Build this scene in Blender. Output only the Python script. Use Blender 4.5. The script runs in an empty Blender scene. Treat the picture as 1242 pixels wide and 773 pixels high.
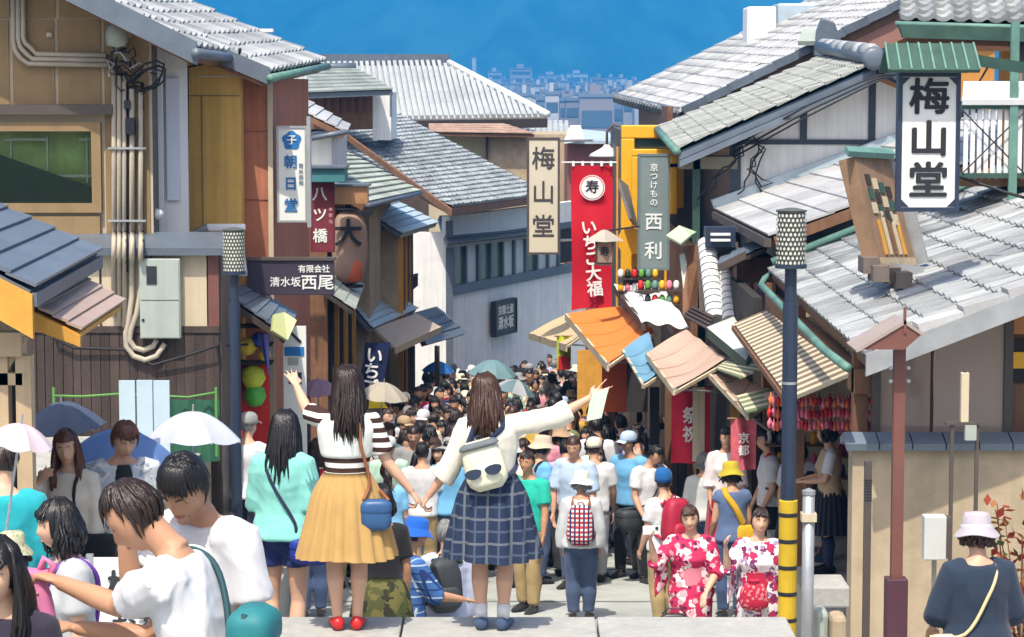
import bpy, bmesh, math, random
import numpy as np
from mathutils import Vector, Matrix, Euler
R = math.radians
random.seed(7)
rng = np.random.default_rng(7)
scene = bpy.context.scene
COL = scene.collection

# ------------------------------------------------------------------ camera
F_PX, CX, CY, HORIZON = 3000.0, 621.0, 386.5, 100.0
CAM_Z = 3.3
PITCH = math.atan((CY - HORIZON) / F_PX)
cam_d = bpy.data.cameras.new('camera')
cam_d.sensor_width = 36.0
cam_d.lens = 36.0 * F_PX / 1242.0
cam_d.clip_start, cam_d.clip_end = 0.3, 30000.0
cam = bpy.data.objects.new('camera', cam_d)
cam.location = (0, 0, CAM_Z)
cam.rotation_euler = (R(90) - PITCH, 0, 0)
COL.objects.link(cam)
scene.camera = cam

# ------------------------------------------------------------------ light
SUN_EL, SUN_AZ = R(61), R(-166)            # azimuth from +Y (view direction) towards +X: the sun stands behind the left shoulder
to_sun = Vector((math.sin(SUN_AZ) * math.cos(SUN_EL), math.cos(SUN_AZ) * math.cos(SUN_EL), math.sin(SUN_EL)))
world = bpy.data.worlds.new('World')
scene.world = world
world.use_nodes = True
wn = world.node_tree
sky = wn.nodes.new('ShaderNodeTexSky')
sky.sky_type = 'NISHITA'
sky.sun_disc = False
sky.sun_elevation, sky.sun_rotation = SUN_EL, SUN_AZ
sky.air_density, sky.dust_density, sky.ozone_density = 0.75, 3.5, 0.6
bg = wn.nodes['Background']
wn.links.new(sky.outputs[0], bg.inputs[0])
bg.inputs[1].default_value = 0.15
sun_d = bpy.data.lights.new('sun', 'SUN')
sun_d.energy, sun_d.angle, sun_d.color = 3.4, R(0.55), (1.0, 0.915, 0.785)
sun = bpy.data.objects.new('sun', sun_d)
sun.rotation_euler = to_sun.to_track_quat('Z', 'Y').to_euler()
sun.location = (-20, -20, 40)
COL.objects.link(sun)
vs = scene.view_settings
vs.view_transform, vs.look, vs.exposure, vs.gamma = 'Standard', 'None', 0.72, 1.0
vs.use_curve_mapping = False
scene.cycles.use_denoising = True
scene.cycles.max_bounces = 6
scene.cycles.diffuse_bounces = 3
scene.cycles.glossy_bounces = 2
scene.cycles.transmission_bounces = 3
scene.cycles.transparent_max_bounces = 6
scene.cycles.volume_bounces = 0
scene.cycles.caustics_reflective = scene.cycles.caustics_refractive = False

# ------------------------------------------------------------------ picture <-> place
_cp, _sp = math.cos(PITCH), math.sin(PITCH)
def at(px, py, Y):
    """the point of the place that stands at distance Y down the street and is seen at (px, py) of the 1242 x 773 photograph"""
    u, v = (px - CX) / F_PX, (CY - py) / F_PX
    d = Vector((u, _cp + v * _sp, -_sp + v * _cp))
    t = Y / d.y
    return Vector((u * t, Y, CAM_Z + d.z * t))
STAIR_Y0, STAIR_Y1, STREET_Z = 15.1, 17.6, -1.55
def street_z(Y):
    if Y < STAIR_Y1: return STREET_Z
    if Y < 75: return STREET_Z - 0.085 * (Y - STAIR_Y1)
    z75 = STREET_Z - 0.085 * (75 - STAIR_Y1)
    return max(-46.0, z75 - 0.16 * (Y - 75))
def stand_z(X, Y):
    """height of the walking surface"""
    if X > 1.72 and Y < STAIR_Y1: return -0.75 + (STREET_Z + 0.75) * max(0, Y - 14) / (STAIR_Y1 - 14)
    if Y < STAIR_Y0: return .15 * sum(Y < ye for ye in (11.0, 9.9, 8.8, 7.0, 5.0, 3.0))
    if Y < STAIR_Y1:
        k = int((Y - STAIR_Y0) / (STAIR_Y1 - STAIR_Y0) * 9)
        return STREET_Z * (k + 1) / 10.0
    return street_z(Y)

# ------------------------------------------------------------------ materials
def srgb(h):
    if isinstance(h, (tuple, list)): return tuple(h)
    h = h.lstrip('#')
    c = [int(h[i:i + 2], 16) / 255 for i in (0, 2, 4)]
    return tuple(x / 12.92 if x <= .04045 else ((x + .055) / 1.055) ** 2.4 for x in c)
_mats = {}
def mat(name, col, rough=.7, vary=.12, scale=6.0, bump=.0, bscale=60.0, metal=0.0, spec=.4, dirt=0.0, streak=0.0, rnd=0.0, sheen=0.0, trans=0.0, sss=0.0):
    """one procedural material: base colour with noise, blotchy dirt, run-off streaks, per-piece variation and fine relief"""
    if name in _mats: return _mats[name]
    m = bpy.data.materials.new(name); m.use_nodes = True
    nt = m.node_tree; N = nt.nodes; L = nt.links
    b = N['Principled BSDF']
    c = srgb(col)
    m.diffuse_color = (*c, 1)
    tc = N.new('ShaderNodeTexCoord')
    no = N.new('ShaderNodeTexNoise'); no.inputs['Scale'].default_value = scale; no.inputs['Detail'].default_value = 5; no.inputs['Roughness'].default_value = .62
    L.new(tc.outputs['Object'], no.inputs['Vector'])
    mr = N.new('ShaderNodeMapRange'); mr.inputs['From Min'].default_value = .25; mr.inputs['From Max'].default_value = .75
    mr.inputs['To Min'].default_value = 1 - vary; mr.inputs['To Max'].default_value = 1 + vary
    L.new(no.outputs[0], mr.inputs[0])
    val = mr.outputs[0]
    def mul(a, bb):
        q = N.new('ShaderNodeMath'); q.operation = 'MULTIPLY'; L.new(a, q.inputs[0])
        if isinstance(bb, float): q.inputs[1].default_value = bb
        else: L.new(bb, q.inputs[1])
        return q.outputs[0]
    if rnd:
        oi = N.new('ShaderNodeObjectInfo'); ge = N.new('ShaderNodeNewGeometry')
        ad = N.new('ShaderNodeMath'); ad.operation = 'ADD'; L.new(oi.outputs['Random'], ad.inputs[0]); L.new(ge.outputs['Random Per Island'], ad.inputs[1])
        fr = N.new('ShaderNodeMath'); fr.operation = 'FRACT'; L.new(ad.outputs[0], fr.inputs[0])
        m2 = N.new('ShaderNodeMapRange'); m2.inputs['To Min'].default_value = 1 - rnd; m2.inputs['To Max'].default_value = 1 + rnd
        L.new(fr.outputs[0], m2.inputs[0]); val = mul(val, m2.outputs[0])
    if dirt:
        n2 = N.new('ShaderNodeTexNoise'); n2.inputs['Scale'].default_value = scale * .23; n2.inputs['Detail'].default_value = 6; n2.inputs['Roughness'].default_value = .7
        L.new(tc.outputs['Object'], n2.inputs['Vector'])
        m3 = N.new('ShaderNodeMapRange'); m3.inputs['From Min'].default_value = .45; m3.inputs['From Max'].default_value = .7; m3.inputs['To Min'].default_value = 1; m3.inputs['To Max'].default_value = 1 - dirt
        L.new(n2.outputs[0], m3.inputs[0]); val = mul(val, m3.outputs[0])
    if streak:
        mp = N.new('ShaderNodeMapping'); mp.inputs['Scale'].default_value = (9, 9, .35); L.new(tc.outputs['Object'], mp.inputs[0])
        n3 = N.new('ShaderNodeTexNoise'); n3.inputs['Scale'].default_value = 1.6; n3.inputs['Detail'].default_value = 4; L.new(mp.outputs[0], n3.inputs['Vector'])
        m4 = N.new('ShaderNodeMapRange'); m4.inputs['From Min'].default_value = .4; m4.inputs['From Max'].default_value = .72; m4.inputs['To Min'].default_value = 1; m4.inputs['To Max'].default_value = 1 - streak
        L.new(n3.outputs[0], m4.inputs[0]); val = mul(val, m4.outputs[0])
    vm = N.new('ShaderNodeVectorMath'); vm.operation = 'SCALE'; vm.inputs[0].default_value = c
    L.new(val, vm.inputs['Scale']); L.new(vm.outputs[0], b.inputs['Base Color'])
    b.inputs['Roughness'].default_value = rough
    rr = N.new('ShaderNodeMapRange'); rr.inputs['To Min'].default_value = max(.03, rough - .12); rr.inputs['To Max'].default_value = min(1, rough + .12)
    L.new(no.outputs[0], rr.inputs[0]); L.new(rr.outputs[0], b.inputs['Roughness'])
    b.inputs['Metallic'].default_value = metal
    b.inputs['Specular IOR Level'].default_value = spec
    if sheen: b.inputs['Sheen Weight'].default_value = sheen
    if sss:
        b.inputs['Subsurface Weight'].default_value = sss; b.inputs['Subsurface Radius'].default_value = (.02, .008, .004)
    if bump:
        n4 = N.new('ShaderNodeTexNoise'); n4.inputs['Scale'].default_value = bscale; n4.inputs['Detail'].default_value = 4
        L.new(tc.outputs['Object'], n4.inputs['Vector'])
        bp = N.new('ShaderNodeBump'); bp.inputs['Strength'].default_value = bump; bp.inputs['Distance'].default_value = .02
        L.new(n4.outputs[0], bp.inputs['Height']); L.new(bp.outputs[0], b.inputs['Normal'])
    if trans:                                           # thin cloth lets light through
        tr = N.new('ShaderNodeBsdfTranslucent'); L.new(vm.outputs[0], tr.inputs[0])
        mx = N.new('ShaderNodeMixShader'); mx.inputs[0].default_value = trans
        L.new(b.outputs[0], mx.inputs[1]); L.new(tr.outputs[0], mx.inputs[2]); L.new(mx.outputs[0], N['Material Output'].inputs[0])
    _mats[name] = m
    return m
def nodes_of(m): return m.node_tree.nodes, m.node_tree.links, m.node_tree.nodes['Principled BSDF']
def cloth(col, key=None, bump=.12):
    k = 'cloth_' + (key or str(col))
    return mat(k, col, .85, .10, 9, bump, 220, spec=.2, sheen=.15)

def glass_mat(name, col=(.05, .07, .06), rough=.06):
    if name in _mats: return _mats[name]
    return mat(name, col, rough, .05, 3, spec=.8)

# ------------------------------------------------------------------ objects
def tag(o, label=None, cat=None, group=None, kind=None):
    if label: o['label'] = label
    if cat: o['category'] = cat
    if group: o['group'] = group
    if kind: o['kind'] = kind
    return o
def link(o, parent=None):
    COL.objects.link(o)
    if parent is not None: o.parent = parent
    return o
def empty(name, loc=(0, 0, 0), rz=0.0):
    o = bpy.data.objects.new(name, None); o.location = loc; o.rotation_euler = (0, 0, rz); o.empty_display_size = .1
    return link(o)
def thing(name, label, cat, loc=(0, 0, 0), rz=0.0, group=None):
    return tag(empty(name, loc, rz), label, cat, group)

class MB:
    """collects faces for one mesh"""
    def __init__(s): s.v = []; s.f = []
    def add(s, vs, fs):
        n = len(s.v); s.v += [tuple(p) for p in vs]; s.f += [tuple(i + n for i in f) for f in fs]; return s
    def box(s, x0, x1, y0, y1, z0, z1):
        return s.add([(x0, y0, z0), (x1, y0, z0), (x1, y1, z0), (x0, y1, z0), (x0, y0, z1), (x1, y0, z1), (x1, y1, z1), (x0, y1, z1)],
                     [(3, 2, 1, 0), (4, 5, 6, 7), (0, 1, 5, 4), (1, 2, 6, 5), (2, 3, 7, 6), (3, 0, 4, 7)])
    def slab(s, pts, t, nrm=None):
        """a plate: polygon pts (top face) with thickness t below it"""
        pts = [Vector(p) for p in pts]; n = len(pts)
        if nrm is None:
            nrm = Vector((0, 0, 0))
            for i in range(n): nrm += (pts[i] - pts[0]).cross(pts[(i + 1) % n] - pts[0])
            nrm.normalize()
        low = [p - nrm * t for p in pts]
        return s.add(pts + low, [tuple(range(n)), tuple(range(2 * n - 1, n - 1, -1))] + [(i, i + n, (i + 1) % n + n, (i + 1) % n) for i in range(n)])
    def bar(s, a, b, w, h=None, up=(0, 0, 1)):
        """a square bar from a to b"""
        a, b = Vector(a), Vector(b); h = h or w; d = (b - a).normalized(); up = Vector(up)
        if abs(d.dot(up)) > .98: up = Vector((0, 1, 0))
        x = d.cross(up).normalized() * w / 2; z = x.cross(d).normalized() * h / 2
        vs = [a - x - z, a + x - z, a + x + z, a - x + z, b - x - z, b + x - z, b + x + z, b - x + z]
        return s.add(vs, [(0, 1, 2, 3), (7, 6, 5, 4), (0, 4, 5, 1), (1, 5, 6, 2), (2, 6, 7, 3), (3, 7, 4, 0)])
    def tube(s, pts, r, n=8, cap=True):
        """a round tube along pts; r a number or one per point"""
        pts = [Vector(p) for p in pts]; rs = r if isinstance(r, (list, tuple)) else [r] * len(pts)
        base = len(s.v); up = Vector((0, 0, 1)); prev = None
        for i, p in enumerate(pts):
            d = (pts[min(i + 1, len(pts) - 1)] - pts[max(i - 1, 0)])
            d = d.normalized() if d.length > 1e-9 else Vector((0, 0, 1))
            if prev is None:
                x = d.cross(up)
                if x.length < 1e-3: x = d.cross(Vector((0, 1, 0)))
            else: x = prev - d * prev.dot(d)
            x.normalize(); prev = x; y = d.cross(x)
            for k in range(n):
                a = 2 * math.pi * k / n; q = p + (x * math.cos(a) + y * math.sin(a)) * rs[i]; s.v.append(tuple(q))
        m = len(pts)
        for i in range(m - 1):
            for k in range(n):
                a, b_ = base + i * n + k, base + i * n + (k + 1) % n
                s.f.append((a, b_, b_ + n, a + n))
        if cap: s.f.append(tuple(base + k for k in range(n - 1, -1, -1))); s.f.append(tuple(base + (m - 1) * n + k for k in range(n)))
        return s
    def lathe(s, prof, n=16, c=(0, 0, 0), cap=True, sx=1.0, sy=1.0):
        base = len(s.v)
        for r, z in prof:
            for k in range(n):
                a = 2 * math.pi * k / n; s.v.append((c[0] + r * math.cos(a) * sx, c[1] + r * math.sin(a) * sy, c[2] + z))
        for i in range(len(prof) - 1):
            for k in range(n):
                a, b_ = base + i * n + k, base + i * n + (k + 1) % n
                s.f.append((a, b_, b_ + n, a + n))
        if cap: s.f.append(tuple(base + k for k in range(n - 1, -1, -1))); s.f.append(tuple(base + (len(prof) - 1) * n + k for k in range(n)))
        return s
    def grid(s, fn, nu, nv):
        base = len(s.v)
        for j in range(nv + 1):
            for i in range(nu + 1): s.v.append(tuple(fn(i / nu, j / nv)))
        for j in range(nv):
            for i in range(nu):
                a = base + j * (nu + 1) + i; s.f.append((a, a + 1, a + nu + 2, a + nu + 1))
        return s
    def mesh(s, name, m=None, smooth=False):
        me = bpy.data.meshes.new(name); me.from_pydata(s.v, [], s.f)
        if m: me.materials.append(m)
        if smooth: me.polygons.foreach_set('use_smooth', [True] * len(me.polygons))
        me.update(); return me
    def build(s, name, m, parent=None, smooth=False, bevel=0.0, loc=None, auto=False):
        o = bpy.data.objects.new(name, s.mesh(name, m, smooth)); link(o, parent)
        if loc is not None: o.location = loc
        if bevel:
            bv = o.modifiers.new('bevel', 'BEVEL'); bv.width = bevel; bv.segments = 2; bv.limit_method = 'ANGLE'
        return o
def obj_of(me, name, parent=None, loc=(0, 0, 0), rot=None, m=None):
    o = bpy.data.objects.new(name, me); o.location = loc
    if rot is not None: o.rotation_euler = rot
    link(o, parent)
    if m is not None:
        o.material_slots[0].link = 'OBJECT'; o.material_slots[0].material = m
    return o
def box(name, m, parent, x0, x1, y0, y1, z0, z1, bevel=0.0):
    return MB().box(min(x0, x1), max(x0, x1), min(y0, y1), max(y0, y1), min(z0, z1), max(z0, z1)).build(name, m, parent, bevel=bevel)
def rect(px0, py0, px1, py1, Y):
    a, b = at(px0, py0, Y), at(px1, py1, Y)
    return min(a.x, b.x), max(a.x, b.x), min(a.z, b.z), max(a.z, b.z)
def pbox(name, m, parent, px0, py0, px1, py1, Y, depth, bevel=0.0, front=0.0):
    """an upright box whose front face is seen between two pixels at distance Y"""
    x0, x1, z0, z1 = rect(px0, py0, px1, py1, Y)
    return box(name, m, parent, x0, x1, Y - front, Y + depth, z0, z1, bevel)
def lerp(a, b, t): return a + (b - a) * t
def bil(q, u, v):
    """q: eave_near, eave_far, top_far, top_near; u along the eave, v up the slope"""
    return lerp(lerp(Vector(q[0]), Vector(q[1]), u), lerp(Vector(q[3]), Vector(q[2]), u), v)
def qn(q):
    n = (Vector(q[1]) - Vector(q[0])).cross(Vector(q[3]) - Vector(q[0])).normalized()
    return n if n.z > 0 else -n

def text_mesh(body, size=1.0, weight=.0, depth=.0, spacing=1.0, align='CENTER', line=1.0):
    cu = bpy.data.curves.new('lettering', 'FONT'); cu.body = body; cu.size = size; cu.align_x = align; cu.align_y = 'CENTER'
    cu.offset = weight; cu.extrude = depth; cu.space_line = line; cu.space_character = spacing; cu.resolution_u = 3
    o = bpy.data.objects.new('lettering', cu); COL.objects.link(o)
    dg = bpy.context.evaluated_depsgraph_get()
    me = bpy.data.meshes.new_from_object(o.evaluated_get(dg))
    bpy.data.objects.remove(o); bpy.data.curves.remove(cu)
    return me
def letters(parent, body, x, y, z, size, m, weight=.01, depth=.003, rz=0.0, rx=90.0, name='lettering', stretch=(1, 1), line=1.0, ry=0.0):
    """flat lettering that faces the viewer (-Y) at a point of the parent; weight thickens the strokes"""
    src = text_mesh(body, size, 0, depth, line=line)
    vs = [v.co.copy() for v in src.vertices]; fs = [tuple(q.vertices) for q in src.polygons]; bpy.data.meshes.remove(src)
    b = MB(); w = weight * size * .8
    for k, (dx, dy) in enumerate(((0, 0), (-1, 0), (1, 0), (0, -1), (0, 1), (.7, .7), (-.7, -.7)) if weight > .004 else ((0, 0),)):
        b.add([(v.x + dx * w, v.y + dy * w, v.z + k * .0004) for v in vs], fs)
    o = b.build(name, m, parent); o.location = (x, y, z); o.rotation_euler = (R(rx), R(ry), rz); o.scale = (stretch[0], stretch[1], 1)
    return o

# ---- roofs laid piece by piece
def tile_mesh(w, l, t=.035, roll=.035, flat=False):
    """one roof tile: x along the eave, y up the slope, lower end lifted over the course below"""
    prof = ([(0, 0), (.06, .25), (.5, .1), (.85, .0), (.93, .0)] if flat else
            [(0, .35), (.12, .05), (.34, -.25), (.58, -.05), (.72, .55), (.86, 1.0), (1.0, .55)])
    b = MB(); n = len(prof); vs = []
    for y, lift in ((-.04 * l, t), (1.02 * l, .004)):
        for x, z in prof: vs.append((x * w, y, z * roll + lift))
    for x, z in prof: vs.append((x * w, -.04 * l, z * roll + lift - .004 - 0 if False else z * roll * .6 - .004))
    fs = [(i, i + 1, n + i + 1, n + i) for i in range(n - 1)] + [(2 * n + i, 2 * n + i + 1, i + 1, i) for i in range(n - 1)]
    fs += [(0, n, 2 * n), (n - 1, 3 * n - 1, 2 * n - 1)]
    return b.add(vs, fs)
def tile_roof(parent, q, nu, nv, m, flat=False, limit=300, t=.035, roll=.035, name='roof_tile', jitter=.006):
    """covers the parallelogram q = (eave_near, eave_far, top_far, top_near) with overlapping tiles; the nearest ones are parts"""
    q = [Vector(p) for p in q]
    U, V = (q[1] - q[0]), (q[3] - q[0])
    w, l = U.length / nu, V.length / nv
    n = U.cross(V).normalized(); u = U.normalized()
    if n.z < 0:                                        # keep tiles right way up: run the eave the other way
        q = [q[1], q[0], q[3], q[2]]; U = q[1] - q[0]; V = q[3] - q[0]; n = U.cross(V).normalized(); u = U.normalized()
    v = n.cross(u)
    shear = V.normalized()
    tb = tile_mesh(w, l, t, roll, flat); me = tb.mesh('roof_tile', m, smooth=True)
    try: me.set_sharp_from_angle(angle=R(40))
    except Exception: pass
    slots = []
    for j in range(nv):
        for i in range(nu):
            p = q[0] + U * ((i) / nu) + V * (j / nv)
            slots.append(((p - Vector((0, 0, CAM_Z))).length, p))
    slots.sort(key=lambda s: s[0])
    B = Matrix((u, shear, n)).transposed()
    rest = MB()
    for k, (d, p) in enumerate(slots):
        M = Matrix.Translation(p + n * random.uniform(0, jitter)) @ (B @ Euler((random.gauss(0, .008), random.gauss(0, .01), random.gauss(0, .006))).to_matrix()).to_4x4()
        if k < limit:
            o = bpy.data.objects.new(name, me); o.matrix_world = M; link(o, parent)
            if parent is not None: o.matrix_local = parent.matrix_world.inverted() @ M if False else Matrix.Translation(-Vector(parent.location)) @ M
        else:
            rest.add([M @ Vector(x) - (Vector(parent.location) if parent else Vector()) for x in tb.v], tb.f)
    if rest.v: tag(rest.build('roof_tiles', m, parent, smooth=True), kind='stuff')
def course_roof(parent, q, n, m, t=.03, name='roof_course', seg=1, deck=None):
    """long lapped courses parallel to the eave, each a piece of its own"""
    nn = qn(q); off = Vector(parent.location)
    for j in range(n):
        a0, a1 = j / n - .012, (j + 1) / n + .006
        for i in range(seg):
            u0, u1 = i / seg, (i + 1) / seg - (.002 if i < seg - 1 else 0)
            pts = [bil(q, u0, a0) + nn * t, bil(q, u1, a0) + nn * t, bil(q, u1, a1) + nn * .004, bil(q, u0, a1) + nn * .004]
            low = [bil(q, u0, a0), bil(q, u1, a0), bil(q, u1, a1) - nn * t * .5, bil(q, u0, a1) - nn * t * .5]
            MB().add([p - off for p in pts + low], [(0, 1, 2, 3), (7, 6, 5, 4), (0, 4, 5, 1), (1, 5, 6, 2), (2, 6, 7, 3), (3, 7, 4, 0)]).build(name, m, parent)
def deck(parent, q, t, m, name='roof', drop=.03):
    nn = qn(q); off = Vector(parent.location)
    pts = [Vector(p) - nn * drop - off for p in q]
    if (pts[1] - pts[0]).cross(pts[3] - pts[0]).z < 0: pts.reverse()
    return MB().slab(pts, t).build(name, m, parent)
def settle(root, loc):
    loc = Vector(loc); root.location = loc
    for c in root.children: c.location -= loc
    return root
# ------------------------------------------------------------------ shared materials
M_asph = mat('street_paving', (.40, .425, .40), .85, .14, 3, .25, 90, dirt=.25)
M_stone = mat('pale_granite', (.38, .38, .355), .8, .14, 14, .2, 160, dirt=.2)
M_ground = mat('earth_ground', (.16, .17, .13), .95, .2, .5, .2, 30)
M_kawara = mat('silver_grey_tile', (.33, .345, .345), .45, .22, 5, .12, 70, spec=.5, dirt=.48, rnd=.3)
M_kawara_w = mat('sun_bleached_tile', (.46, .465, .46), .5, .16, 4, .1, 80, spec=.45, dirt=.28, rnd=.17)
M_kawara_m = mat('mossy_tile', (.31, .325, .30), .6, .25, 3, .2, 60, spec=.4, dirt=.35, rnd=.22)
M_kawara_d = mat('dark_smoked_tile', (.10, .125, .16), .45, .2, 5, .1, 60, spec=.5, dirt=.2, rnd=.15)
M_kawara_g = mat('pale_green_tile', (.40, .44, .37), .55, .2, 4, .12, 70, dirt=.3, rnd=.2)
M_blue_metal = mat('blue_grey_sheet_metal', (.42, .52, .58), .4, .1, 3, .03, 50, spec=.5, dirt=.2, rnd=.06)
M_lead = mat('dark_grey_sheet_metal', (.12, .15, .19), .42, .15, 4, .04, 50, spec=.5, dirt=.2, rnd=.08)
M_copper = mat('green_copper', (.12, .25, .205), .55, .25, 5, .1, 60, dirt=.35)
M_copper_d = mat('dark_copper', (.035, .085, .065), .55, .25, 5, .1, 60, dirt=.35)
M_tan = mat('tan_render', (.29, .20, .10), .85, .10, 5, .12, 140, dirt=.15, streak=.12)
M_ochre = mat('ochre_render', (.68, .41, .11), .85, .10, 4, .12, 140, dirt=.16, streak=.2)
M_orange_wall = mat('orange_plaster', (.56, .26, .06), .85, .08, 4, .1, 140, dirt=.1, streak=.1)
M_redwall = mat('brick_red_render', (.42, .16, .09), .85, .12, 4, .14, 140, dirt=.2, streak=.25)
M_cream = mat('cream_panel', (.56, .48, .34), .75, .06, 4, .04, 90, dirt=.1, streak=.14)
M_beige = mat('beige_render', (.46, .37, .25), .85, .10, 4, .16, 150, dirt=.32, streak=.10)
M_white = mat('white_plaster', (.80, .80, .78), .8, .06, 3, .06, 100, dirt=.10, streak=.16)
M_whitepaint = mat('white_paint', (.78, .78, .77), .5, .04, 3, dirt=.05, streak=.06)
M_dkwood = mat('dark_stained_wood', (.06, .042, .035), .7, .3, 4, .25, 60, streak=.3, rnd=.25)
M_brown = mat('brown_wood', (.19, .095, .05), .65, .25, 5, .2, 60, streak=.25, rnd=.15)
M_orangewood = mat('fresh_orange_wood', (.62, .31, .05), .6, .15, 5, .1, 60, streak=.12)
M_yellow = mat('yellow_enamel', (.80, .42, .02), .45, .06, 4, dirt=.1)
M_black = mat('black_iron', (.02, .022, .028), .45, .15, 6, spec=.5)
M_navy = mat('navy_enamel', (.022, .035, .065), .4, .1, 6, spec=.5)
M_steel = mat('galvanised_steel', (.42, .44, .45), .4, .15, 6, metal=.5, dirt=.15)
M_pipe = mat('grey_beige_conduit', (.42, .37, .29), .55, .1, 5, dirt=.15)
M_greyp = mat('grey_green_cabinet', (.36, .41, .37), .5, .06, 4, dirt=.1, streak=.1)
M_rust = mat('brown_painted_steel', (.17, .07, .055), .5, .12, 6, dirt=.15)
M_glass = glass_mat('window_glass', (.10, .14, .10), .07)
M_clear = bpy.data.materials.new('clear_pane'); M_clear.use_nodes = True
_n = M_clear.node_tree; _t = _n.nodes.new('ShaderNodeBsdfTransparent'); _g = _n.nodes.new('ShaderNodeBsdfGlossy'); _g.inputs['Roughness'].default_value = .03; _m = _n.nodes.new('ShaderNodeMixShader'); _f = _n.nodes.new('ShaderNodeFresnel'); _f.inputs[0].default_value = 1.5
_t.inputs[0].default_value = (.85, .92, .85, 1); _n.links.new(_f.outputs[0], _m.inputs[0]); _n.links.new(_t.outputs[0], _m.inputs[1]); _n.links.new(_g.outputs[0], _m.inputs[2]); _n.links.new(_m.outputs[0], _n.nodes['Material Output'].inputs[0])
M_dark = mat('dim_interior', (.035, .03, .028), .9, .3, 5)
M_trim = mat('dark_bronze_trim', (.085, .07, .06), .5, .12, 5, dirt=.1)
M_ink = mat('black_ink', (.02, .02, .025), .7, .1, 8)
M_paper = mat('sign_white', (.72, .74, .70), .6, .04, 4, dirt=.06)
M_tanmetal = mat('tan_sheet_awning', (.48, .345, .26), .6, .05, 3, .05, 90, dirt=.12)
M_rope = mat('black_cable', (.015, .015, .018), .6, .1, 8)

# ------------------------------------------------------------------ ground, street, steps
def ground_sheet():
    xs = [-6000, -2500, -900, -300, -100, -40, -15, -6, -3.2, 0, 3.2, 6, 15, 40, 100, 300, 900, 2500, 6000]
    ys = [-60, 0, 10, 14, 17.6] + [20 + 5 * i for i in range(12)] + [80, 90, 110, 150, 220, 330, 500, 1000, 2000, 4000, 9000]
    b = MB()
    for y in ys:
        for x in xs: b.v.append((x, y, street_z(max(y, 17.6)) - .35))
    n = len(xs)
    for j in range(len(ys) - 1):
        for i in range(n - 1): b.f.append((j * n + i, j * n + i + 1, (j + 1) * n + i + 1, (j + 1) * n + i))
    return tag(b.build('ground', M_ground), kind='structure')
ground_sheet()
def street():
    b = MB(); ys = [STAIR_Y1 + 2.5 * i for i in range(24)]
    for y in ys: b.v += [(-3.4, y, street_z(y)), (3.6, y, street_z(y))]
    for j in range(len(ys) - 1): b.f.append((2 * j, 2 * j + 1, 2 * j + 3, 2 * j + 2))
    return tag(b.build('street', M_asph), kind='structure')
ST = street()
mj = mat('paving_joint', (.15, .165, .16), .9, .2, 5)
for k in range(5):                                                     # shallow stone courses across the street
    y = 23.2 + k * 3.1
    MB().slab([(-2.9, y, street_z(y) + .006), (2.7, y, street_z(y) + .006), (2.7, y + .07, street_z(y + .07) + .006), (-2.9, y + .07, street_z(y + .07) + .006)], .01).build('drain_course', mj, ST)
def terrace():
    t = tag(empty('stone_terrace'), kind='structure')
    box('terrace_base', M_stone, t, -9, 1.66, 8.2, 14.48, -1.9, -.03)
    for k in range(9):                                                   # edge slabs the pair stands on
        x0 = -9 + k * 1.19
        box('edge_slab', M_stone, t, x0 + .006, min(x0 + 1.184, 1.7), 14.45, STAIR_Y0, -.2 + random.uniform(-.002, .002), 0, bevel=.012)
    for k in range(7):
        for j in range(2):
            x0 = -9 + k * 1.53
            box('paving_slab', M_stone, t, x0 + .006, min(x0 + 1.524, 1.65), 12.0 + j * 1.22, 13.2 + j * 1.22, -.05, -.006 + random.uniform(-.002, .001), bevel=.008)
    for k, ye in enumerate((11.0, 9.9, 8.8, 7.0, 5.0, 3.0)):               # upper steps towards the viewer
        box('step', M_stone, t, -9, 1.66, -1 - k * .01, ye, -.05 if k == 0 else .15 * k - .01, .15 * (k + 1), bevel=.012)
    for k in range(9):                                                   # flight down to the street
        y0 = STAIR_Y0 + k * (STAIR_Y1 - STAIR_Y0) / 9
        box('step', M_stone, t, -3.4, 1.66, y0 + .003, y0 + (STAIR_Y1 - STAIR_Y0) / 9, -1.9, STREET_Z * (k + 1) / 10, bevel=.012)
    return t
terrace()
b = MB()                                                                  # side ramp right of the flight
b.slab([(1.72, 8, -.02), (9, 8, -.02), (9, 14, -.75), (1.72, 14, -.75)], .3).slab([(1.72, 14, -.75), (9, 14, -.75), (9, STAIR_Y1, STREET_Z), (1.72, STAIR_Y1, STREET_Z)], .3)
tag(b.build('side_ramp', mat('ramp_concrete', (.42, .42, .39), .85, .12, 5, .2, 120, dirt=.25)), kind='structure')
lt = tag(empty('side_terrace'), kind='structure')                         # raised ground at the foot of the tan house
box('retaining_wall', M_beige, lt, -9, -2.84, 17.9, 23.1, -2.4, -.1)
box('wall_coping', M_stone, lt, -9, -2.80, 17.85, 23.1, -.097, -.02, bevel=.01)

# ------------------------------------------------------------------ far land: hills and town under haze
def hills():
    b = MB(); nx, ny = 220, 60
    def h(u, v):
        x = (u - .5) * 8000; y = 2900 + v * 3600
        e = 0
        for fx, a, p in ((.0013, 34, .3), (.0037, 20, 1.7), (.0091, 11, 2.9), (.021, 6, .4), (.047, 3, 5.1)):
            e += a * math.sin(x * fx + p + 1.1 * math.sin(y * fx * 1.4 + p))
        spur = sum(w * (1 - abs(math.sin(x * f_ + .9 * math.sin(y * .004 + f_ * 900) + p))) for f_, w, p in ((.0041, 190, .5), (.0105, 110, 2.1), (.026, 55, 4.0)))
        t = min(1, max(0, (v * 3600 + spur - 120) / 620)); rise = t * t * (3 - 2 * t)
        return (x, y, -46 + rise * (205 + e * .55) + min(1, v * 3) * e * .3)
    return b.grid(h, nx, ny).build('hills', mat('forested_hill', (.04, .10, .085), .95, .8, .012, .0, dirt=.65), smooth=True)
tag(hills(), kind='structure')
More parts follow.
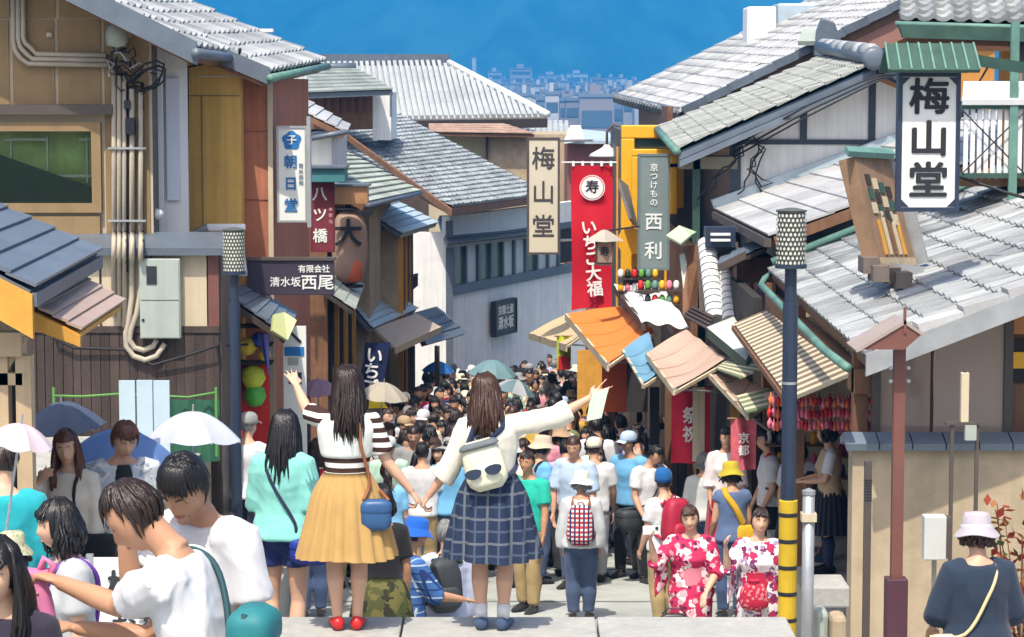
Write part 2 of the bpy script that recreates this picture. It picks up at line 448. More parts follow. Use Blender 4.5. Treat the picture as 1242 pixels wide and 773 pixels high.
M_town = [mat('far_concrete_%d' % i, c, .8, .08, .05) for i, c in enumerate([(.45, .43, .40), (.33, .33, .34), (.55, .53, .51), (.30, .26, .25), (.40, .42, .46), (.20, .22, .26)])]
M_fwin = mat('far_window', (.10, .13, .17), .3, .1, .1)
def tower(px, py_top, Y, w_px, depth, m, label, floors=6, cols=4):
    Y *= 1.45; base = -46.0; top = at(px, py_top, Y); w = w_px / F_PX * Y; d = depth
    t = thing('city_building', label, 'building', (top.x, Y, base), 0, 'far town buildings')
    H = top.z - base
    MB().box(-w / 2, w / 2, 0, d, 0, H).build('wall', m, t)
    box('roof', M_town[5], t, -w / 2 - .4, w / 2 + .4, -.4, d + .4, H, H + 1.2)
    if w_px > 9:
        box('stair_head', m, t, -w * .2, w * .12, d * .3, d * .6, H + 1.2, H + 4.5)
        for i in range(floors):                                          # each storey's band of windows
            z = H - (i + .75) * H / (floors + 1)
            if top.z - (H - z) > -40: box('window', M_fwin, t, -w * .44, w * .44, -.25, .1, z, z + H / (floors + 1) * .42)
    return t
# landmarks that rise over the roofs
for a in [(632, 84, 1500, 26, 30, 1, 'blue grey slab tower rising highest over the far town', 9),
          (575, 70, 1700, 5, 6, 2, 'thin pale mast tower beside the ribbed temple roof', 2),
          (600, 88, 1650, 16, 20, 4, 'pale block just right of the mast tower', 6),
          (727, 97, 1250, 15, 16, 5, 'dark blue twin block before the pale far town', 4),
          (712, 104, 1240, 12, 14, 5, 'lower dark blue block leaning on the twin block', 3),
          (668, 92, 1900, 30, 30, 0, 'wide pale apartment slab right of the highest tower', 5),
          (700, 90, 2000, 26, 20, 2, 'pale long block below the hills near the middle', 4),
          (664, 112, 900, 10, 14, 4, 'slim light block right below the apartment slab', 6),
          (724, 118, 620, 42, 12, 3, 'mauve brown flat topped building above the red house', 2)]:
    tower(a[0], a[1], a[2], a[3], a[4], M_town[a[5]], a[6], a[7])
ORD = 'first second third fourth fifth sixth seventh eighth ninth tenth eleventh twelfth thirteenth fourteenth fifteenth sixteenth seventeenth eighteenth nineteenth twentieth twenty-first twenty-second twenty-third twenty-fourth twenty-fifth twenty-sixth twenty-seventh twenty-eighth twenty-ninth thirtieth'.split()
rows = [('front', 700, 118), ('next', 900, 112), ('middle', 1150, 108), ('upper', 1450, 103), ('farthest', 1800, 99)]
cnt = 0
for rn, Y, ty in rows:
    px = 556 + random.uniform(0, 5)
    k = 0
    while px < 775:
        w = random.uniform(7, 17) * (1 if Y < 1200 else .8)
        k += 1; cnt += 1
        ci = random.randrange(6)
        cn = ['warm white', 'mid grey', 'bright white', 'brownish', 'bluish white', 'slate grey'][ci]
        o = tower(px, ty + random.uniform(-5, 6), Y + random.uniform(-60, 60), w, random.uniform(12, 26), M_town[ci],
                  '%s block, %s from the left in the %s row of the far town' % (cn, ORD[k - 1], rn), random.choice((3, 4, 5)))
        px += w * random.uniform(.8, 1.3)
gl = MB()                                                                  # town roofs too far to tell apart
for _ in range(900):
    Y = random.uniform(420, 3300); x = random.uniform(-.28, .28) * Y; w = random.uniform(7, 20); h = random.uniform(4, 15) + max(0, (Y - 900) * .004)
    z0 = street_z(Y) - .4
    gl.box(x - w, x + w, Y, Y + w * 1.3, z0, z0 + h)
tag(gl.build('distant_town', mat('town_roofs', (.32, .33, .35), .8, .2, .02, rnd=.35), None), 'low roofs of the town stretching to the hills', 'town', kind='stuff')
# ---- the air between here and the hills
hz = MB().box(-7000, 7000, -70, 9500, -50, 275).build('haze', None)
hm = bpy.data.materials.new('haze_air'); hm.use_nodes = True
hn = hm.node_tree; hn.nodes.remove(hn.nodes['Principled BSDF'])
pv = hn.nodes.new('ShaderNodeVolumePrincipled')
pv.inputs['Color'].default_value = (.02, .40, .97, 1); pv.inputs['Density'].default_value = 4.9e-4; pv.inputs['Anisotropy'].default_value = 0.0
hn.links.new(pv.outputs[0], hn.nodes['Material Output'].inputs['Volume'])
hm.cycles.homogeneous_volume = True if hasattr(hm, 'cycles') and hasattr(hm.cycles, 'homogeneous_volume') else None
hz.data.materials.append(hm)
tag(hz, 'thin blue haze over the street and town', 'haze', kind='stuff')

# ------------------------------------------------------------------ roof helper for houses along the street
def street_roof(parent, ex, Y0, Y1, z0, z1, run, rise, nu, nv, m, flat=False, limit=300, ex1=None, thick=.10, m_deck=None, t=.035, roll=.035):
    """a slope falling towards the street: eave at x=ex (ex1 far), run away from the street (sign = side)"""
    ex1 = ex if ex1 is None else ex1
    q = [(ex, Y0, z0), (ex1, Y1, z1), (ex1 + run, Y1, z1 + rise), (ex + run, Y0, z0 + rise)]
    deck(parent, q, thick, m_deck or M_brown)
    tile_roof(parent, q, nu, nv, m, flat, limit, t, roll)
    return q
def gutter(parent, a, b, r, m, name='gutter'):
    return MB().tube([a, b], r, 8).build(name, m, parent, smooth=True)
def window(parent, x0, x1, Y, z0, z1, frame, m_fr, cols=1, rows=1, m_gl=None, depth=.06, name='window'):
    """frame with panes; front at Y"""
    w = MB()
    w.box(x0, x1, Y, Y + depth, z1 - frame, z1).box(x0, x1, Y, Y + depth, z0, z0 + frame).box(x0, x0 + frame, Y, Y + depth, z0 + frame, z1 - frame).box(x1 - frame, x1, Y, Y + depth, z0 + frame, z1 - frame)
    f = w.build(name, m_fr, parent)
    for i in range(1, cols):
        x = lerp(x0, x1, i / cols); box('mullion', m_fr, f, x - frame * .35, x + frame * .35, Y + .005, Y + depth - .005, z0 + frame, z1 - frame)
    for i in range(cols):
        a, b_ = lerp(x0 + frame, x1 - frame, i / cols) + .004, lerp(x0 + frame, x1 - frame, (i + 1) / cols) - .004
        box('pane', m_gl or M_glass, f, a, b_, Y + depth * .55, Y + depth * .7, z0 + frame, z1 - frame)
    return f

# ================================================================== LEFT SIDE
# ---- small gatehouse close by on the left
g = thing('gatehouse', 'small gatehouse with grey metal roof and orange bargeboard, cut by the picture edge', 'building')
q = [at(40, 347, 14.0), at(121, 303, 16.6), at(-80, 214, 16.6), at(-180, 235, 14.0)]
d_ = deck(g, q, .09, M_lead); course_roof(d_, q, 7, M_lead, .025, 'roof_sheet')
a, b_ = Vector(q[0]), Vector(q[3])
n_ = Vector((0, -1, 0))
MB().slab([a + Vector((0, -.03, -.05)), b_ + Vector((0, -.03, -.05)), b_ + Vector((0, -.03, -.24)), a + Vector((0, -.03, -.30))], .05).build('bargeboard', M_orangewood, g)
MB().slab([a + Vector((.02, 0, -.04)), Vector(q[1]) + Vector((.02, 0, -.04)), Vector(q[1]) + Vector((.02, 0, -.12)), a + Vector((.02, 0, -.12))], .03, Vector((1, 0, 0))).build('fascia', M_lead, g)
q2 = [at(98, 400, 14.6), at(151, 365, 16.2), at(95, 333, 16.2), at(30, 365, 14.6)]
d_ = deck(g, q2, .05, M_orangewood, 'canopy_board'); course_roof(d_, q2, 4, mat('light_brown_sheet', (.40, .30, .25), .5, .08, 3, dirt=.1), .02, 'canopy_sheet')
MB().slab([Vector(q2[0]) + Vector((0, -.03, -.035)), Vector(q2[3]) + Vector((0, -.03, -.035)), Vector(q2[3]) + Vector((0, -.03, -.15)), Vector(q2[0]) + Vector((0, -.03, -.10))], .04).build('bargeboard', M_orangewood, g)
for px in (2, 30):
    x = at(px, 450, 14.3).x; box('post', mat('pale_cedar', (.48, .36, .22), .6, .15, 5, streak=.15), g, x - .045, x + .045, 14.25, 14.36, 0, 1.72)
x0, x1 = at(-60, 450, 14.4).x, at(33, 450, 14.4).x
box('lintel', mat('pale_cedar', ''), g, x0, x1, 14.22, 14.38, 1.72, 1.86)
box('lintel', mat('pale_cedar', ''), g, x0, x1, 14.25, 14.36, 1.55, 1.62)
MB().bar(at(3, 452, 14.3), at(29, 408, 14.3), .05).build('brace', mat('pale_cedar', ''), g)
box('door_leaf', M_dark, g, x0, at(24, 450, 14.5).x, 14.5, 14.54, .02, 1.72)
box('side_wall', M_beige, g, x0 - .6, at(-30, 450, 15).x, 14.6, 16.3, 0, 2.3)
settle(g, (-3.2, 15.2, 0))

# ---- tan house
h = thing('tan_house', 'tan panelled house with wide window and bundles of grey pipes', 'building')
YT = 24.0
xr = at(184, 100, YT).x
x0, x1, z0, z1 = rect(-60, 258, 122, 148, YT - .03)
cols = [-60, 13, 68, 124, 184]; rows_ = [-120, 22, 128]
lo = [(-60, 13), (13, 68), (68, 124), (124, 184)]
M_joint = mat('pale_mastic', (.50, .42, .30), .8, .08, 6)
def under_roof(x): return 3.55 - (x + 2.98) * .5
def clipped(name, m, x0, x1, z0, z1, Y, t):
    xk = -2.98 - (z1 - 3.55) / .5                                         # where the roof line meets this height
    if x0 < xk - .05 and x1 > xk + .05: clipped(name, m, x0, xk, z0, z1, Y, t); x0 = xk
    return MB().slab([(x0, Y, z0), (x1, Y, z0), (x1, Y, max(z0 + .01, min(z1, under_roof(x1)))), (x0, Y, max(z0 + .01, min(z1, under_roof(x0))))], t, Vector((0, -1, 0))).build(name, m, h)
def panel(px0, py0, px1, py1, m=M_tan):
    gap = 1.3
    x0, x1, z0, z1 = rect(px0 + gap, py0 + gap, px1 - gap, py1 - gap, YT)
    return clipped('wall_panel', m, x0, x1, z0, z1, YT, .04)
for bx in ((-9.2, xr - .01, z1, 5.2), (-9.2, xr - .01, -2.2, z0), (-9.2, x0, z0, z1), (x1, xr - .01, z0, z1)): clipped('wall', M_trim, bx[0], bx[1], bx[2], bx[3], YT + .05, .5)
for bx in ((-9.1, xr - .005, z1, 5.1), (-9.1, xr - .005, at(0, 400, YT).z, z0), (-9.1, x0, z0, z1), (x1, xr - .005, z0, z1)): clipped('joint_backing', M_joint, bx[0], bx[1], bx[2], bx[3], YT + .02, .025)
box('wall', M_trim, h, -9.2, xr - .01, YT + .6, YT + 1.9, -2.2, 3.5)
for (p0, p1) in [(-240, -165), (-165, -90), (-90, 13)]:
    panel(p0, -110, p1, 23); panel(p0, 23, p1, 128)
for (p0, p1) in [(13, 68), (68, 124), (124, 184)]: panel(p0, -110, p1, 23)
for (p0, p1) in [(13, 68), (68, 124)]: panel(p0, 23, p1, 128)
panel(124, 23, 184, 300)
pbox('window_hood', M_trim, h, -30, 127, 136, 139, YT - .12, .14, front=0)
x0, x1, z0, z1 = rect(-60, 258, 122, 148, YT - .03)
wf = window(h, x0, x1, YT - .06, z0, z1, .09, M_tan, 1, m_gl=M_clear, depth=.09)
x0b, x1b, z0b, z1b = rect(-40, 296, 122, 262, YT)
box('window_apron', M_tan, h, -9, x1b, YT - .04, YT + .04, z0b, z1b)
# window reflection built as coloured shapes behind the pane: rails, slanted roof, green backdrop
M_reflected = mat('green_reflection', (.62, .72, .30), .8, .45, 2.2, dirt=.4)
box('reflected_backdrop', M_reflected, h, x0, x1 + .1, YT + .30, YT + .34, z0 - .1, z1 + .1)
for px in (12, 56, 104, 110): pbox('reflected_rail', M_whitepaint, h, px, 165, px + 3, 222, YT + .16, .05)
for py in (168, 206): pbox('reflected_rail', M_whitepaint, h, 5, py, 58, py + 3, YT + .14, .05)
pbox('reflected_rail', M_whitepaint, h, 96, 168, 120, 171, YT + .14, .05); pbox('reflected_rail', M_whitepaint, h, 60, 212, 118, 215, YT + .14, .05)
MB().slab([at(-60, 150, YT + .10), at(0, 188, YT + .10), at(124, 232, YT + .10), at(124, 262, YT + .10), at(-60, 262, YT + .10)], .02, Vector((0, -1, 0))).build('reflected_roofline', mat('dark_green_reflection', (.045, .085, .07), .6, .2, 3), h)
# lower annex
YA = 23.2
x0, x1, z0, z1 = rect(34, 500, 268, 300, YA)
zc = at(0, 402, YA).z
box('annex_wall', M_trim, h, -9, x1 - .01, YA + .03, YA + .75, -2.3, z1 - .04)
for i, (p0, p1) in enumerate([(-120, -40), (-40, 40), (40, 122), (122, 184), (184, 252)]):
    pbox('annex_panel', M_cream, h, p0 + .8, 306, p1 - .8, 396, YA, .05)
pbox('annex_rail', M_rust, h, 252, 306, 266, 402, YA - .01, .05)
pbox('annex_rail', M_dkwood, h, -120, 396, 266, 404, YA - .02, .06)
MB().slab([(-9, YA - .12, z1), (x1 + .06, YA - .12, z1), (x1 + .06, YA + .9, z1 + .09), (-9, YA + .9, z1 + .09)], .07).build('annex_roof', M_lead, h)
pb = 34.0
while pb < 266:
    w = random.uniform(9.5, 13); e = min(pb + w, 266)
    x0, x1, z0, z1 = rect(pb + .4, 500, e - .4, 404.6, YA); box('board', M_dkwood, h, x0, x1, YA - .005, YA + .028, -2.2, z1); pb += w
# white recess and its return
x0, x1, z0, z1 = rect(184, 300, 223, 20, YT + .6)
box('recess_wall', M_whitepaint, h, x0 - .05, x1 + .02, YT + .6, YT + .66, z0, 3.66)
pbox('shutter', mat('pale_violet_blind', (.62, .65, .74), .5, .04, 4), h, 201, 95, 218, 243, YT + .55, .04)
pbox('corner_trim', M_whitepaint, h, 184, 55, 199, 300, YT + .45, .06)
# conduit
def conduit(pts, r=.028, m=M_pipe, name='conduit', Y=YT - .07):
    P_ = []
    for i, p in enumerate(pts):                                          # below the annex roof the run steps out in front of the annex
        if i and pts[i - 1][1] < 290 < p[1]:
            q0 = pts[i - 1]; t = (286 - q0[1]) / (p[1] - q0[1]); xx = lerp(q0[0], p[0], t); P_ += [at(xx, 284, Y), at(xx, 292, YA - .20), at(xx, 312, YA - .20), at(xx, 318, YA - .05)]
        P_.append(at(p[0], p[1], Y if p[1] < 290 else YA - .05))
    return MB().tube(P_, r, 8).build(name, m, h, smooth=True)
for k in range(3):
    o = k * 6.0
    conduit([(16 + o, -20), (16 + o, 50 - o * .4), (18.5 + o, 62 - o * .8), (25 + o, 71 - o * 1.1), (34 + o * .8, 77.5 - o), (130, 79 - o)], .024)
for k, px in enumerate((138, 144.5, 151)):
    conduit([(px, 92), (px, 280), (px, 385 + 6 * k)], .024)
conduit([(160, 108), (160, 280), (160, 360), (156, 390), (152.5, 405), (153, 420), (162, 432), (176, 437), (190, 432), (200, 417)], .027)
conduit([(171, 112), (171, 280), (171, 350), (166, 380), (159, 400), (157, 412), (163, 422), (174, 425), (186, 420), (190, 412)], .027)
for px in (153, 172.5): conduit([(px, 100), (px, 280), (px, 330)], .016, M_rope, 'cable')
for y in (268, 180): MB().bar(at(131, y, YT - .1), at(177, y, YT - .1), .02, .02).build('pipe_bracket', M_steel, h)
pbox('conduit_box', M_black, h, 152, 143, 163, 163, YT - .14, .1); pbox('conduit_box', M_black, h, 150, 122, 158, 132, YT - .12, .1)
# wiring knot
for k in range(16):
    a0 = at(random.uniform(133, 150), random.uniform(44, 92), YT - .1); pts = [a0]
    for j in range(6): pts.append(pts[-1] + Vector((random.gauss(.03, .05), random.gauss(0, .03), random.gauss(-.03, .05))))
    MB().tube(pts, random.uniform(.006, .012), 6).build('cable', M_rope if k % 4 else M_steel, h, smooth=True)
for dx, dy in ((0, 0), (3, 6), (-4, 9)):
    MB().tube([at(160 + dx, 92 + dy, YT - .15), at(175 + dx, 78 + dy, YT - .25), at(190 + dx, 74 + dy, YT - .3), at(199 + dx * .5, 78 + dy, YT - .3), at(196 + dx, 92 + dy, YT - .28), at(185 + dx, 104 + dy * .5, YT - .2), at(168, 110, YT - .12)], .011, 6).build('cable', M_rope, h, smooth=True)
MB().lathe([(.0, 0), (.10, .02), (.11, .12), (.09, .2), (.03, .24)], 12, at(142, 58, YT - .14)).build('junction_box', M_greyp, h, smooth=True)
for p in ((60, 45), (133, 42), (156, 46)): MB().lathe([(.0, 0), (.03, 0), (.03, .04), (0, .05)], 8, at(p[0], p[1], YT - .03)).build('wall_cap', M_cream, h)
MB().tube([at(64, 395, YA - .03), at(68, 412, YA - .06), at(90, 422, YA - .06), at(150, 424, YA - .05), at(185, 443, YA - .06), at(225, 432, YA - .08), at(262, 420, YA - .1), at(300, 418, 25)], .014, 6).build('cable', M_rope, h, smooth=True)
# roof
q = [(-2.98, 23.3, 3.62), (-2.92, 25.9, 3.60), (-5.4, 25.9, 4.84), (-5.46, 23.3, 4.86)]
d_ = deck(h, q, .12, M_brown); tile_roof(d_, q, 7, 9, M_kawara)
a, b_ = Vector(q[0]), Vector(q[3])
MB().slab([a + Vector((.03, -.04, .06)), b_ + Vector((0, -.04, .06)), b_ + Vector((0, -.04, -.16)), a + Vector((.03, -.04, -.16))], .06).build('bargeboard', M_lead, h)
gutter(h, (-2.95, 23.2, 3.57), (-2.88, 25.9, 3.55), .05, M_lead)
settle(h, (-5.0, 24.5, -1.9))

# meter cabinet and lookout lamp on the annex
c = thing('meter_cabinet', 'grey green metal meter cabinet on the cream annex of the tan house', 'cabinet')
x0, x1, z0, z1 = rect(170, 411, 218, 314, YA - .12)
box('case', M_greyp, c, x0, x1, YA - .12, YA - .006, z0, z1, .008)
zm = lerp(z0, z1, .48)
box('door', M_greyp, c, x0 + .012, x1 - .012, YA - .132, YA - .119, zm + .006, z1 - .012); box('door', M_greyp, c, x0 + .012, x1 - .012, YA - .132, YA - .119, z0 + .012, zm - .006)
x0, x1, z0, z1 = rect(178, 345, 190, 323, YA - .13); box('meter_window', M_black, c, x0, x1, YA - .14, YA - .131, z0, z1)
pbox('latch', M_black, c, 172, 387, 175, 390, YA - .14, .01)
settle(c, ((x0 + x1) / 2, YA - .1, .9))
c = thing('security_camera', 'small white security camera at the corner of the pale recess', 'camera')
p = at(195, 260, YT + .3); MB().tube([p + Vector((-.1, .05, .02)), p + Vector((0, -.12, 0))], .05, 10).build('body', M_whitepaint, c, smooth=True); MB().tube([p + Vector((-.06, .1, 0)), p + Vector((-.03, .3, .05))], .02, 6).build('bracket', M_whitepaint, c)
settle(c, p)

# ---- ochre and red house with the long tiled eave
h = thing('red_and_ochre_house', 'tall house with ochre front, brick red corner and silver tiled roof', 'building')
x0, x1, z0, z1 = rect(222, 300, 291, 70, 25.6)
zt = 3.55
box('ochre_wall', M_ochre, h, x0, x1, 25.6, 27.4, -2.4, 3.36)
MB().slab([(x0 - .3, 25.6, 3.362), (x1, 25.6, 3.362), (x1, 25.6, 3.30 - (x1 + 2.5) * .4286), (x0 - .3, 25.6, 3.30 - (x0 - .3 + 2.5) * .4286)], .2, Vector((0, -1, 0))).build('gable_infill', M_ochre, h)
box('ochre_wall', M_ochre, h, x0 - .5, x0 - .003, 25.7, 27.0, -2.4, 3.5)
box('joint', M_tan, h, x0 + .01, x1 - .01, 25.592, 25.6, at(0, 117, 25.6).z, at(0, 115.6, 25.6).z); box('joint', M_tan, h, at(245, 200, 25.6).x, at(246.2, 200, 25.6).x, 25.592, 25.6, -1, at(0, 117.2, 25.6).z)
xw0, xw1 = at(287, 200, 25.9).x, at(330, 200, 25.9).x
box('red_wall', M_redwall, h, xw0, xw1, 25.9, 30.6, -2.6, 3.34)
for y in (159, 242): box('joint', M_rust, h, xw0 + .03, xw1 - .003, 25.892, 25.9, at(0, y + 1, 25.9).z, at(0, y, 25.9).z)
MB().box(xw1 - .04, xw1 + .01, 25.87, 25.92, -2.0, 3.3).build('corner_strip', M_cream, h)
# shallow loggia on the street side
for (a, b2, c1, c2) in [(26.3, 28.2, -2.3, -.35), (28.5, 30.3, -2.3, -.35)]: box('street_opening', M_dark, h, xw1 + .002, xw1 + .012, a, b2, c1, c2)
MB().tube([at(227, 300, 25.5), at(227, 82, 25.5), at(290, 67, 25.5), at(291, 60, 25.4)], .02, 6).build('downpipe', M_rope, h, smooth=True)
q = [(-2.50, 25.4, 3.40), (-2.36, 31.2, 3.56), (-5.4, 31.2, 4.86), (-5.54, 25.4, 4.70)]
d_ = deck(h, q, .12, M_brown); tile_roof(d_, q, 15, 11, M_kawara)
gutter(h, (-2.46, 25.3, 3.34), (-2.31, 31.2, 3.50), .045, M_copper)
MB().slab([Vector(q[0]) + Vector((.03, -.03, .05)), Vector(q[3]) + Vector((0, -.03, .05)), Vector(q[3]) + Vector((0, -.03, -.13)), Vector(q[0]) + Vector((.03, -.03, -.13))], .05).build('bargeboard', M_lead, h)
# small lean-to roofs at street level
q = [at(350, 408, 24.3), at(358, 380, 25.8), at(300, 345, 25.8), at(268, 352, 24.3)]
d_ = deck(h, q, .06, M_dkwood, 'lean_to'); course_roof(d_, q, 6, M_lead, .02, 'lean_to_sheet')
MB().slab([at(268, 330, 24.6), at(300, 330, 24.6), at(296, 300, 25.5), at(268, 298, 25.5)], .04).build('lean_to_sheet', M_blue_metal, h)
settle(h, (-3.4, 28, -2.3))
p = at(314, 38, 34)
t = thing('roof_light', 'white flat streetlight head rising above the silver tiled roof', 'street light', (p.x, 34, 3.5))
MB().tube([(0, 0, 0), (0, 0, p.z - 3.5)], .02, 6).build('pole', M_steel, t); MB().box(-.2, .2, -.08, .08, p.z - 3.52, p.z - 3.47).build('lamp_head', M_whitepaint, t, bevel=.01)

# ---- shop row further down on the left
h = thing('lantern_shop', 'narrow brown shop with pale green tiled roof behind the maroon sign', 'building')
q = [at(444, 246, 36.0), at(508, 232, 50.0), at(392, 170, 50.0), at(296, 165, 36.0)]
d_ = deck(h, q, .10, M_brown); course_roof(d_, q, 13, M_kawara_g, .05, seg=7)
gutter(h, Vector(q[0]) + Vector((.03, -.02, -.04)), Vector(q[1]) + Vector((.03, 0, -.04)), .05, M_lead)
box('wall', M_brown, h, -4.6, -2.72, 36.3, 42.4, -3.6, 1.45); box('wall', M_beige, h, -4.4, -2.45, 42.4, 50, -4.4, 1.0)
for i in range(6):
    y = 36.5 + i * 1.0; box('pillar', M_orangewood if i % 2 else M_dkwood, h, -2.72, -2.64, y, y + .12, -3.6, 1.3)
for i in range(4):
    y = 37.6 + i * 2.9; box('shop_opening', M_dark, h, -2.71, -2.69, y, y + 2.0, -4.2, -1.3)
q = [at(430, 375, 33.8), at(441, 346, 38.5), at(405, 318, 38.5), at(376, 338, 33.8)]
d_ = deck(h, q, .06, M_dkwood, 'canopy'); course_roof(d_, q, 4, M_kawara_g, .02, 'canopy_sheet')
q = [at(530, 282, 50.0), at(532, 266, 54.0), at(470, 238, 54.0), at(462, 262, 50.0)]
q = [at(488, 283, 46.0), at(531, 270, 52.5), at(474, 240, 52.5), at(436, 250, 46.0)]
d_ = deck(h, q, .08, M_lead, 'lower_roof'); course_roof(d_, q, 6, M_blue_metal, .03, 'lower_roof_sheet')
box('upper_wall', M_beige, h, -3.6, -2.15, 46.4, 52.0, -4.6, .55)
for i in range(6):
    y = 46.6 + i * .95; box('pillar', M_brown if i % 2 else M_orangewood, h, -2.15, -2.06, y, y + .14, -3.2, .45)
    if i < 5: box('window', M_glass, h, -2.145, -2.12, y + .2, y + .85, -2.1, -.2)
MB().tube([at(500, 335, 46.5), at(506, 333, 52)], .03, 6).build('balcony_rail', M_dkwood, h)
for i in range(7): MB().tube([lerp(at(500, 335, 46.5), at(506, 333, 52), i / 6), lerp(at(500, 352, 46.5), at(506, 347, 52), i / 6)], .018, 5).build('baluster', M_dkwood, h)
q = [at(452, 398, 42.0), at(507, 374, 49.5), at(474, 354, 49.5), at(430, 372, 42.0)]
d_ = deck(h, q, .08, M_lead, 'lower_roof'); course_roof(d_, q, 4, M_blue_metal, .025, 'lower_roof_sheet')
q = [at(478, 421, 42.5), at(534, 396, 47.5), at(505, 380, 47.5), at(455, 398, 42.5)]
MB().slab(q, .05, qn(q)).build('awning', mat('beige_awning', (.48, .40, .33), .7, .05, 3, dirt=.08), h)
MB().slab([q[0], q[1], q[1] - Vector((0, 0, .12)), q[0] - Vector((0, 0, .12))], .03).build('awning_edge', M_cream, h)
q = [at(516, 418, 48.0), at(566, 404, 54.0), at(530, 372, 54.0), at(500, 380, 48.0)]
d_ = deck(h, q, .06, M_dkwood, 'lower_roof'); course_roof(d_, q, 4, M_lead, .025, 'lower_roof_sheet')
for px, Y in ((445, 40), (470, 42), (500, 45), (530, 48)): 
    p = at(px, 420, Y); box('post', M_dkwood, h, p.x - .05, p.x + .05, Y, Y + .1, street_z(Y), p.z)
settle(h, (-3.2, 42, -3.5))
h = thing('small_white_house', 'small white gabled annex tucked behind the red corner wall', 'building')
q = [at(420, 160, 36.2), at(424, 152, 40), at(370, 120, 40), at(355, 128, 36.2)]
d_ = deck(h, q, .08, M_brown); course_roof(d_, q, 5, M_kawara_w, .03)
x0, x1, z0, z1 = rect(360, 200, 402, 165, 36.6); box('wall', M_white, h, x0, x1, 36.6, 40, z0 - .6, z1)
gutter(h, at(378, 168, 36.1), at(421, 160, 36.1), .04, M_lead)
settle(h, (-3.1, 38, .8))

# ---- white house where the street bends
h = thing('white_bend_house', 'white plastered house with window band and dark eaves where the street bends', 'building')
A, B_ = at(546, 440, 56.0), at(676, 440, 62.2)
dirv = Vector((B_.x - A.x, B_.y - A.y, 0)); Lw = dirv.length; dirv.normalize(); nv = Vector((-dirv.y, dirv.x, 0))     # nv points away from the street
def wpt(s, z, out=0.0): return Vector((A.x, A.y, 0)) + dirv * s - nv * out + Vector((0, 0, z))
def wslab(name, m, s0, s1, z0, z1, out, t): return MB().slab([wpt(s0, z0, out), wpt(s1, z0, out), wpt(s1, z1, out), wpt(s0, z1, out)], t, -nv).build(name, m, h)
zs, zt = at(600, 350, 58).z, at(600, 283, 58).z
wslab('lower_wall', M_white, 0, Lw + 2, -5.6, zs, 0, .2)
wslab('upper_wall', M_white, 0, Lw + 2, zt - .02, zt + .5, 0, .2)
wslab('sill_beam', M_kawara_d, -.02, Lw + 2, zs, zs + .22, .06, .2)
wslab('head_beam', M_kawara_d, -.02, Lw + 2, zt - .16, zt, .05, .2)
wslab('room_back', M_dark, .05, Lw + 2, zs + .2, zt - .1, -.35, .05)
nwin = 9
for i in range(nwin + 1):
    s = .12 + i * (Lw - .1) / nwin; wslab('window_post', M_kawara_d, s - .05, s + .05, zs + .2, zt - .15, .05, .12)
    if i < nwin: wslab('pane', [M_glass, mat('pale_blind', (.55, .58, .55), .5, .05, 4)][i % 3 == 1 or i in (5, 8)], s + .055, s + (Lw - .1) / nwin - .055, zs + .22, zt - .17, -.02, .03)
x0, x1 = at(500, 330, 55.4).x, A.x
box('side_wall', M_white, h, x0 - .6, x1 - .05, A.y - .1, A.y + .1, -5.4, at(520, 283, 55.6).z)
box('corner_post', M_kawara_d, h, x1 - .09, x1 + .07, A.y - .16, A.y + .06, -5.4, zt + .4)
q = [at(543, 296, 55.2), at(676, 281, 61.6), at(668, 258, 63.5), at(533, 262, 57.5)]
d_ = deck(h, q, .08, M_kawara_d); course_roof(d_, q, 6, M_kawara_d, .03)
q = [at(548, 252, 54.6), at(664, 237, 61.0), at(474, 134, 70.0), at(345, 146, 62.0)]
deck(h, q, .14, M_brown)
bb = MB(); off = Vector()
n1 = qn(q)
for j in range(26):
    for i in range(26):
        u0, u1, v0, v1 = i / 26, (i + 1) / 26, j / 26, (j + 1) / 26
        l = .05 + random.uniform(0, .02)
        ps = [bil(q, u0, v0) + n1 * l, bil(q, (u0 + u1) / 2, v0) + n1 * (l + .03), bil(q, u1, v0) + n1 * l, bil(q, u1, v1 + .01) + n1 * .01, bil(q, (u0 + u1) / 2, v1 + .01) + n1 * .04, bil(q, u0, v1 + .01) + n1 * .01, bil(q, u0, v0), bil(q, u1, v0)]
        bb.add(ps, [(0, 1, 4, 5), (1, 2, 3, 4), (6, 7, 2, 1, 0)])
tag(bb.build('roof_tiles', mat('weathered_small_tile', (.29, .32, .33), .6, .25, 2, .1, 50, dirt=.35, rnd=.22), h), kind='stuff')
MB().slab([at(548, 253, 54.5), at(664, 238, 60.9), at(664, 245, 60.9), at(548, 262, 54.5)], .06, -nv).build('eave_board', M_brown, h)
MB().slab([at(395, 143, 60), at(548, 253, 54.55), at(548, 262, 54.55), at(395, 150, 60)], .06).build('bargeboard', M_brown, h)
# dormer on the big roof
q = [at(372, 112, 58.5), at(476, 108, 58.5), at(430, 82, 62), at(372, 82, 62)]
d_ = deck(h, q, .12, M_lead, 'dormer'); course_roof(d_, q, 7, mat('green_grey_tile', (.28, .32, .30), .6, .2, 3, .1, 50, dirt=.3, rnd=.15), .04, 'dormer_course', seg=6)
MB().tube([at(368, 82, 61.8), at(432, 81, 61.8)], .10, 8).build('dormer_ridge', M_kawara_d, h, smooth=True)
x0, x1, z0, z1 = rect(366, 137, 452, 113, 60); box('dormer_wall', M_brown, h, x0, x1, 60, 61.5, z0 - .4, z1)
for i in range(9): 
    xx = lerp(x0, x1, (i + .5) / 9); box('dormer_slat', M_rust, h, xx - .05, xx + .05, 59.95, 60.02, z0, z1)
x0, x1, z0, z1 = rect(452, 150, 474, 112, 60); box('dormer_side', M_white, h, x0, x1, 60, 63, z0 - .4, z1)
MB().tube([at(474, 112, 58.5), at(474, 142, 58.5)], .03, 6).build('downpipe', M_lead, h)
wx = wpt(2.9, at(631, 383, 59).z, .12)
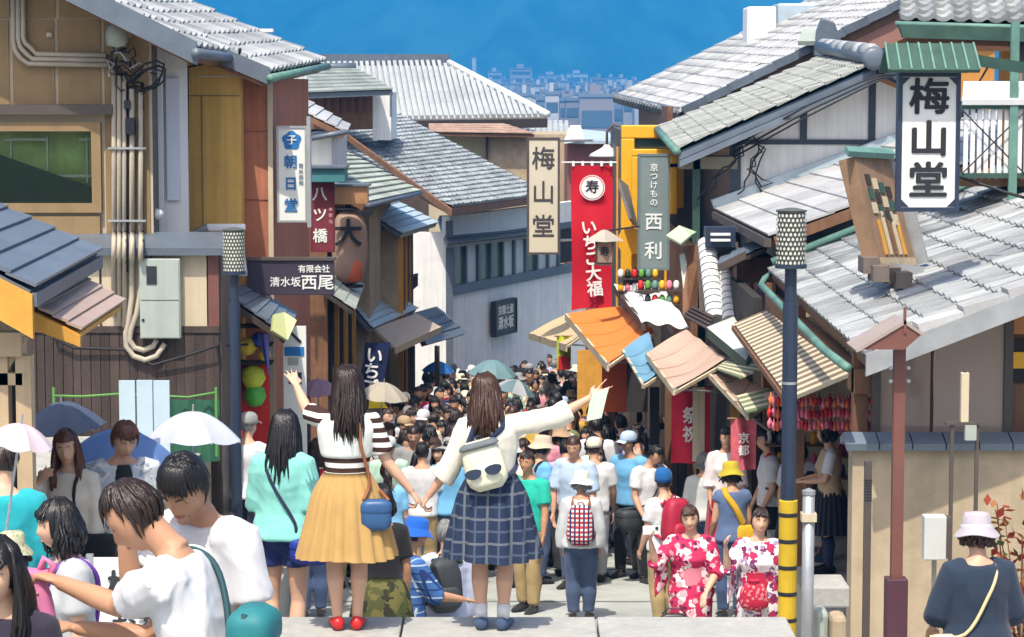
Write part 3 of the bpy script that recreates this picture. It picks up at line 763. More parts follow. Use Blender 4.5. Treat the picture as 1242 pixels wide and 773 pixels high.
settle(h, (A.x, A.y, -4.9))
s = thing('shop_signboard', 'black framed signboard with white characters on the white wall at the bend', 'sign')
s.location = wx; s.rotation_euler = (0, 0, math.atan2(dirv.y, dirv.x))
MB().box(-.62, .62, -.05, .05, -.36, .36).build('board', M_trim, s); MB().box(-.66, .66, -.08, .06, .36, .42).box(-.66, .66, -.08, .06, -.42, -.36).box(-.66, -.62, -.08, .06, -.36, .36).box(.62, .66, -.08, .06, -.36, .36).build('frame', M_black, s)
letters(s, '京都土産', 0, -.053, .17, .24, M_paper, .02); letters(s, '清水坂', 0, -.053, -.14, .32, M_paper, .03)

# ---- ribbed temple roof behind
h = thing('ribbed_roof_hall', 'large hall with pale ribbed metal roof and dark ridge behind the houses', 'building')
Yh = 78.0
q = [at(340, 147, Yh), at(664, 142, Yh), at(541, 76, Yh + 7), at(340, 76, Yh + 7)]
M_rib = mat('pale_ribbed_metal', (.41, .44, .45), .5, .14, 3, dirt=.25)
MB().slab([q[0], q[1], q[2], q[3]], .1, qn(q)).build('roof_plane', M_rib, h)
n1 = qn(q)
for i in range(44):
    px = 345 + i * 7.25
    e = lerp(Vector(q[0]), Vector(q[1]), (px - 340) / 324)
    tt = 1.0 if px <= 541 else (664 - px) / (664 - 541)
    slope = (Vector(q[3]) - Vector(q[0]))
    MB().bar(e + n1 * .05, e + slope * max(.03, tt) + n1 * .05, .11, .13, n1).build('roof_rib', M_rib, h)
MB().box(q[3][0], q[2][0] + .1, Yh + 6.6, Yh + 7.6, q[2][2] - .1, q[2][2] + .28).build('ridge', M_kawara_d, h)
MB().tube([Vector(q[2]) + Vector((0, -.1, .05)), Vector(q[1]) + Vector((0, 0, .08))], .12, 8).build('hip_ridge', M_whitepaint, h, smooth=True)
MB().slab([Vector(q[0]) - Vector((0, 0, .02)), Vector(q[1]) - Vector((0, 0, .02)), Vector(q[1]) - Vector((0, -.1, .3)), Vector(q[0]) - Vector((0, -.1, .3))], .1).build('eave_board', M_trim, h)
box('wall', M_dkwood, h, q[0][0], q[1][0] - 1.0, Yh + .6, Yh + 7, -7, q[0][2] - .2)
settle(h, (-3, Yh + 3, -6.5))
h = thing('beige_flat_house', 'beige house with brown lean-to roof between tiled roof and cream sign', 'building')
x0, x1, z0, z1 = rect(590, 205, 700, 163, 70); box('wall', M_beige, h, x0, x1, 70, 74, z0 - 3, z1)
x0, x1, z0, z1 = rect(520, 215, 590, 160, 70.5); box('wall', M_cream, h, x0, x1, 70.5, 74, z0 - 3, z1)
q = [at(520, 160, 69.5), at(648, 162, 69.5), at(610, 150, 73), at(520, 150, 73)]; d_ = deck(h, q, .08, M_brown); course_roof(d_, q, 4, mat('rusty_tile', (.40, .27, .20), .7, .2, 3, rnd=.15), .03, seg=12)
box('post', M_dkwood, h, at(589, 180, 69.9).x, at(592, 180, 69.9).x, 69.85, 69.98, z0 - 2, z1)
settle(h, (0, 71, -5.9))
h = thing('corrugated_shed', 'low shed with white corrugated roof behind the beige house', 'building')
q = [at(632, 173, 78), at(690, 172, 78), at(688, 150, 82), at(634, 150, 82)]; MB().slab(q, .1, qn(q)).build('roof_plane', M_rib, h)
for i in range(9): MB().bar(bil(q, i / 8.2, 0) + Vector((0, 0, .05)), bil(q, i / 8.2, 1) + Vector((0, 0, .05)), .12, .12).build('roof_rib', M_rib, h)
x0, x1, z0, z1 = rect(634, 260, 690, 173, 78.5); box('wall', M_kawara, h, x0, x1, 78.5, 82, z0 - 4, z1)
settle(h, (.6, 80, -6.8))
h = thing('red_brick_house', 'low red brown house with light roof above the red banner', 'building')
x0, x1, z0, z1 = rect(688, 330, 750, 170, 66); box('wall', mat('dull_red_wall', (.24, .10, .09), .8, .1, 3), h, x0, x1, 66, 70, -6, z1)
q = [at(684, 171, 65.5), at(748, 171, 65.5), at(738, 160, 69), at(696, 156, 69)]; MB().slab(q, .08, qn(q)).build('roof_plane', M_blue_metal, h)
q = [at(684, 170, 65.4), at(708, 166, 65.4), at(704, 152, 69), at(692, 152, 69)]; MB().slab(q, .1, qn(q)).build('gable', M_whitepaint, h)
settle(h, (2, 68, -5.7))
# ================================================================== RIGHT SIDE
# ---- teapot-sign shop close by
h = thing('tea_shop', 'near shop with silver tiled roof, copper gutter and brown glazed side', 'building')
q = [(2.74, 19.0, 1.20), (2.86, 27.4, 1.22), (7.2, 27.4, 2.95), (7.2, 19.0, 2.95)]
q = [Vector(p) for p in q]
d_ = deck(h, q, .12, M_brown); tile_roof(d_, q, 28, 16, M_kawara, t=.03, roll=.024)
# copper gutter with rounded corners
MB().tube([(2.62, 19.2, 1.08), (2.60, 20.5, 1.08), (2.72, 26.9, 1.10), (2.80, 27.35, 1.13), (2.98, 27.55, 1.22)], .036, 8).build('gutter', M_copper, h, smooth=True)
MB().tube([(2.9, 27.5, 1.30), (7.2, 27.5, 3.02)], .05, 8).build('verge_flashing', M_copper, h, smooth=True)
MB().slab([Vector((2.72, 18.93, 1.22)), Vector((7.2, 18.93, 2.97)), Vector((7.2, 18.93, 2.80)), Vector((2.72, 18.93, 1.05))], .06).build('bargeboard', M_steel, h)
for i in range(13):                                             # stepped verge tiles
    p = lerp(q[0], q[3], (i + .1) / 13); p2 = lerp(q[0], q[3], (i + 1.12) / 13); u = (p2 - p)
    MB().slab([p + Vector((0, -.09, .10)), p2 + Vector((0, -.09, .06)), p2 + Vector((0, .2, .06)), p + Vector((0, .2, .10))], .09).build('verge_tile', M_kawara_w, h)
MB().tube([(2.9, 18.97, 1.19), (7.2, 18.97, 2.90)], .035, 8).build('verge_flashing', M_copper, h, smooth=True)
# side wall facing the viewer: beige base, coping, brown glazing
YR = 19.6
x0, x1, z0, z1 = rect(1031, 800, 1232, 545, YR)
box('base_wall', M_beige, h, x0, x1 + 2, YR, YR + .25, -1.7, z1)
M_cop = mat('blue_grey_coping', (.16, .20, .25), .5, .1, 4, dirt=.15)
for i in range(7):
    a, b_ = lerp(x0 - .06, x1 + .5, i / 7), lerp(x0 - .06, x1 + .5, (i + 1) / 7) - .012
    MB().slab([(a, YR - .09, z1 + .055), (b_, YR - .09, z1 + .055), (b_, YR + .13, z1 + .12), (a, YR + .13, z1 + .12)], .06).build('coping_tile', M_cop, h)
    MB().slab([(a, YR + .13, z1 + .12), (b_, YR + .13, z1 + .12), (b_, YR + .32, z1 + .055), (a, YR + .32, z1 + .055)], .06).build('coping_tile', M_cop, h)
gx0, gx1 = at(1062, 450, YR + .3).x, at(1222, 450, YR + .3).x
zg0, zg1 = z1 + .02, at(0, 372, YR).z
M_smoke = mat('smoked_brown_panel', (.30, .225, .18), .12, .05, 1.2, spec=.6)
M_smoke2 = mat('smoked_brown_panel_light', (.34, .26, .21), .12, .05, 1.2, spec=.6)
def glz(xa, xb): 
    za = 1.20 - .16 + (xa - 2.74) * .39; zb = 1.20 - .16 + (xb - 2.74) * .39
    return [(xa, YR + .3, zg0), (xb, YR + .3, zg0), (xb, YR + .3, zb), (xa, YR + .3, za)]
gm = lerp(gx0, gx1, .43)
MB().slab(glz(gx0 + .04, gm - .015), .03, Vector((0, -1, 0))).build('side_glazing', M_smoke, h); MB().slab(glz(gm + .015, gx1 - .03), .03, Vector((0, -1, 0))).build('side_glazing', M_smoke2, h)
for xa in (gx0, gx1): 
    p = glz(xa - .03, xa + .04); MB().slab([v + Vector((0, -.03, 0)) for v in map(Vector, p)], .07, Vector((0, -1, 0))).build('glazing_post', M_trim, h)
box('glazing_sill', M_trim, h, gx0 - .05, gx1 + .06, YR + .24, YR + .36, zg0, zg0 + .05)
MB().slab([(gx1 + .05, YR + .34, -1.5), (7.0, YR + .34, -1.5), (7.0, YR + .34, 1.0 + (7.0 - 2.74) * .39), (gx1 + .05, YR + .34, 1.0 + (gx1 - 2.69) * .39)], .1, Vector((0, -1, 0))).build('side_wall_end', M_brown, h)
box('end_window', mat('orange_board', (.50, .22, .08), .7, .1, 4), h, at(1228, 400, YR).x, 6.0, YR + .3, YR + .335, at(0, 410, YR).z, at(0, 385, YR).z)
box('end_window', M_dark, h, at(1228, 400, YR).x, 6.0, YR + .3, YR + .335, at(0, 470, YR).z, at(0, 416, YR).z)
box('end_window', M_yellow, h, at(1237, 400, YR).x, 6.0, YR + .28, YR + .30, at(0, 452, YR).z, at(0, 432, YR).z)
# street front: open shop with back wall and lit goods
box('shop_back', M_brown, h, 4.2, 4.3, YR + .5, 27.2, -2.5, 1.2); box('shop_floor', M_stone, h, 2.75, 4.2, YR + .3, 27.2, -2.4, -1.5)
for y in (20.0, 24.3, 27.1): box('shop_post', M_brown, h, 2.78, 2.90, y, y + .12, -2.4, 1.1)
box('shop_lintel', M_brown, h, 2.78, 2.92, 19.95, 27.25, .78, .98)
# slatted awning
q = [at(1000, 487, 19.9), at(893, 385, 27.4), at(945, 372, 27.4), at(1062, 462, 19.9)]
q = [(2.42, 19.7, .70), (2.36, 27.2, .72), (2.90, 27.2, 1.10), (2.95, 19.7, 1.08)]
q = [at(957, 483, 21.0), at(890, 392, 27.0), at(938, 372, 27.0), at(1060, 440, 20.0)]
q = [Vector(p) for p in q]
M_sl = [mat('cream_slat', (.62, .54, .38), .7, .1, 5, dirt=.1), mat('brown_slat', (.20, .15, .10), .7, .15, 5)]
for i in range(44):
    u0, u1 = i / 44, (i + 1) / 44
    MB().slab([bil(q, u0, 0), bil(q, u1 - .001, 0), bil(q, u1 - .001, 1), bil(q, u0, 1)], .02 + .015 * (i % 2 == 0), qn(q)).build('awning_slat', M_sl[i % 2], h)
MB().bar(q[0] - Vector((0, 0, .05)), q[1] - Vector((0, 0, .05)), .05).build('awning_rail', M_brown, h)
settle(h, (4.5, 23, -2.0))

# goods hung under the tea shop's eave: rows of red and pink charms
M_red, M_pink = mat('red_lacquer', (.55, .02, .02), .5, .15, 9), mat('pink_cloth', (.75, .20, .28), .8, .15, 9)
g = thing('charm_garland', 'rows of red and pink hanging charms under the slatted awning', 'ornament')
gc = [M_red, M_pink, mat('orange_cloth', (.70, .16, .04), .8, .15, 9), mat('plum_cloth', (.30, .02, .09), .8, .1, 9)]
charm = MB().lathe([(.0, 0), (.018, .012), (.026, .045), (.02, .075), (.008, .09), (.006, .12)], 8).mesh('charm', gc[0], True)
for r in range(3):
    for i in range(26):
        p = at(934 + i * 4.9 + random.uniform(-1, 1), 494 + r * 14 + random.uniform(-2, 2), 22.3 + .12 * r)
        obj_of(charm, 'charm', g, p, (0, 0, random.uniform(0, 3)), gc[random.choice((0, 0, 1, 2, 1, 3))])
MB().bar(at(930, 487, 22.3), at(1062, 487, 22.3), .03).build('hanging_rod', M_dkwood, g)
settle(g, at(996, 500, 22.4))
for k, (px, py, Y, cols_) in enumerate([(968, 560, 26.3, 6), (1040, 548, 26.0, 5)]):
    g = thing('goods_shelf', ['open shelf of small mixed souvenirs behind the navy lamp post', 'open shelf of small mixed souvenirs beside the schoolgirl'][k], 'shelf')
    for r in range(3):
        p = at(px, py + r * 26 - 20, Y); MB().box(-.35, .35, 0, .25, -.02, 0).build('shelf_board', M_brown, g, loc=p)
        for i in range(cols_):
            mcol = random.choice(gc + [M_yellow, M_paper, M_copper, M_navy]); w = random.uniform(.03, .05)
            MB().lathe([(w, 0), (w * 1.2, .04), (w * .9, .1), (w * .4, .13)], 8).build('souvenir', mcol, g, loc=p + Vector((-.3 + i * .6 / (cols_ - 1), .12 + random.uniform(-.05, .05), .0)))
    settle(g, at(px, py + 60, Y))

# ---- painted teapot board on the tea shop's roof
s = thing('roof_signboard', 'tilted wooden signboard with painted brushes standing on the silver roof', 'sign')
P = [at(1036, 190, 22.0), at(1078, 193, 22.6), at(1112, 322, 22.5), at(1068, 322, 21.9)]
MB().slab([P[3], P[2], P[1], P[0]], .16).build('board', mat('weathered_board', (.27, .17, .10), .7, .25, 4, .2, 50, streak=.25), s)
nb = (P[2] - P[3]).cross(P[0] - P[3]).normalized()
def pf(u, v, o=.004): return lerp(lerp(P[3], P[2], u), lerp(P[0], P[1], u), v) + nb * o
def patch(u0, v0, u1, v1, m, name): MB().slab([pf(u0, v0, .012), pf(u1, v0, .012), pf(u1, v1, .012), pf(u0, v1, .012)], .012, nb).build(name, m, s)
patch(.02, .0, .98, .07, M_beige, 'lower_band'); 
for i in range(5): patch(.2 + i * .13, .10, .27 + i * .13, .42 + .08 * (i % 2), [M_orangewood, M_cream, M_brown, M_cream, M_orangewood][i], 'painted_stroke')
for i in range(4):
    for j in range(3): patch(.16 + i * .17, .48 + j * .13 - i * .035, .28 + i * .17, .58 + j * .13 - i * .035, [M_cream, M_copper_d, M_dark][(i + j) % 3], 'painted_pot')
MB().slab([P[0] + Vector((-.06, -.12, .05)), P[1] + Vector((.04, -.12, .05)), P[1] + Vector((.06, .2, .09)), P[0] + Vector((-.05, .2, .09))], .05).build('cap', M_copper, s)
MB().bar(P[2] + Vector((.02, .06, 0)), P[1] + Vector((.02, .06, 0)), .07, .2).build('side_board', M_steel, s)
for i, (px, py) in enumerate([(1056, 318), (1068, 328), (1082, 330), (1096, 336)]): 
    p = at(px, py, 21.8 - .15 * (i % 2)); box('foot_block', mat('grey_timber', (.17, .14, .12), .8, .2, 5, streak=.2), s, p.x - .07, p.x + .07, p.y - .05, p.y + .3, p.z - .10, p.z + .04)
MB().bar(at(1050, 322, 22.0), at(1118, 330, 22.2), .08, .1).build('foot_beam', M_steel, s)
settle(s, at(1080, 330, 22.1))

# ---- tall hanging sign with copper hood
def hanging_sign(name, label, px0, py0, px1, py1, Y, chars, depth, fm, cm, hood=False, csize=.62, weight=.035, sub=None):
    x0, x1, z0, z1 = rect(px0, py0, px1, py1, Y); w, hh = x1 - x0, z1 - z0
    s = thing(name, label, 'sign', ((x0 + x1) / 2, Y, z0))
    fr = w * .07
    MB().box(-w / 2 + fr, w / 2 - fr, .01, depth - .01, fr, hh - fr).build('face', cm, s)
    MB().box(-w / 2, w / 2, 0, depth, 0, fr).box(-w / 2, w / 2, 0, depth, hh - fr, hh).box(-w / 2, -w / 2 + fr, 0, depth, fr, hh - fr).box(w / 2 - fr, w / 2, 0, depth, fr, hh - fr).build('frame', fm, s)
    return s, w, hh
s, w, hh = hanging_sign('hanging_sign', 'large white hanging sign with black characters under a green copper hood', 1090, 88, 1163, 257, 20.5, '', .12, M_navy, M_paper)
for i, ch in enumerate('梅山堂'): letters(s, ch, 0, .005, hh * (.81 - .30 * i), w * .60, M_ink, .030, .004, stretch=(1.1, 1.0))
for sx in (-1, 1):
    for z in (.04, hh - .04): MB().add([(sx * w * .44, .008, z - .07 if z > .5 else z), (sx * w * .44, .008, z if z > .5 else z + .07), (sx * (w * .44 - .07), .008, z)], [(0, 1, 2)]).build('corner_piece', M_navy, s)
x = w * .72
MB().slab([(-x, -.22, hh + .02), (x, -.22, hh + .02), (x * .98, .06, hh + .24), (-x * .98, .06, hh + .24)], .03).build('hood', M_copper_d, s)
MB().slab([(x, .34, hh + .02), (-x, .34, hh + .02), (-x * .98, .06, hh + .24), (x * .98, .06, hh + .24)], .03).build('hood', M_copper_d, s)
for i in range(9): MB().bar((-x + i * x / 4, -.225, hh + .025), (-x * .98 + i * x * .98 / 4, .06, hh + .245), .015, .015).build('hood_seam', M_copper, s)
MB().bar((w * .5, .06, hh + .12), (w * 1.9, .4, hh + .02), .06, .09).build('bracket', M_copper_d, s)
MB().bar((w * 1.9, .4, hh + .05), (w * 1.9, .4, -1.3), .07).build('post', M_copper_d, s)

# ---- gallery with white louvres behind the hanging sign
h = thing('louvre_balcony', 'balcony of white vertical louvres in a green frame behind the hanging sign', 'balcony')
Yb = 25.0
x0, x1, z0, z1 = rect(1166, 210, 1300, 135, Yb)
for i in range(18): box('louvre', M_whitepaint, h, x0 + .02 + i * .068, x0 + .062 + i * .068, Yb, Yb + .04, z0, z1 + .02)
box('frame', M_copper_d, h, x0 - .05, x1, Yb - .05, Yb + .06, z0 - .05, z0 - .001); box('frame', M_copper_d, h, x0 - .05, x1, Yb - .05, Yb + .06, z1 + .022, z1 + .08)
box('frame', M_copper, h, at(1224, 100, Yb).x, at(1234, 100, Yb).x, Yb - .07, Yb - .02, z0 - .4, z1 + .9)
MB().tube([(x0, Yb - .06, z0), (x0 + .62, Yb - .06, z1)], .008, 5).build('brace', M_black, h); MB().tube([(x0, Yb - .06, z1), (x0 + .62, Yb - .06, z0)], .008, 5).build('brace', M_black, h)
MB().slab([(x0 - .02, Yb - .1, z1 + .12), (x1, Yb - .1, z1 + .12), (x1, Yb + .5, z1 + .3), (x0 + .1, Yb + .5, z1 + .3)], .06).build('cover_sheet', M_whitepaint, h)
box('deck', M_brown, h, x0 - .1, x1 + 1, Yb + .1, Yb + 1.5, z0 - .14, z0 - .06)
settle(h, ((x0 + x1) / 2, Yb, z0 - .1))

# ---- house at the upper right corner: tiled eave with copper gutter
h = thing('corner_tile_house', 'house whose tiled eave and copper gutter fill the upper right corner', 'building')
Ye = 27.0
q = [at(1092, 24, Ye), at(1330, 30, Ye), at(1330, -40, Ye + 3.2), at(1092, -40, Ye + 3.2)]
d_ = deck(h, q, .1, M_brown)
tile_roof(d_, q, 11, 9, M_kawara, t=.05, roll=.05)
MB().slab([at(1088, 30, Ye - .1), at(1330, 37, Ye - .1), at(1330, 24 + 30, Ye - .1), at(1094, 46, Ye - .1)], .12).build('gutter', M_copper_d, h)
MB().tube([at(1086, 29, Ye - .1), at(1330, 36, Ye - .1)], .03, 8).build('gutter_lip', M_copper, h, smooth=True)
box('fascia', M_brown, h, at(1100, 50, Ye).x, 6.4, Ye + .1, Ye + .2, at(0, 62, Ye).z, at(0, 47, Ye).z)
MB().tube([at(1238, 50, Ye), at(1238, 255, Ye)], .05, 8).build('downpipe', M_trim, h, smooth=True)
box('wall', M_orange_wall, h, 5.5, 8.5, Ye + .9, Ye + 1.1, -2, at(0, 52, Ye).z)
MB().tube([at(1205, 70, Ye), at(1170, 130, Ye), at(1158, 160, 25)], .012, 5).build('cable', M_rope, h)
settle(h, (6.0, 28.5, -2.2))

# ---- white metal roof between
h = thing('low_white_roof_house', 'low house with wide white lapped roof behind the tea shop', 'building')
q = [Vector(p) for p in ((2.92, 27.7, 1.60), (2.92, 35.0, 1.52), (6.6, 35.0, 2.90), (6.6, 27.7, 2.98))]
d_ = deck(h, q, .12, M_brown); course_roof(d_, q, 11, M_kawara_w, .03, seg=5)
MB().slab([q[1] + Vector((-.1, -.02, .12)), q[2] + Vector((0, -.02, .12)), q[2] + Vector((0, .2, .12)), q[1] + Vector((-.1, .2, .12))], .14).build('flashing', M_blue_metal, h)
MB().bar(q[0] + Vector((-.05, 0, -.09)), q[1] + Vector((-.05, 0, -.09)), .08, .10).build('fascia', M_trim, h)
box('wall', M_beige, h, 3.3, 6.5, 27.8, 34.9, -3, 1.45)
MB().slab([at(985, 312, 27.9), at(1225, 215, 27.9), at(1225, 300, 27.9), at(1000, 318, 27.9)], .1, Vector((0, -1, 0))).build('gable_wall', mat('weathered_boarding', (.30, .21, .14), .8, .2, 4, streak=.25), h)
box('shop_front', M_dark, h, 3.2, 3.28, 28, 34.8, -2.9, .9)
settle(h, (4.7, 31, -2.6))

# ---- half-timbered white gable
h = thing('half_timbered_house', 'white half timbered gable house with mossy tiled roof', 'building')
q = [Vector(p) for p in (at(824, 181, 34.6), at(800, 155, 41.0), at(990, 60, 41.5), at(1062, 78, 34.6))]
q[2] = q[1] + (q[3] - q[0])
d_ = deck(h, q, .12, M_navy); tile_roof(d_, q, 18, 12, M_kawara_m)
for i in range(2):                                              # layered barge
    o = Vector((0, -.03 - .03 * i, -.06 - .10 * i)); MB().slab([q[0] + o, q[3] + o, q[3] + o - Vector((0, 0, .09)), q[0] + o - Vector((0, 0, .09))], .05, Vector((0, -1, 0))).build('bargeboard', M_lead, h)
ap = q[3]
MB().tube([ap + Vector((0, -.05, .02)), ap + Vector((.06, -.05, -.02)), ap + Vector((.35, -.05, -.2)), ap + Vector((.8, -.05, -.42))], .06, 8).build('bargeboard', M_lead, h, smooth=True)
q2 = [q[3] + Vector((1.6, 0, -.7)), q[2] + Vector((1.6, 0, -.7)), q[2] + Vector((0, 0, 0)), q[3] + Vector((0, 0, 0))]; d_ = deck(h, q2, .1, M_navy); tile_roof(d_, q2, 18, 6, M_kawara_m, limit=60)
MB().tube([ap + Vector((-.05, -.1, .10)), q[2] + Vector((-.05, 0, .16))], .13, 10).build('ridge', M_kawara_d, h, smooth=True)
for i in range(7): MB().tube([lerp(ap, q[2], i / 7) + Vector((-.05, 0, .17)), lerp(ap, q[2], (i + .85) / 7) + Vector((-.05, 0, .17))], .12, 10).build('ridge_tile', M_kawara, h, smooth=True)
MB().lathe([(.0, -.06), (.16, -.04), (.17, .0), (.1, .03), (.0, .04)], 12).build('ridge_end_tile', M_lead, h, smooth=True, loc=ap + Vector((-.05, -.18, .08))).rotation_euler = (R(90), 0, 0)
Yw = 35.1
x0 = at(893, 200, Yw).x; xa = ap.x
def gz(x): return q[0].z - .18 + (x - q[0].x) * (q[3].z - q[0].z) / (q[3].x - q[0].x)
xb = xa + 1.5
MB().slab([(x0, Yw, -2.8), (xb, Yw, -2.8), (xb, Yw, gz(xa) - .65), (xa, Yw, gz(xa)), (x0, Yw, gz(x0))], .2, Vector((0, -1, 0))).build('gable_wall', M_white, h)
for px in (975, 1058):
    x = at(px, 100, Yw).x; box('timber', M_navy, h, x - .05, x + .05, Yw - .03, Yw + .05, at(0, 172, Yw).z, gz(x) - .02)
zt = at(0, 172, Yw).z; box('timber', M_navy, h, x0, xb, Yw - .035, Yw + .05, zt - .04, zt + .03)
box('timber', M_navy, h, x0 - .1, x0 + .06, Yw - .05, Yw + .1, -2.8, gz(x0) + .0)
box('side_wall', M_navy, h, x0 - .06, x0 + .1, Yw + .1, 41, -3.3, gz(x0) - .1)
xs = at(845, 200, 34.9).x; box('eave_post', M_copper_d, h, xs - .05, xs + .05, 34.9, 35.0, -2.9, gz(xs)); box('eave_board', mat('olive_soffit', (.20, .19, .13), .7, .1, 4), h, at(826, 0, 35).x, x0, 34.9, 35.5, at(0, 205, 35).z, at(0, 190, 35).z)
gutter(h, q[0] + Vector((-.04, -.05, -.03)), q[1] + Vector((-.04, 0, -.03)), .06, M_copper)
for k in range(6):
    pts = [at(900 + random.uniform(-6, 30), 165 + random.uniform(-6, 20), 34.9)]
    for j in range(7): pts.append(pts[-1] + Vector((random.gauss(-.03, .09), 0, random.gauss(-.11, .06))))
    MB().tube(pts, .012, 5).build('cable', M_rope, h, smooth=True)
MB().lathe([(.08, 0), (.10, .1), (.06, .2)], 8, at(921, 152, 34.9)).build('insulator', M_cream, h, smooth=True)
for k, dy in enumerate((0, 7, 13)): MB().tube([at(890, 178 + dy, 34.85), at(980, 128 + dy, 34.4), at(1062, 92 + dy * .6, 34.4), at(1090, 90, 34.4)], .014, 5).build('cable', M_rope, h, smooth=True)
settle(h, (5.0, 38, -3.0))

# ---- big white roof behind with orange gable
h = thing('orange_gable_house', 'big house with sunlit white tiled roof and orange plaster gable', 'building')
q = [Vector(p) for p in (at(826, 137, 44.0), at(745, 117, 56.0), at(900, 45, 56.0), at(1095, 4, 44.0))]
run = (q[3] - q[0]) * 1.45
q[2] = q[1] + run; q[3] = q[0] + run
d_ = deck(h, q, .16, M_brown); tile_roof(d_, q, 30, 20, M_kawara_w, flat=False, limit=300, t=.03, roll=.022)
for i in range(24):                                              # round eave tiles
    MB().lathe([(.0, -.04), (.11, -.03), (.11, .03), (0, .04)], 8).build('eave_tile', M_kawara_d, h, loc=lerp(q[0], q[1], (i + .5) / 24) + Vector((-.02, 0, -.02))).rotation_euler = (0, R(90), 0)
for i in range(14):
    p, p2 = lerp(q[0], q[3], i / 14), lerp(q[0], q[3], (i + 1.03) / 14)
    MB().slab([p + Vector((0, -.12, .10)), p2 + Vector((0, -.12, .08)), p2 + Vector((0, .15, .08)), p + Vector((0, .15, .1))], .14).build('verge_tile', M_kawara_d, h)
MB().slab([q[0] + Vector((.1, .05, -.1)), q[3] + Vector((.1, .05, -.1)), q[3] + Vector((.1, .05, -.6)), q[0] + Vector((.1, .05, -.55))], .08, Vector((0, -1, 0))).build('bargeboard', mat('dusty_red_board', (.30, .15, .12), .7, .1, 4, dirt=.15), h)
Yo = 44.6
zl = at(0, 300, Yo).z
def gz2(x): return q[0].z - .3 + (x - q[0].x) * (q[3].z - q[0].z) / (q[3].x - q[0].x)
xA, xB = q[0].x + .7, q[3].x
MB().slab([(xA, Yo, zl - 4), (xB, Yo, zl - 4), (xB, Yo, gz2(xB)), (xA, Yo, gz2(xA))], .2, Vector((0, -1, 0))).build('gable_wall', M_orange_wall, h)
for i in range(5):
    x = lerp(at(1000, 0, Yo).x, xB, i / 5); box('purlin_end', M_orangewood, h, x - .1, x + .1, Yo - .3, Yo, gz2(x) - .45, gz2(x) - .2)
box('side_wall', M_brown, h, q[1].x + .5, xA + .2, Yo + .2, 55, -4, q[0].z + .1)
# ridge-end ornament of the lower verge
p = at(1005, 58, 43.6)
MB().slab([p + Vector(v) for v in ((-.25, 0, -.15), (.55, 0, -.3), (.25, 0, .05), (.1, 0, .45), (-.12, 0, .52), (-.2, 0, .3))], .25, Vector((0, -1, 0))).build('ridge_ornament', M_kawara_d, h, bevel=.03)
MB().slab([at(968, 50, 43.7), at(996, 50, 43.7), at(999, 35, 44.4), at(974, 35, 44.4)], .08).build('vent_cap', M_greyp, h)
# rooftop plant
x0, x1, z0, z1 = rect(906, 46, 942, 8, 52); box('roof_tank', M_whitepaint, h, x0, x1, 52, 53, z0 - .4, z1, .05); x0, x1, z0, z1 = rect(943, 40, 1000, 4, 53); box('roof_tank', M_blue_metal, h, x0, x1, 53, 54.5, z0 - .4, z1, .05)
settle(h, (5.5, 50, -4.2))

# ---- pickle shop with yellow frames
h = thing('yellow_frame_shop', 'shop front with bright yellow portal frames below the mossy roof', 'building')
def yframe(px0, py0, px1, py1, Y, w, d):
    x0, x1, z0, z1 = rect(px0, py0, px1, py1, Y); t = MB()
    t.box(x0, x0 + w, Y, Y + d, z0, z1 - w).box(x0, x1, Y, Y + d, z1 - w, z1).box(x1 - w, x1, Y, Y + d, lerp(z1, z0, .55), z1 - w); return t.build('portal_frame', M_yellow, h, bevel=.02)
yframe(753, 335, 830, 152, 41.0, .22, .2); yframe(766, 325, 822, 181, 40.6, .12, .15)
x0, x1, z0, z1 = rect(806, 330, 826, 290, 39.9); box('portal_frame', M_yellow, h, x0, x1 - .06, 39.9, 40.1, z0 - .5, z1)
x0, x1, z0, z1 = rect(756, 330, 860, 160, 41.4); box('wall', M_trim, h, x0, 3.6, 41.4, 47, -4, z1)
x0, x1, z0, z1 = rect(768, 178, 820, 166, 41.1); box('portal_glass', mat('dark_green_glass', (.05, .11, .08), .2, .1, 4), h, x0, x1, 41.1, 41.2, z0, z1)
box('side_wall', M_brown, h, 2.5, 2.6, 34.5, 41.2, -4, 1.0)
for i in range(4):
    y = 35 + i * 1.6; box('shop_opening', M_dark, h, 2.48, 2.499, y, y + 1.2, -3.3, -.6)
MB().lathe([(.0, -.03), (.22, -.03), (.22, .03), (0, .03)], 16).build('round_plate', M_yellow, h, loc=at(765, 293, 40.4)).rotation_euler = (R(90), 0, 0)
MB().slab([at(762, 225, 40.3), at(750, 215, 40.0), at(766, 265, 40.0), at(774, 275, 40.3)], .05).build('slanted_board', M_steel, h)
settle(h, (2.6, 41, -3.5))
# ================================================================== SIGNS, BANNERS, AWNINGS
# far cream sign
s, w, hh = hanging_sign('hanging_sign', 'narrow cream hanging sign with black characters beside the red banner', 639, 167, 679, 309, 44.0, '', .14, M_trim, M_cream if False else mat('aged_cream_sign', (.60, .55, .42), .6, .06, 4, dirt=.1))
for i, ch in enumerate('梅山堂'): letters(s, ch, 0, .005, hh * (.81 - .29 * i), w * .72, mat('faded_ink', (.06, .055, .055), .7, .1, 6), .012, .004)
MB().bar((w * .5, .07, hh * .97), (w * 1.5, .4, hh * .97), .04).build('bracket', M_steel, s); MB().bar((w * .5, .07, hh * .12), (w * 1.5, .4, hh * .12), .04).build('bracket', M_steel, s)
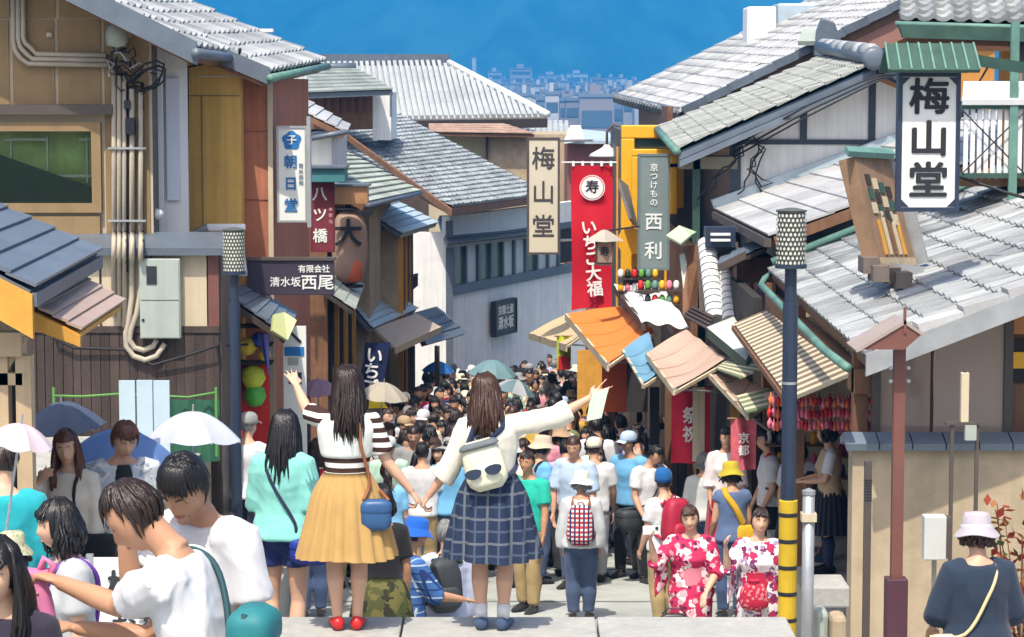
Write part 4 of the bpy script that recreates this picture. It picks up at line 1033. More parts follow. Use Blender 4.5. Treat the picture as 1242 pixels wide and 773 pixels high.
# blue on white sign
s, w, hh = hanging_sign('hanging_sign', 'white hanging sign with blue flower crest and blue characters on the red wall', 335, 153, 373, 270, 26.0, '', .12, M_steel, M_paper)
M_blue = mat('sign_blue', (.02, .16, .42), .6, .08, 6)
cz = hh * .85
MB().add([(0, .004, cz)] + [(w * .30 * (1 + .10 * math.cos(5 * a)) * math.sin(a), .004, cz + w * .30 * (1 + .10 * math.cos(5 * a)) * math.cos(a)) for a in [2 * math.pi * k / 40 for k in range(40)]], [(0, (k + 1) % 40 + 1, k + 1) for k in range(40)]).build('crest', M_blue, s)
letters(s, '子', 0, .0, cz, w * .34, M_paper, .02, .002)
for i, ch in enumerate('朝日堂'): letters(s, ch, -w * .04, .005, hh * (.62 - .225 * i), w * .46, M_blue, .025, .004)
letters(s, '清\n水\n焼\n陶', w * .30, .005, hh * .50, w * .15, mat('sign_grey', (.25, .28, .33), .6), .02, .003, line=1.25)
MB().box(w * .5, w * .62, -.03, .1, -.05, hh + .1).build('post', M_steel, s)
# maroon sign
s, w, hh = hanging_sign('hanging_sign', 'maroon sign with white brush characters next to the painted lantern', 376, 221, 406, 306, 34.8, '', .1, mat('maroon_frame', (.13, .02, .03), .5), mat('maroon_sign', (.17, .025, .035), .6, .08, 5))
for i, ch in enumerate('八ツ橋'): letters(s, ch, -w * .1, .005, hh * (.82 - .30 * i), w * .62, M_paper, .022, .004)
letters(s, '本\n家\n元', w * .34, .005, hh * .52, w * .17, mat('pale_pink_ink', (.6, .35, .35), .6), .02, .003, line=1.5)
MB().bar((w * .5, .05, hh * .9), (-w * 1.2, .3, hh * .9), .04).build('bracket', M_black, s)
s = thing('sign_hood', 'teal metal hood box above the maroon sign', 'sign')
x0, x1, z0, z1 = rect(376, 221, 419, 204, 34.7); MB().box(x0, x1, 34.6, 35.2, z0, z1).build('case', mat('teal_sheet', (.06, .20, .22), .5, .1, 4, dirt=.1), s, bevel=.01); MB().box(x0 - .02, x1 + .02, 34.55, 35.25, z1, z1 + .03).build('lid', M_lead, s); settle(s, ((x0 + x1) / 2, 34.9, z0))
s = thing('copper_light_box', 'small warm copper coloured light box above the painted lantern', 'sign')
x0, x1, z0, z1 = rect(405, 248, 446, 226, 35.4); MB().box(x0, x1, 35.4, 35.7, z0, z1).build('case', mat('copper_sheet', (.55, .30, .15), .35, .2, 5, metal=.4), s, bevel=.01); MB().box(x0 - .03, x1 + .03, 35.35, 35.75, z1, z1 + .03).build('lid', M_lead, s); settle(s, ((x0 + x1) / 2, 35.5, z0))
# big painted lantern
p = at(424, 300, 36.2)
s = thing('paper_lantern', 'large pale pink paper lantern with a black character', 'lantern', (p.x, 36.2, at(424, 346, 36.2).z))
hl = at(424, 254, 36.2).z - at(424, 346, 36.2).z; rl = .23
prof = []
for k in range(25):
    t = k / 24; prof.append((rl * (1 - abs(2 * t - 1) ** 3.2) ** .5 * (1 + .012 * (k % 2)) + .03, t * hl))
MB().lathe(prof, 24).build('paper', mat('lantern_paper', (.46, .31, .23), .7, .1, 5, trans=.3), s, smooth=True)
letters(s, '大', 0, -rl - .035, hl * .68, .42, M_ink, .03, .02)
MB().lathe([(.20, 0), (.2, .02)], 16, (0, 0, hl)).build('cap', M_black, s); MB().lathe([(.2, -.03), (.2, 0)], 16).build('cap', M_black, s)
rb = MB().lathe([(rl * .0, 0), (rl * .5, .01), (rl * .55, .3), (rl * .4, .42), (0, .44)], 14, (.07, -rl * .52, hl * .05)).build('painted_blot', mat('lantern_red', (.62, .13, .06), .7, .15, 6), s, smooth=True)
MB().tube([(0, 0, hl), (0, 0, hl + .25)], .015, 6).build('hanger', M_black, s)
# dark board with white text
s = thing('dark_signboard', 'wide dark projecting signboard with white characters over the left shops', 'sign')
x0, x1, z0, z1 = rect(300, 358, 405, 316, 25.5); w, hh = x1 - x0, z1 - z0; s.location = ((x0 + x1) / 2, 25.5, z0)
MB().box(-w / 2, w / 2, 0, .08, 0, hh).build('board', mat('dark_aubergine_board', (.045, .035, .055), .5, .1, 4), s, bevel=.006)
MB().box(-w / 2 - .02, w / 2 + .02, -.02, .1, hh, hh + .03).build('cap', M_trim, s)
letters(s, '有限会社', w * .27, -.003, hh * .74, hh * .23, M_paper, .02, .003); letters(s, '清水坂', -w * .06, -.003, hh * .36, hh * .30, M_paper, .015, .003); letters(s, '西尾', w * .31, -.003, hh * .34, hh * .46, M_paper, .018, .003, stretch=(1.05, 1))
MB().bar((-w * .5, .04, hh * .8), (-w * .9, .1, hh * .8), .05).build('bracket', M_black, s)
# grey pickle sign
s, w, hh = hanging_sign('hanging_sign', 'tall slate grey hanging sign with pale characters before the yellow frames', 774, 187, 812, 328, 36.5, '', .2, mat('slate_frame', (.13, .17, .17), .5, .1, 4), mat('slate_sign', (.17, .225, .225), .6, .08, 4))
M_pale = mat('pale_lettering', (.70, .74, .72), .6)
letters(s, '京\nつ\nけ\nも\nの', 0, .005, hh * .73, w * .26, M_pale, .02, .004, line=1.05)
letters(s, '西', 0, .005, hh * .41, w * .58, M_pale, .018, .004); letters(s, '利', 0, .005, hh * .16, w * .58, M_pale, .018, .004)
MB().bar((w * .5, .1, hh * .9), (w * 1.3, .4, hh * .9), .05).build('bracket', M_black, s)
# red banner
s = thing('red_banner', 'long red cloth banner with white emblem and brush lettering over the crowd', 'banner')
x0, x1, z0, z1 = rect(693, 377, 743, 201, 39.0); w, hh = x1 - x0, z1 - z0; s.location = ((x0 + x1) / 2, 39.0, z0)
def bw(u, v): return ((u - .5) * w * (1 - .03 * math.sin(v * 6)), .05 * math.sin(u * 5 + v * 3) + .03 * math.sin(v * 9), v * hh + (1 - v) * .04 * math.sin(u * 3.1))
M_ban = mat('banner_red', (.66, .012, .03), .75, .06, 5, .08, 120, trans=.25)
MB().grid(bw, 16, 40).build('cloth', M_ban, s, smooth=True)
M_bw = mat('banner_white', (.80, .76, .74), .75)
def disc(c, r, y, n=28, rin=0): 
    b = MB()
    if rin: 
        b.v = [(c[0] + rr * math.cos(2 * math.pi * k / n), y, c[1] + rr * math.sin(2 * math.pi * k / n)) for rr in (r, rin) for k in range(n)]; b.f = [(k, (k + 1) % n, (k + 1) % n + n, k + n) for k in range(n)]
    else:
        b.v = [(c[0], y, c[1])] + [(c[0] + r * math.cos(2 * math.pi * k / n), y, c[1] + r * math.sin(2 * math.pi * k / n)) for k in range(n)]; b.f = [(0, k + 1, (k + 1) % n + 1) for k in range(n)]
    return b
disc((0, hh * .85), w * .27, -.09).build('emblem', M_bw, s); disc((0, hh * .85), w * .31, -.09, rin=w * .29).build('emblem_ring', M_bw, s)
letters(s, '寿', 0, -.093, hh * .85, w * .34, M_ink, .02, .002)
letters(s, 'い\nち\nご\n大\n福', 0, -.10, hh * .36, w * .40, M_bw, .03, .003, line=.95, ry=-6)
MB().tube([(-w * .75, 0, hh + .05), (w * .62, 0, hh + .05)], .012, 6).build('pole', M_whitepaint, s)
for i in range(5): MB().box(-.02 + (i - 2) * w * .23, .02 + (i - 2) * w * .23, -.012, .012, hh - .01, hh + .07).build('loop', M_bw, s)
MB().tube([(w * .62, 0, hh + .3), (w * .62, 0, -2.2)], .02, 6).build('pole', M_orangewood, s)
# navy flag low on the left
s = thing('navy_flag', 'tilted navy cloth flag with white characters above the crowd', 'banner', at(446, 470, 36.0))
MB().grid(lambda u, v: ((u - .5) * .36 + .16 * v, .03 * math.sin(5 * u + 3 * v), v * .86 - .2), 8, 14).build('cloth', cloth((.012, .02, .07), 'navy_flag'), s, smooth=True)
letters(s, 'い\nち\nご', .06, -.045, .23, .26, M_bw, .03, .002, line=.9, ry=10)
MB().tube([(-.2, 0, -2.2), (-.03, 0, .75)], .015, 6).build('pole', M_black, s)

# awnings of the stalls on the right
def awning(label, pts, m, lip=.10, name='awning', t=.03, lipm=None, poles=(0,), drop=True):
    a = thing(name, label, 'awning')
    P = [at(*p) for p in pts]; n = qn([P[0], P[1], P[2], P[3]])
    q = [P[0], P[1], P[2], P[3]]
    def fn(u, v): 
        p = bil(q, u, v); return p - n * (.09 * math.sin(math.pi * u) * math.sin(math.pi * v) + .012 * math.sin(u * 21 + v * 4))
    MB().grid(fn, 24, 10).build('sheet', m, a, smooth=True)
    for k in (1, 2, 3): MB().tube([fn(k / 4, v / 8) + n * .004 for v in range(9)], .006, 4).build('seam', m, a)
    MB().grid(lambda u, v: fn(u, v) - n * t, 8, 6).build('underside', m, a, smooth=True)
    e0, e1 = P[0], P[1]
    MB().slab([e0, e1, e1 - Vector((0, 0, lip)), e0 - Vector((0, 0, lip))], .03).build('valance', lipm or M_cream, a)
    for i in poles:
        MB().tube([P[i], lerp(P[i], P[3 - i], .9) - Vector((0, 0, .35))], .014, 6).build('strut', M_steel, a)
    MB().bar(P[0] - n * .05, P[3] - n * .05, .035).build('side_rail', M_cream, a); MB().bar(P[1] - n * .05, P[2] - n * .05, .035).build('side_rail', M_cream, a)
    return settle(a, (P[0] + P[2]) / 2)
awning('orange cloth awning below the red banner', [(736, 441, 30.5), (685, 380, 36.4), (752, 372, 37.4), (793, 401, 31.4)], mat('orange_awning', (.78, .24, .04), .7, .05, 4, .06, 60, trans=.15))
awning('faded blue cloth hung between the orange and tan awnings', [(778, 465, 28.4), (754, 424, 30.2), (787, 403, 30.8), (801, 450, 28.7)], mat('blue_awning', (.13, .28, .40), .7, .06, 4, .06, 60), .02, poles=())
awning('wide tan sheet awning in the middle of the right stalls', [(816, 472, 26.8), (783, 428, 29.6), (832, 400, 30.4), (881, 435, 27.8)], M_tanmetal, .07)
awning('lower tan sheet awning beside the striped green canopy', [(905, 502, 24.6), (857, 451, 27.6), (884, 446, 28.0), (938, 480, 25.2)], M_tanmetal, .05)
awning('cream cloth awning of the farthest stall under the banner', [(686, 418, 41.0), (641, 404, 47.0), (690, 380, 47.5), (722, 392, 41.5)], mat('cream_awning', (.66, .54, .33), .7, .05, 4, trans=.2), .12)
a = thing('striped_canopy', 'small green and cream striped canopy beside the tan awnings', 'awning')
q = [at(897, 458, 25.6), at(868, 447, 27.5), at(884, 430, 28.2), at(955, 432, 25.8)]
for i in range(14):
    u0, u1 = i / 14, (i + 1) / 14
    MB().slab([bil(q, 0, u0), bil(q, 1, u0), bil(q, 1, u1 - .004), bil(q, 0, u1 - .004)], .02, qn(q)).build('canopy_slat', [mat('moss_slat', (.16, .21, .12), .7, .1, 5), M_sl[0]][i % 2], a)
q = [at(905, 500, 24.4), at(893, 480, 25.5), at(930, 470, 26.0), at(965, 486, 24.8)]
for i in range(8):
    u0, u1 = i / 8, (i + 1) / 8
    MB().slab([bil(q, u0, 0), bil(q, u1 - .006, 0), bil(q, u1 - .006, 1), bil(q, u0, 1)], .02, qn(q)).build('canopy_slat', [mat('moss_slat', ''), M_sl[0]][i % 2], a)
settle(a, at(920, 460, 25.8))
h = thing('stall_row', 'row of small open stalls with wooden posts under the coloured awnings', 'building')
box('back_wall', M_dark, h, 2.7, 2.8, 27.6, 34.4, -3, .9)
for i, (px, Y) in enumerate([(812, 30.6), (893, 28.2), (768, 33), (742, 36), (716, 39.5)]):
    p = at(px, 430, Y); box('post', [M_brown, M_orangewood, M_cream][i % 3], h, p.x - .05, p.x + .05, Y, Y + .1, street_z(Y), p.z + .1)
for i, (px0, py0, px1, py1, Y, m) in enumerate([(700, 425, 732, 505, 38.5, M_orangewood), (730, 436, 760, 500, 33.5, mat('vermilion_panel', (.60, .12, .03), .6, .1, 5)), (788, 470, 800, 540, 29.8, M_dark), (840, 470, 855, 560, 27.9, M_cream), (760, 440, 786, 500, 31, M_dark)]):
    pbox('stall_panel', m, h, px0, py1, px1, py0, Y, .05)
# flat mossy roof and wrinkled white sheeting above the stalls
q = [at(905, 437, 26.4), at(857, 397, 28.8), at(890, 384, 29.2), at(912, 420, 27.2)]
MB().slab(q, .1, qn(q)).build('flat_roof', mat('pale_green_sheet', (.55, .62, .55), .6, .15, 4, dirt=.3), h)
MB().slab([q[0], q[1], q[1] - Vector((0, 0, .12)), q[0] - Vector((0, 0, .12))], .04).build('flat_roof_edge', M_copper_d, h)
q = [at(778, 392, 31.2), at(744, 346, 37.0), at(800, 342, 37.5), at(836, 398, 31.0)]
n_ = qn(q)
MB().grid(lambda u, v: bil(q, u, v) + n_ * (.016 * math.sin(u * 15 + 3 * math.sin(v * 5)) + .014 * math.sin(v * 13 + u * 7)), 60, 40).build('white_sheeting', mat('white_tarpaulin', (.72, .73, .72), .6, .08, 5, .2, 30), h, smooth=True)
MB().slab([q[0], q[1], q[1] - Vector((0, 0, .1)), q[0] - Vector((0, 0, .1))], .05).build('sheeting_edge', M_dkwood, h)
q = [at(858, 400, 29.0), at(828, 384, 31), at(842, 372, 31.5), at(868, 384, 29.5)]
course_roof(h, q, 4, M_dkwood, .03, 'dark_roof_board')
settle(h, (2.4, 31, -2.7))
# barrel tile strips
h = thing('barrel_tile_roof', 'two upright rows of white barrel tiles with dark laps beside the slate sign', 'roof')
for (a0, b0, Ya, Yb2, r, n) in [((857, 293), (868, 388), 31.0, 30.2, .115, 12), ((880, 330), (886, 390), 30.8, 30.0, .10, 8)]:
    A0, B0 = at(a0[0], a0[1], Ya), at(b0[0], b0[1], Yb2)
    for k in range(n):
        p, p2 = lerp(B0, A0, k / n), lerp(B0, A0, (k + .86) / n); p3 = lerp(B0, A0, (k + 1) / n)
        MB().tube([p, p2], [r * 1.03, r * .97], 24).build('barrel_tile', M_whitepaint, h); MB().tube([p2, p3], r * .93, 20).build('lap_joint', M_kawara_d, h)
MB().slab([at(846, 292, 31.3), at(896, 296, 31.1), at(902, 392, 30.4), at(850, 392, 30.6)], .05).build('backing_board', M_dkwood, h)
settle(h, at(870, 392, 30.5))
h = thing('gabled_kiosk', 'small brown kiosk with dark tiled cap roof beside the barrel tiles', 'kiosk')
q = [at(872, 322, 29.6), at(876, 312, 31.0), at(932, 285, 31.0), at(926, 298, 29.6)]
d_ = deck(h, q, .05, M_dkwood); course_roof(d_, q, 4, M_lead, .03)
x0, x1, z0, z1 = rect(893, 400, 938, 312, 30); box('wall', M_brown, h, x0, x1, 30, 31, z0 - 1, z1)
for i in range(6): MB().slab([at(893 + i * 5, 345 + (i % 2) * 6, 29.97), at(899 + i * 5, 342, 29.97), at(902 + i * 5, 386, 29.97), at(896 + i * 5, 388, 29.97)], .02, Vector((0, -1, 0))).build('painted_panel', [M_red, M_cream, mat('mauve_paint', (.30, .25, .38), .7)][i % 3], h)
MB().slab([at(870, 322, 29.5), at(905, 304, 29.5), at(905, 314, 29.5), at(872, 330, 29.5)], .04, Vector((0, -1, 0))).build('bargeboard', M_trim, h)
for i, z in enumerate((283, 290)): pbox('vent_bar', M_whitepaint, h, 862, z, 886, z + 3, 30.6, .05)
pbox('vent_box', M_navy, h, 856, 276, 892, 300, 30.7, .3)
settle(h, at(915, 400, 30.3))
s = thing('leaning_board', 'tall brown leaning board with pale green peaked cap', 'sign')
MB().slab([at(828, 300, 33.0), at(845, 298, 33.2), at(838, 386, 32.6), at(828, 386, 32.4)], .08).build('board', M_brown, s)
MB().slab([at(808, 288, 33.0), at(824, 276, 33.1), at(845, 284, 33.2), at(838, 288, 32.7), at(826, 298, 32.5)], .03).build('cap', mat('pale_green_cap', (.42, .52, .36), .6, .1, 4), s)
MB().slab([at(824, 310, 32.9), at(830, 308, 32.9), at(838, 345, 32.7), at(832, 380, 32.5)], .03).build('pale_panel', M_greyp, s)
settle(s, at(835, 386, 32.5))
# shop displays under the right awnings
gcs = [M_red, M_paper, M_yellow, mat('leaf_green', (.10, .30, .05), .6), M_black, M_pink, M_copper]
for k, (px, py, Y, lab) in enumerate([(800, 352, 34.5, 'cluttered shelf of red and white jars below the slate sign'), (775, 338, 35.5, 'small shelf of jars beside the yellow frames')]):
    g = thing('jar_shelf', lab, 'shelf', at(px, py, Y))
    for r in range(2):
        MB().box(-.3, .3, 0, .2, r * -.2 - .02, r * -.2).build('shelf_board', M_dkwood, g)
        for i in range(6): MB().lathe([(.035, 0), (.045, .05), (.04, .1), (.02, .13)], 8).build('jar', gcs[(i * 3 + r + k) % 7], g, loc=(-.26 + i * .1, .08, r * -.2), smooth=True)
for k, (px, Y, m, lab, hgt) in enumerate([(838, 28.2, mat('crimson_cloth', (.55, .02, .05), .8, .1, 6), 'crimson hanging curtain with white brush marks beside the stall post', 92), (902, 25.4, mat('pink_print_cloth', (.62, .13, .16), .8, .25, 14), 'pink and red printed cloth banner by the shop assistant', 62), (684, 42, mat('lime_cloth', (.45, .55, .03), .8, .2, 9), 'lime and red hanging banner at the far stall', 40)]):
    p0, p1 = at(px, 470 if k == 0 else (508 if k == 1 else 408), Y), at(px, (470 if k == 0 else (508 if k == 1 else 408)) + hgt, Y)
    g = thing('noren_curtain', lab, 'curtain', (p0.x, Y, p1.z)); ww = [.22, .13, .12][k]; hh = p0.z - p1.z
    MB().grid(lambda u, v: ((u - .5) * 2 * ww, .03 * math.sin(u * 9 + v * 2), v * hh), 14, 10).build('cloth', m, g, smooth=True)
    MB().tube([(-ww - .04, 0, hh), (ww + .04, 0, hh)], .015, 6).build('rod', M_brown, g)
    if k < 2: letters(g, ['祭\n祝', '京\n都'][k], 0, -.05, hh * .5, ww * .9, M_bw, .03, .002, line=1.1)
    else: MB().box(-ww * .8, ww * .8, -.045, -.035, 0, hh * .4).build('red_band', M_red, g)

# ---- lamps
def street_lamp(label, px, ytop, ybot, Y, wpx, guard=False):
    r = wpx / 2 / F_PX * Y; zt, zb = at(px, ytop, Y).z, at(px, ybot, Y).z; x = at(px, ytop, Y).x; zg = stand_z(x, Y) - .02
    t = thing('street_lamp', label, 'street lamp', (x, Y, zg)); H0, H1 = zb - zg, zt - zg
    MB().lathe([(.5 * r, 0), (.5 * r, H0 - .28), (.4 * r, H0 - .28), (.4 * r, H0)], 16).build('pole', M_navy, t, smooth=False)
    MB().lathe([(r * .62, 0), (r * .62, .25), (r * .5, .28)], 16).build('base', M_navy, t)
    sh = MB().lathe([(r * .9, H0), (r * .9, H1)], 24).build('lamp_body', mat('lamp_dark_mesh', (.09, .10, .09), .5, .1, 8), t, smooth=False)
    dot = MB(); nz, na = 11, 22
    for j in range(nz):
        for i in range(na):
            a = 2 * math.pi * (i + .5 * (j % 2)) / na; z = H0 + (H1 - H0) * (j + .7) / (nz + .4); ca, sa = math.cos(a), math.sin(a); rr = r * .045 * 2.0; rz = (H1 - H0) / nz * .36
            vs = [(r * 1.0 * ca + rr * -sa * math.cos(b) , r * 1.0 * sa + rr * ca * math.cos(b), z + rz * math.sin(b)) for b in [k * math.pi / 3 for k in range(6)]]
            dot.add(vs, [(0, 1, 2, 3, 4, 5)])
    tag(dot.build('perforated_shade', mat('lamp_perforation', (.62, .62, .52), .5, .1, 9), t), kind='stuff')
    MB().lathe([(r, H1), (r * 1.04, H1 + .012), (r * .3, H1 + .03)], 24).build('cap', mat('lamp_dark_mesh', ''), t); MB().lathe([(r * 1.05, H0 - .02), (r * 1.05, H0 + .01)], 24).build('collar', M_navy, t)
    if guard:
        zz = at(px, 607, Y).z - zg
        MB().lathe([(.62 * r, .0), (.62 * r, zz), (.5 * r, zz + .005)], 16).build('guard_sleeve', mat('yellow_sleeve', (.60, .40, .02), .65, .12, 6, .1, 60, dirt=.2), t)
        for k in range(12):
            z = zz - .12 - k * .2
            if z > .05: MB().lathe([(.64 * r, z), (.65 * r, z + .012), (.64 * r, z + .03)], 16).build('guard_strap', M_black, t)
        zb2 = at(px, 466, Y).z - zg; MB().lathe([(.52 * r, zb2), (.52 * r, zb2 + .02)], 16).build('clamp', M_steel, t)
    return t
street_lamp('navy lamp post with perforated head and yellow strapped sleeve beside the tea shop', 960, 257, 322, 18.3, 37, True)
street_lamp('navy lamp post with perforated head in front of the red house', 283.5, 280, 330, 22.6, 27)
street_lamp('slim lamp post standing before the white wall at the bend', 580, 355, 378, 58.0, 12)
t = thing('wall_lamp_arm', 'white tube lamp on an arm above the left lamp post', 'street light')
MB().tube([at(236, 283, 25.2), at(252, 276, 25.2)], .04, 8).build('bracket', M_steel, t); x0, x1, z0, z1 = rect(250, 281, 297, 272, 25.2); box('tube', M_whitepaint, t, x0, x1, 25.2, 25.3, z0, z1, .02); settle(t, at(240, 283, 25.2))
t = thing('white_street_lamp', 'white shaded street lamp on a curled arm above the red banner', 'street light', at(736, 190, 46))
MB().lathe([(.34, 0), (.30, .05), (.08, .17), (.05, .22)], 20).build('shade', M_whitepaint, t, smooth=True); MB().tube([(0, 0, .2), (.0, 0, .45), (.12, 0, .6), (.26, 0, .55), (.3, 0, .3)], .025, 8).build('arm', M_trim, t, smooth=True)
t = thing('eave_lantern', 'small roofed wooden lantern hanging before the red banner', 'lantern', at(733, 318, 35.0))
MB().box(-.11, .11, -.11, .11, 0, .30).build('paper_box', mat('lantern_brown', (.28, .20, .15), .7, .1, 6), t); MB().lathe([(.28, .30), (.22, .34), (.05, .45), (.0, .46)], 4).build('roof', mat('lantern_cap', (.40, .36, .30), .7, .15, 5), t)
for sx in (-1, 1):
    for sy in (-1, 1): MB().box(sx * .115 - .012, sx * .115 + .012, sy * .115 - .012, sy * .115 + .012, -.02, .32).build('frame_bar', M_dkwood, t)
MB().box(-.14, .14, -.14, .14, -.04, -.015).build('base', M_dkwood, t); letters(t, '寿', 0, -.114, .15, .14, M_ink, .02, .002); MB().bar((0, 0, .44), (.5, .1, .5), .025).build('hanger', M_black, t)

# ---- brown post with gabled cap, and other posts by the beige wall
p = at(1086, 760, 15.2); gz_ = stand_z(p.x, 15.2)
t = thing('capped_post', 'brown steel post with little gabled cap standing before the beige wall', 'post', (p.x, 15.2, gz_ - .02))
zt = at(1086, 385, 15.2).z - gz_; zb = at(1086, 697, 15.2).z - gz_
MB().box(-.035, .035, -.035, .035, 0, zt).build('shaft', M_rust, t); MB().box(-.066, .066, -.066, .066, 0, zb).build('base_sleeve', mat('dark_plum_steel', (.085, .035, .05), .45, .1, 6), t, bevel=.006)
MB().slab([(-.30, -.2, zt - .16), (0.0, -.2, zt + .02), (0.0, .22, zt + .02), (-.30, .22, zt - .16)], .02).build('cap_slope', mat('brown_grey_cap', (.33, .27, .24), .6, .1, 5), t); MB().slab([(0.0, -.2, zt + .02), (.12, -.2, zt - .06), (.12, .22, zt - .06), (0, .22, zt + .02)], .02).build('cap_slope', mat('brown_grey_cap', ''), t)
MB().add([(-.27, -.19, zt - .16), (0, -.19, zt), (.1, -.19, zt - .07), (.0, -.19, zt - .16)], [(3, 2, 1, 0)]).build('cap_gable', M_rust, t)
MB().box(-.008, .008, -.2, -.18, zt - .06, zt + .1).build('finial', M_rust, t)
for z in (442, 458):
    for sx in (-1, 1): MB().lathe([(.0, 0), (.012, .004), (.012, .02), (0, .022)], 8).build('bolt', M_steel, t, loc=(sx * .055, -.01, at(0, z, 15.2).z - gz_)).rotation_euler = (R(90), 0, 0)
    MB().box(-.06, .06, -.01, .01, at(0, z, 15.2).z - gz_ - .005, at(0, z, 15.2).z - gz_ + .005).build('bolt_bar', M_steel, t)
t = thing('dark_bollard', 'slim dark bollard with slotted top left of the brown post', 'bollard', (at(1050, 770, 15.4).x, 15.4, stand_z(2.2, 15.4) - .02)); H = at(1050, 560, 15.4).z - t.location.z
MB().box(-.022, .022, -.022, .022, 0, H).build('shaft', M_trim, t)
for k in range(8): MB().box(-.024, .024, -.025, -.021, H - .12 - k * .018, H - .112 - k * .018).build('slot', M_black, t)
t = thing('metal_stand', 'thin two legged metal stand with pale upright tube against the beige wall', 'stand', (at(1166, 700, 18.6).x, 18.6, -1.3))
Z = lambda py: at(0, py, 18.6).z + 1.3
for dx in (-.09, .10): MB().box(dx - .014, dx + .014, -.014, .014, 0, Z(515)).build('leg', M_trim, t)
MB().box(-.14, .15, -.03, .03, Z(515), Z(512)).build('top_plate', M_trim, t); MB().box(-.03, .03, -.03, .03, Z(512), Z(452)).build('tube', M_cream, t, bevel=.005); MB().box(-.012, .012, -.012, .012, Z(452), Z(447)).build('tip', M_trim, t); MB().box(.0, .085, -.06, .0, Z(533), Z(515.3)).build('box', M_greyp, t)
t = thing('junction_box', 'pale grey electric box on a thin post by the beige wall', 'box', (at(1134, 760, 17.0).x, 17.0, stand_z(2.9, 17.0) - .02)); Z = lambda py: at(0, py, 17.0).z - t.location.z
MB().box(-.095, .06, -.06, .06, Z(678), Z(625)).build('case', mat('pale_grey_enamel', (.55, .56, .53), .5, .05, 5, dirt=.1), t, bevel=.008); MB().box(.06, .10, -.05, .06, Z(676), Z(627)).build('side_plate', M_trim, t); MB().box(-.015, .015, .06, .09, 0, Z(630)).build('post', M_pipe, t)
t = thing('steel_tube_post', 'galvanised steel tube standing just right of the yellow sleeve', 'post', (at(979, 760, 18.0).x, 18.0, -1.38)); Z = lambda py: at(0, py, 18.0).z + 1.38
MB().tube([(0, 0, 0), (0, 0, Z(598))], .045, 12).build('tube', M_steel, t, smooth=True); MB().lathe([(.05, 0), (.05, .03), (.0, .05)], 12, (0, 0, Z(600))).build('cap', M_steel, t); MB().box(-.055, .055, -.055, .055, Z(632), Z(622)).build('collar', M_cream, t)
# kerb blocks and drain beside the ramp
for k, (px0, py0, px1, py1, Y, dep, lab) in enumerate([(984, 712, 1031, 730, 19.0, .5, 'white stone slab behind the steel tube'), (990, 742, 1006, 760, 18.4, .25, 'rough grey rock at the foot of the steel tube'), (1008, 748, 1028, 766, 18.3, .25, 'brown rock beside the rough grey rock')]):
    x0, x1, z0, z1 = rect(px0, py1, px1, py0, Y); g = box('stone_block', [M_stone, M_greyp, M_beige][k], None, x0, x1, Y, Y + dep, z0 - (.05 if k == 0 else .3), z1, .015 if k == 0 else .04); tag(g, lab, 'stone')
g = thing('drain_grate', 'pale slatted grate at the foot of the brown post', 'grate', (at(1060, 745, 17.0).x, 17.0, stand_z(2.5, 17.0)))
for k in range(9): MB().box(-.3 + 0, .35, -.3 + k * .09, -.25 + k * .09, .0, .05 + .012 * 0).build('grate_bar', M_stone, g)
# power cable across the upper right
tag(MB().tube([at(1085, 194, 21.5), at(1120, 205, 21.4), at(1170, 217, 21.2), at(1225, 235, 21.0), at(1260, 245, 21.0)], .014, 6).build('overhead_cable', M_rope, None, smooth=True), 'black cable sagging across the large white sign', 'cable')

# ---- left foreground props
g = thing('folding_panel', 'pale blue folded panel leaning behind the umbrellas', 'panel')
x0, x1, z0, z1 = rect(144, 512, 206, 462, 21.5)
for i in range(3): MB().box(x0 + i * (x1 - x0) / 3 + .006, x0 + (i + 1) * (x1 - x0) / 3 - .006, 21.5 + .02 * (i % 2), 21.54 + .02 * (i % 2), -.02, z1).build('leaf', mat('pale_blue_panel', (.42, .54, .60), .5, .06, 4, dirt=.1), g)
settle(g, ((x0 + x1) / 2, 21.5, z0 - .5))
g = thing('green_rope_fence', 'bright green rope fence strung along the dark boarding', 'fence')
M_grn = mat('green_rope', (.10, .27, .06), .7, .15, 9)
MB().tube([at(64, 480, 21.9), at(100, 481, 21.9), at(143, 478, 21.9), at(190, 480, 21.9), at(228, 482, 21.9), at(262, 476, 21.9)], .011, 6).build('rope', M_grn, g, smooth=True)
for px in (65, 262): MB().tube([at(px, 470, 21.9), Vector((at(px, 470, 21.9).x, 21.9, -.03))], .014, 6).build('post', M_grn, g)
MB().grid(lambda u, v: at(206 + 60 * u, 560 - 75 * v, 22.0) + Vector((0, .03 * math.sin(u * 14), 0)), 20, 8).build('net', mat('dark_green_net', (.03, .12, .07), .8), g, smooth=True)
settle(g, at(160, 520, 21.9))
g = thing('toy_stand', 'red toy stand with round green and yellow balloons under the left canopy', 'stall')
x0, x1, z0, z1 = rect(291, 520, 326, 440, 25.3); box('back_panel', mat('bright_red_panel', (.60, .03, .02), .6, .1, 5), g, x0, x1, 25.3, 25.36, z0 - 1.2, z1)
for i, (px, py, rr, m) in enumerate([(307, 458, .13, mat('lime_balloon', (.55, .60, .04), .3)), (309, 480, .12, mat('green_balloon', (.10, .45, .05), .3)), (300, 420, .10, mat('yellow_toy', (.75, .55, .05), .4)), (314, 412, .08, mat('blue_toy', (.05, .12, .55), .4)), (320, 430, .07, mat('yellow_toy', ''))]):
    MB().lathe([(.0, -rr), (rr * .6, -rr * .8), (rr, -rr * .1), (rr * .8, rr * .65), (rr * .3, rr * .95), (0, rr)], 14).build('balloon', m, g, loc=at(px, py, 25.15), smooth=True)
for i in range(3): 
    z = at(0, 440 + i * -22, 25.3).z; box('rack_board', M_dkwood, g, x0 - .05, x1 + .05, 25.1, 25.4, z, z + .02)
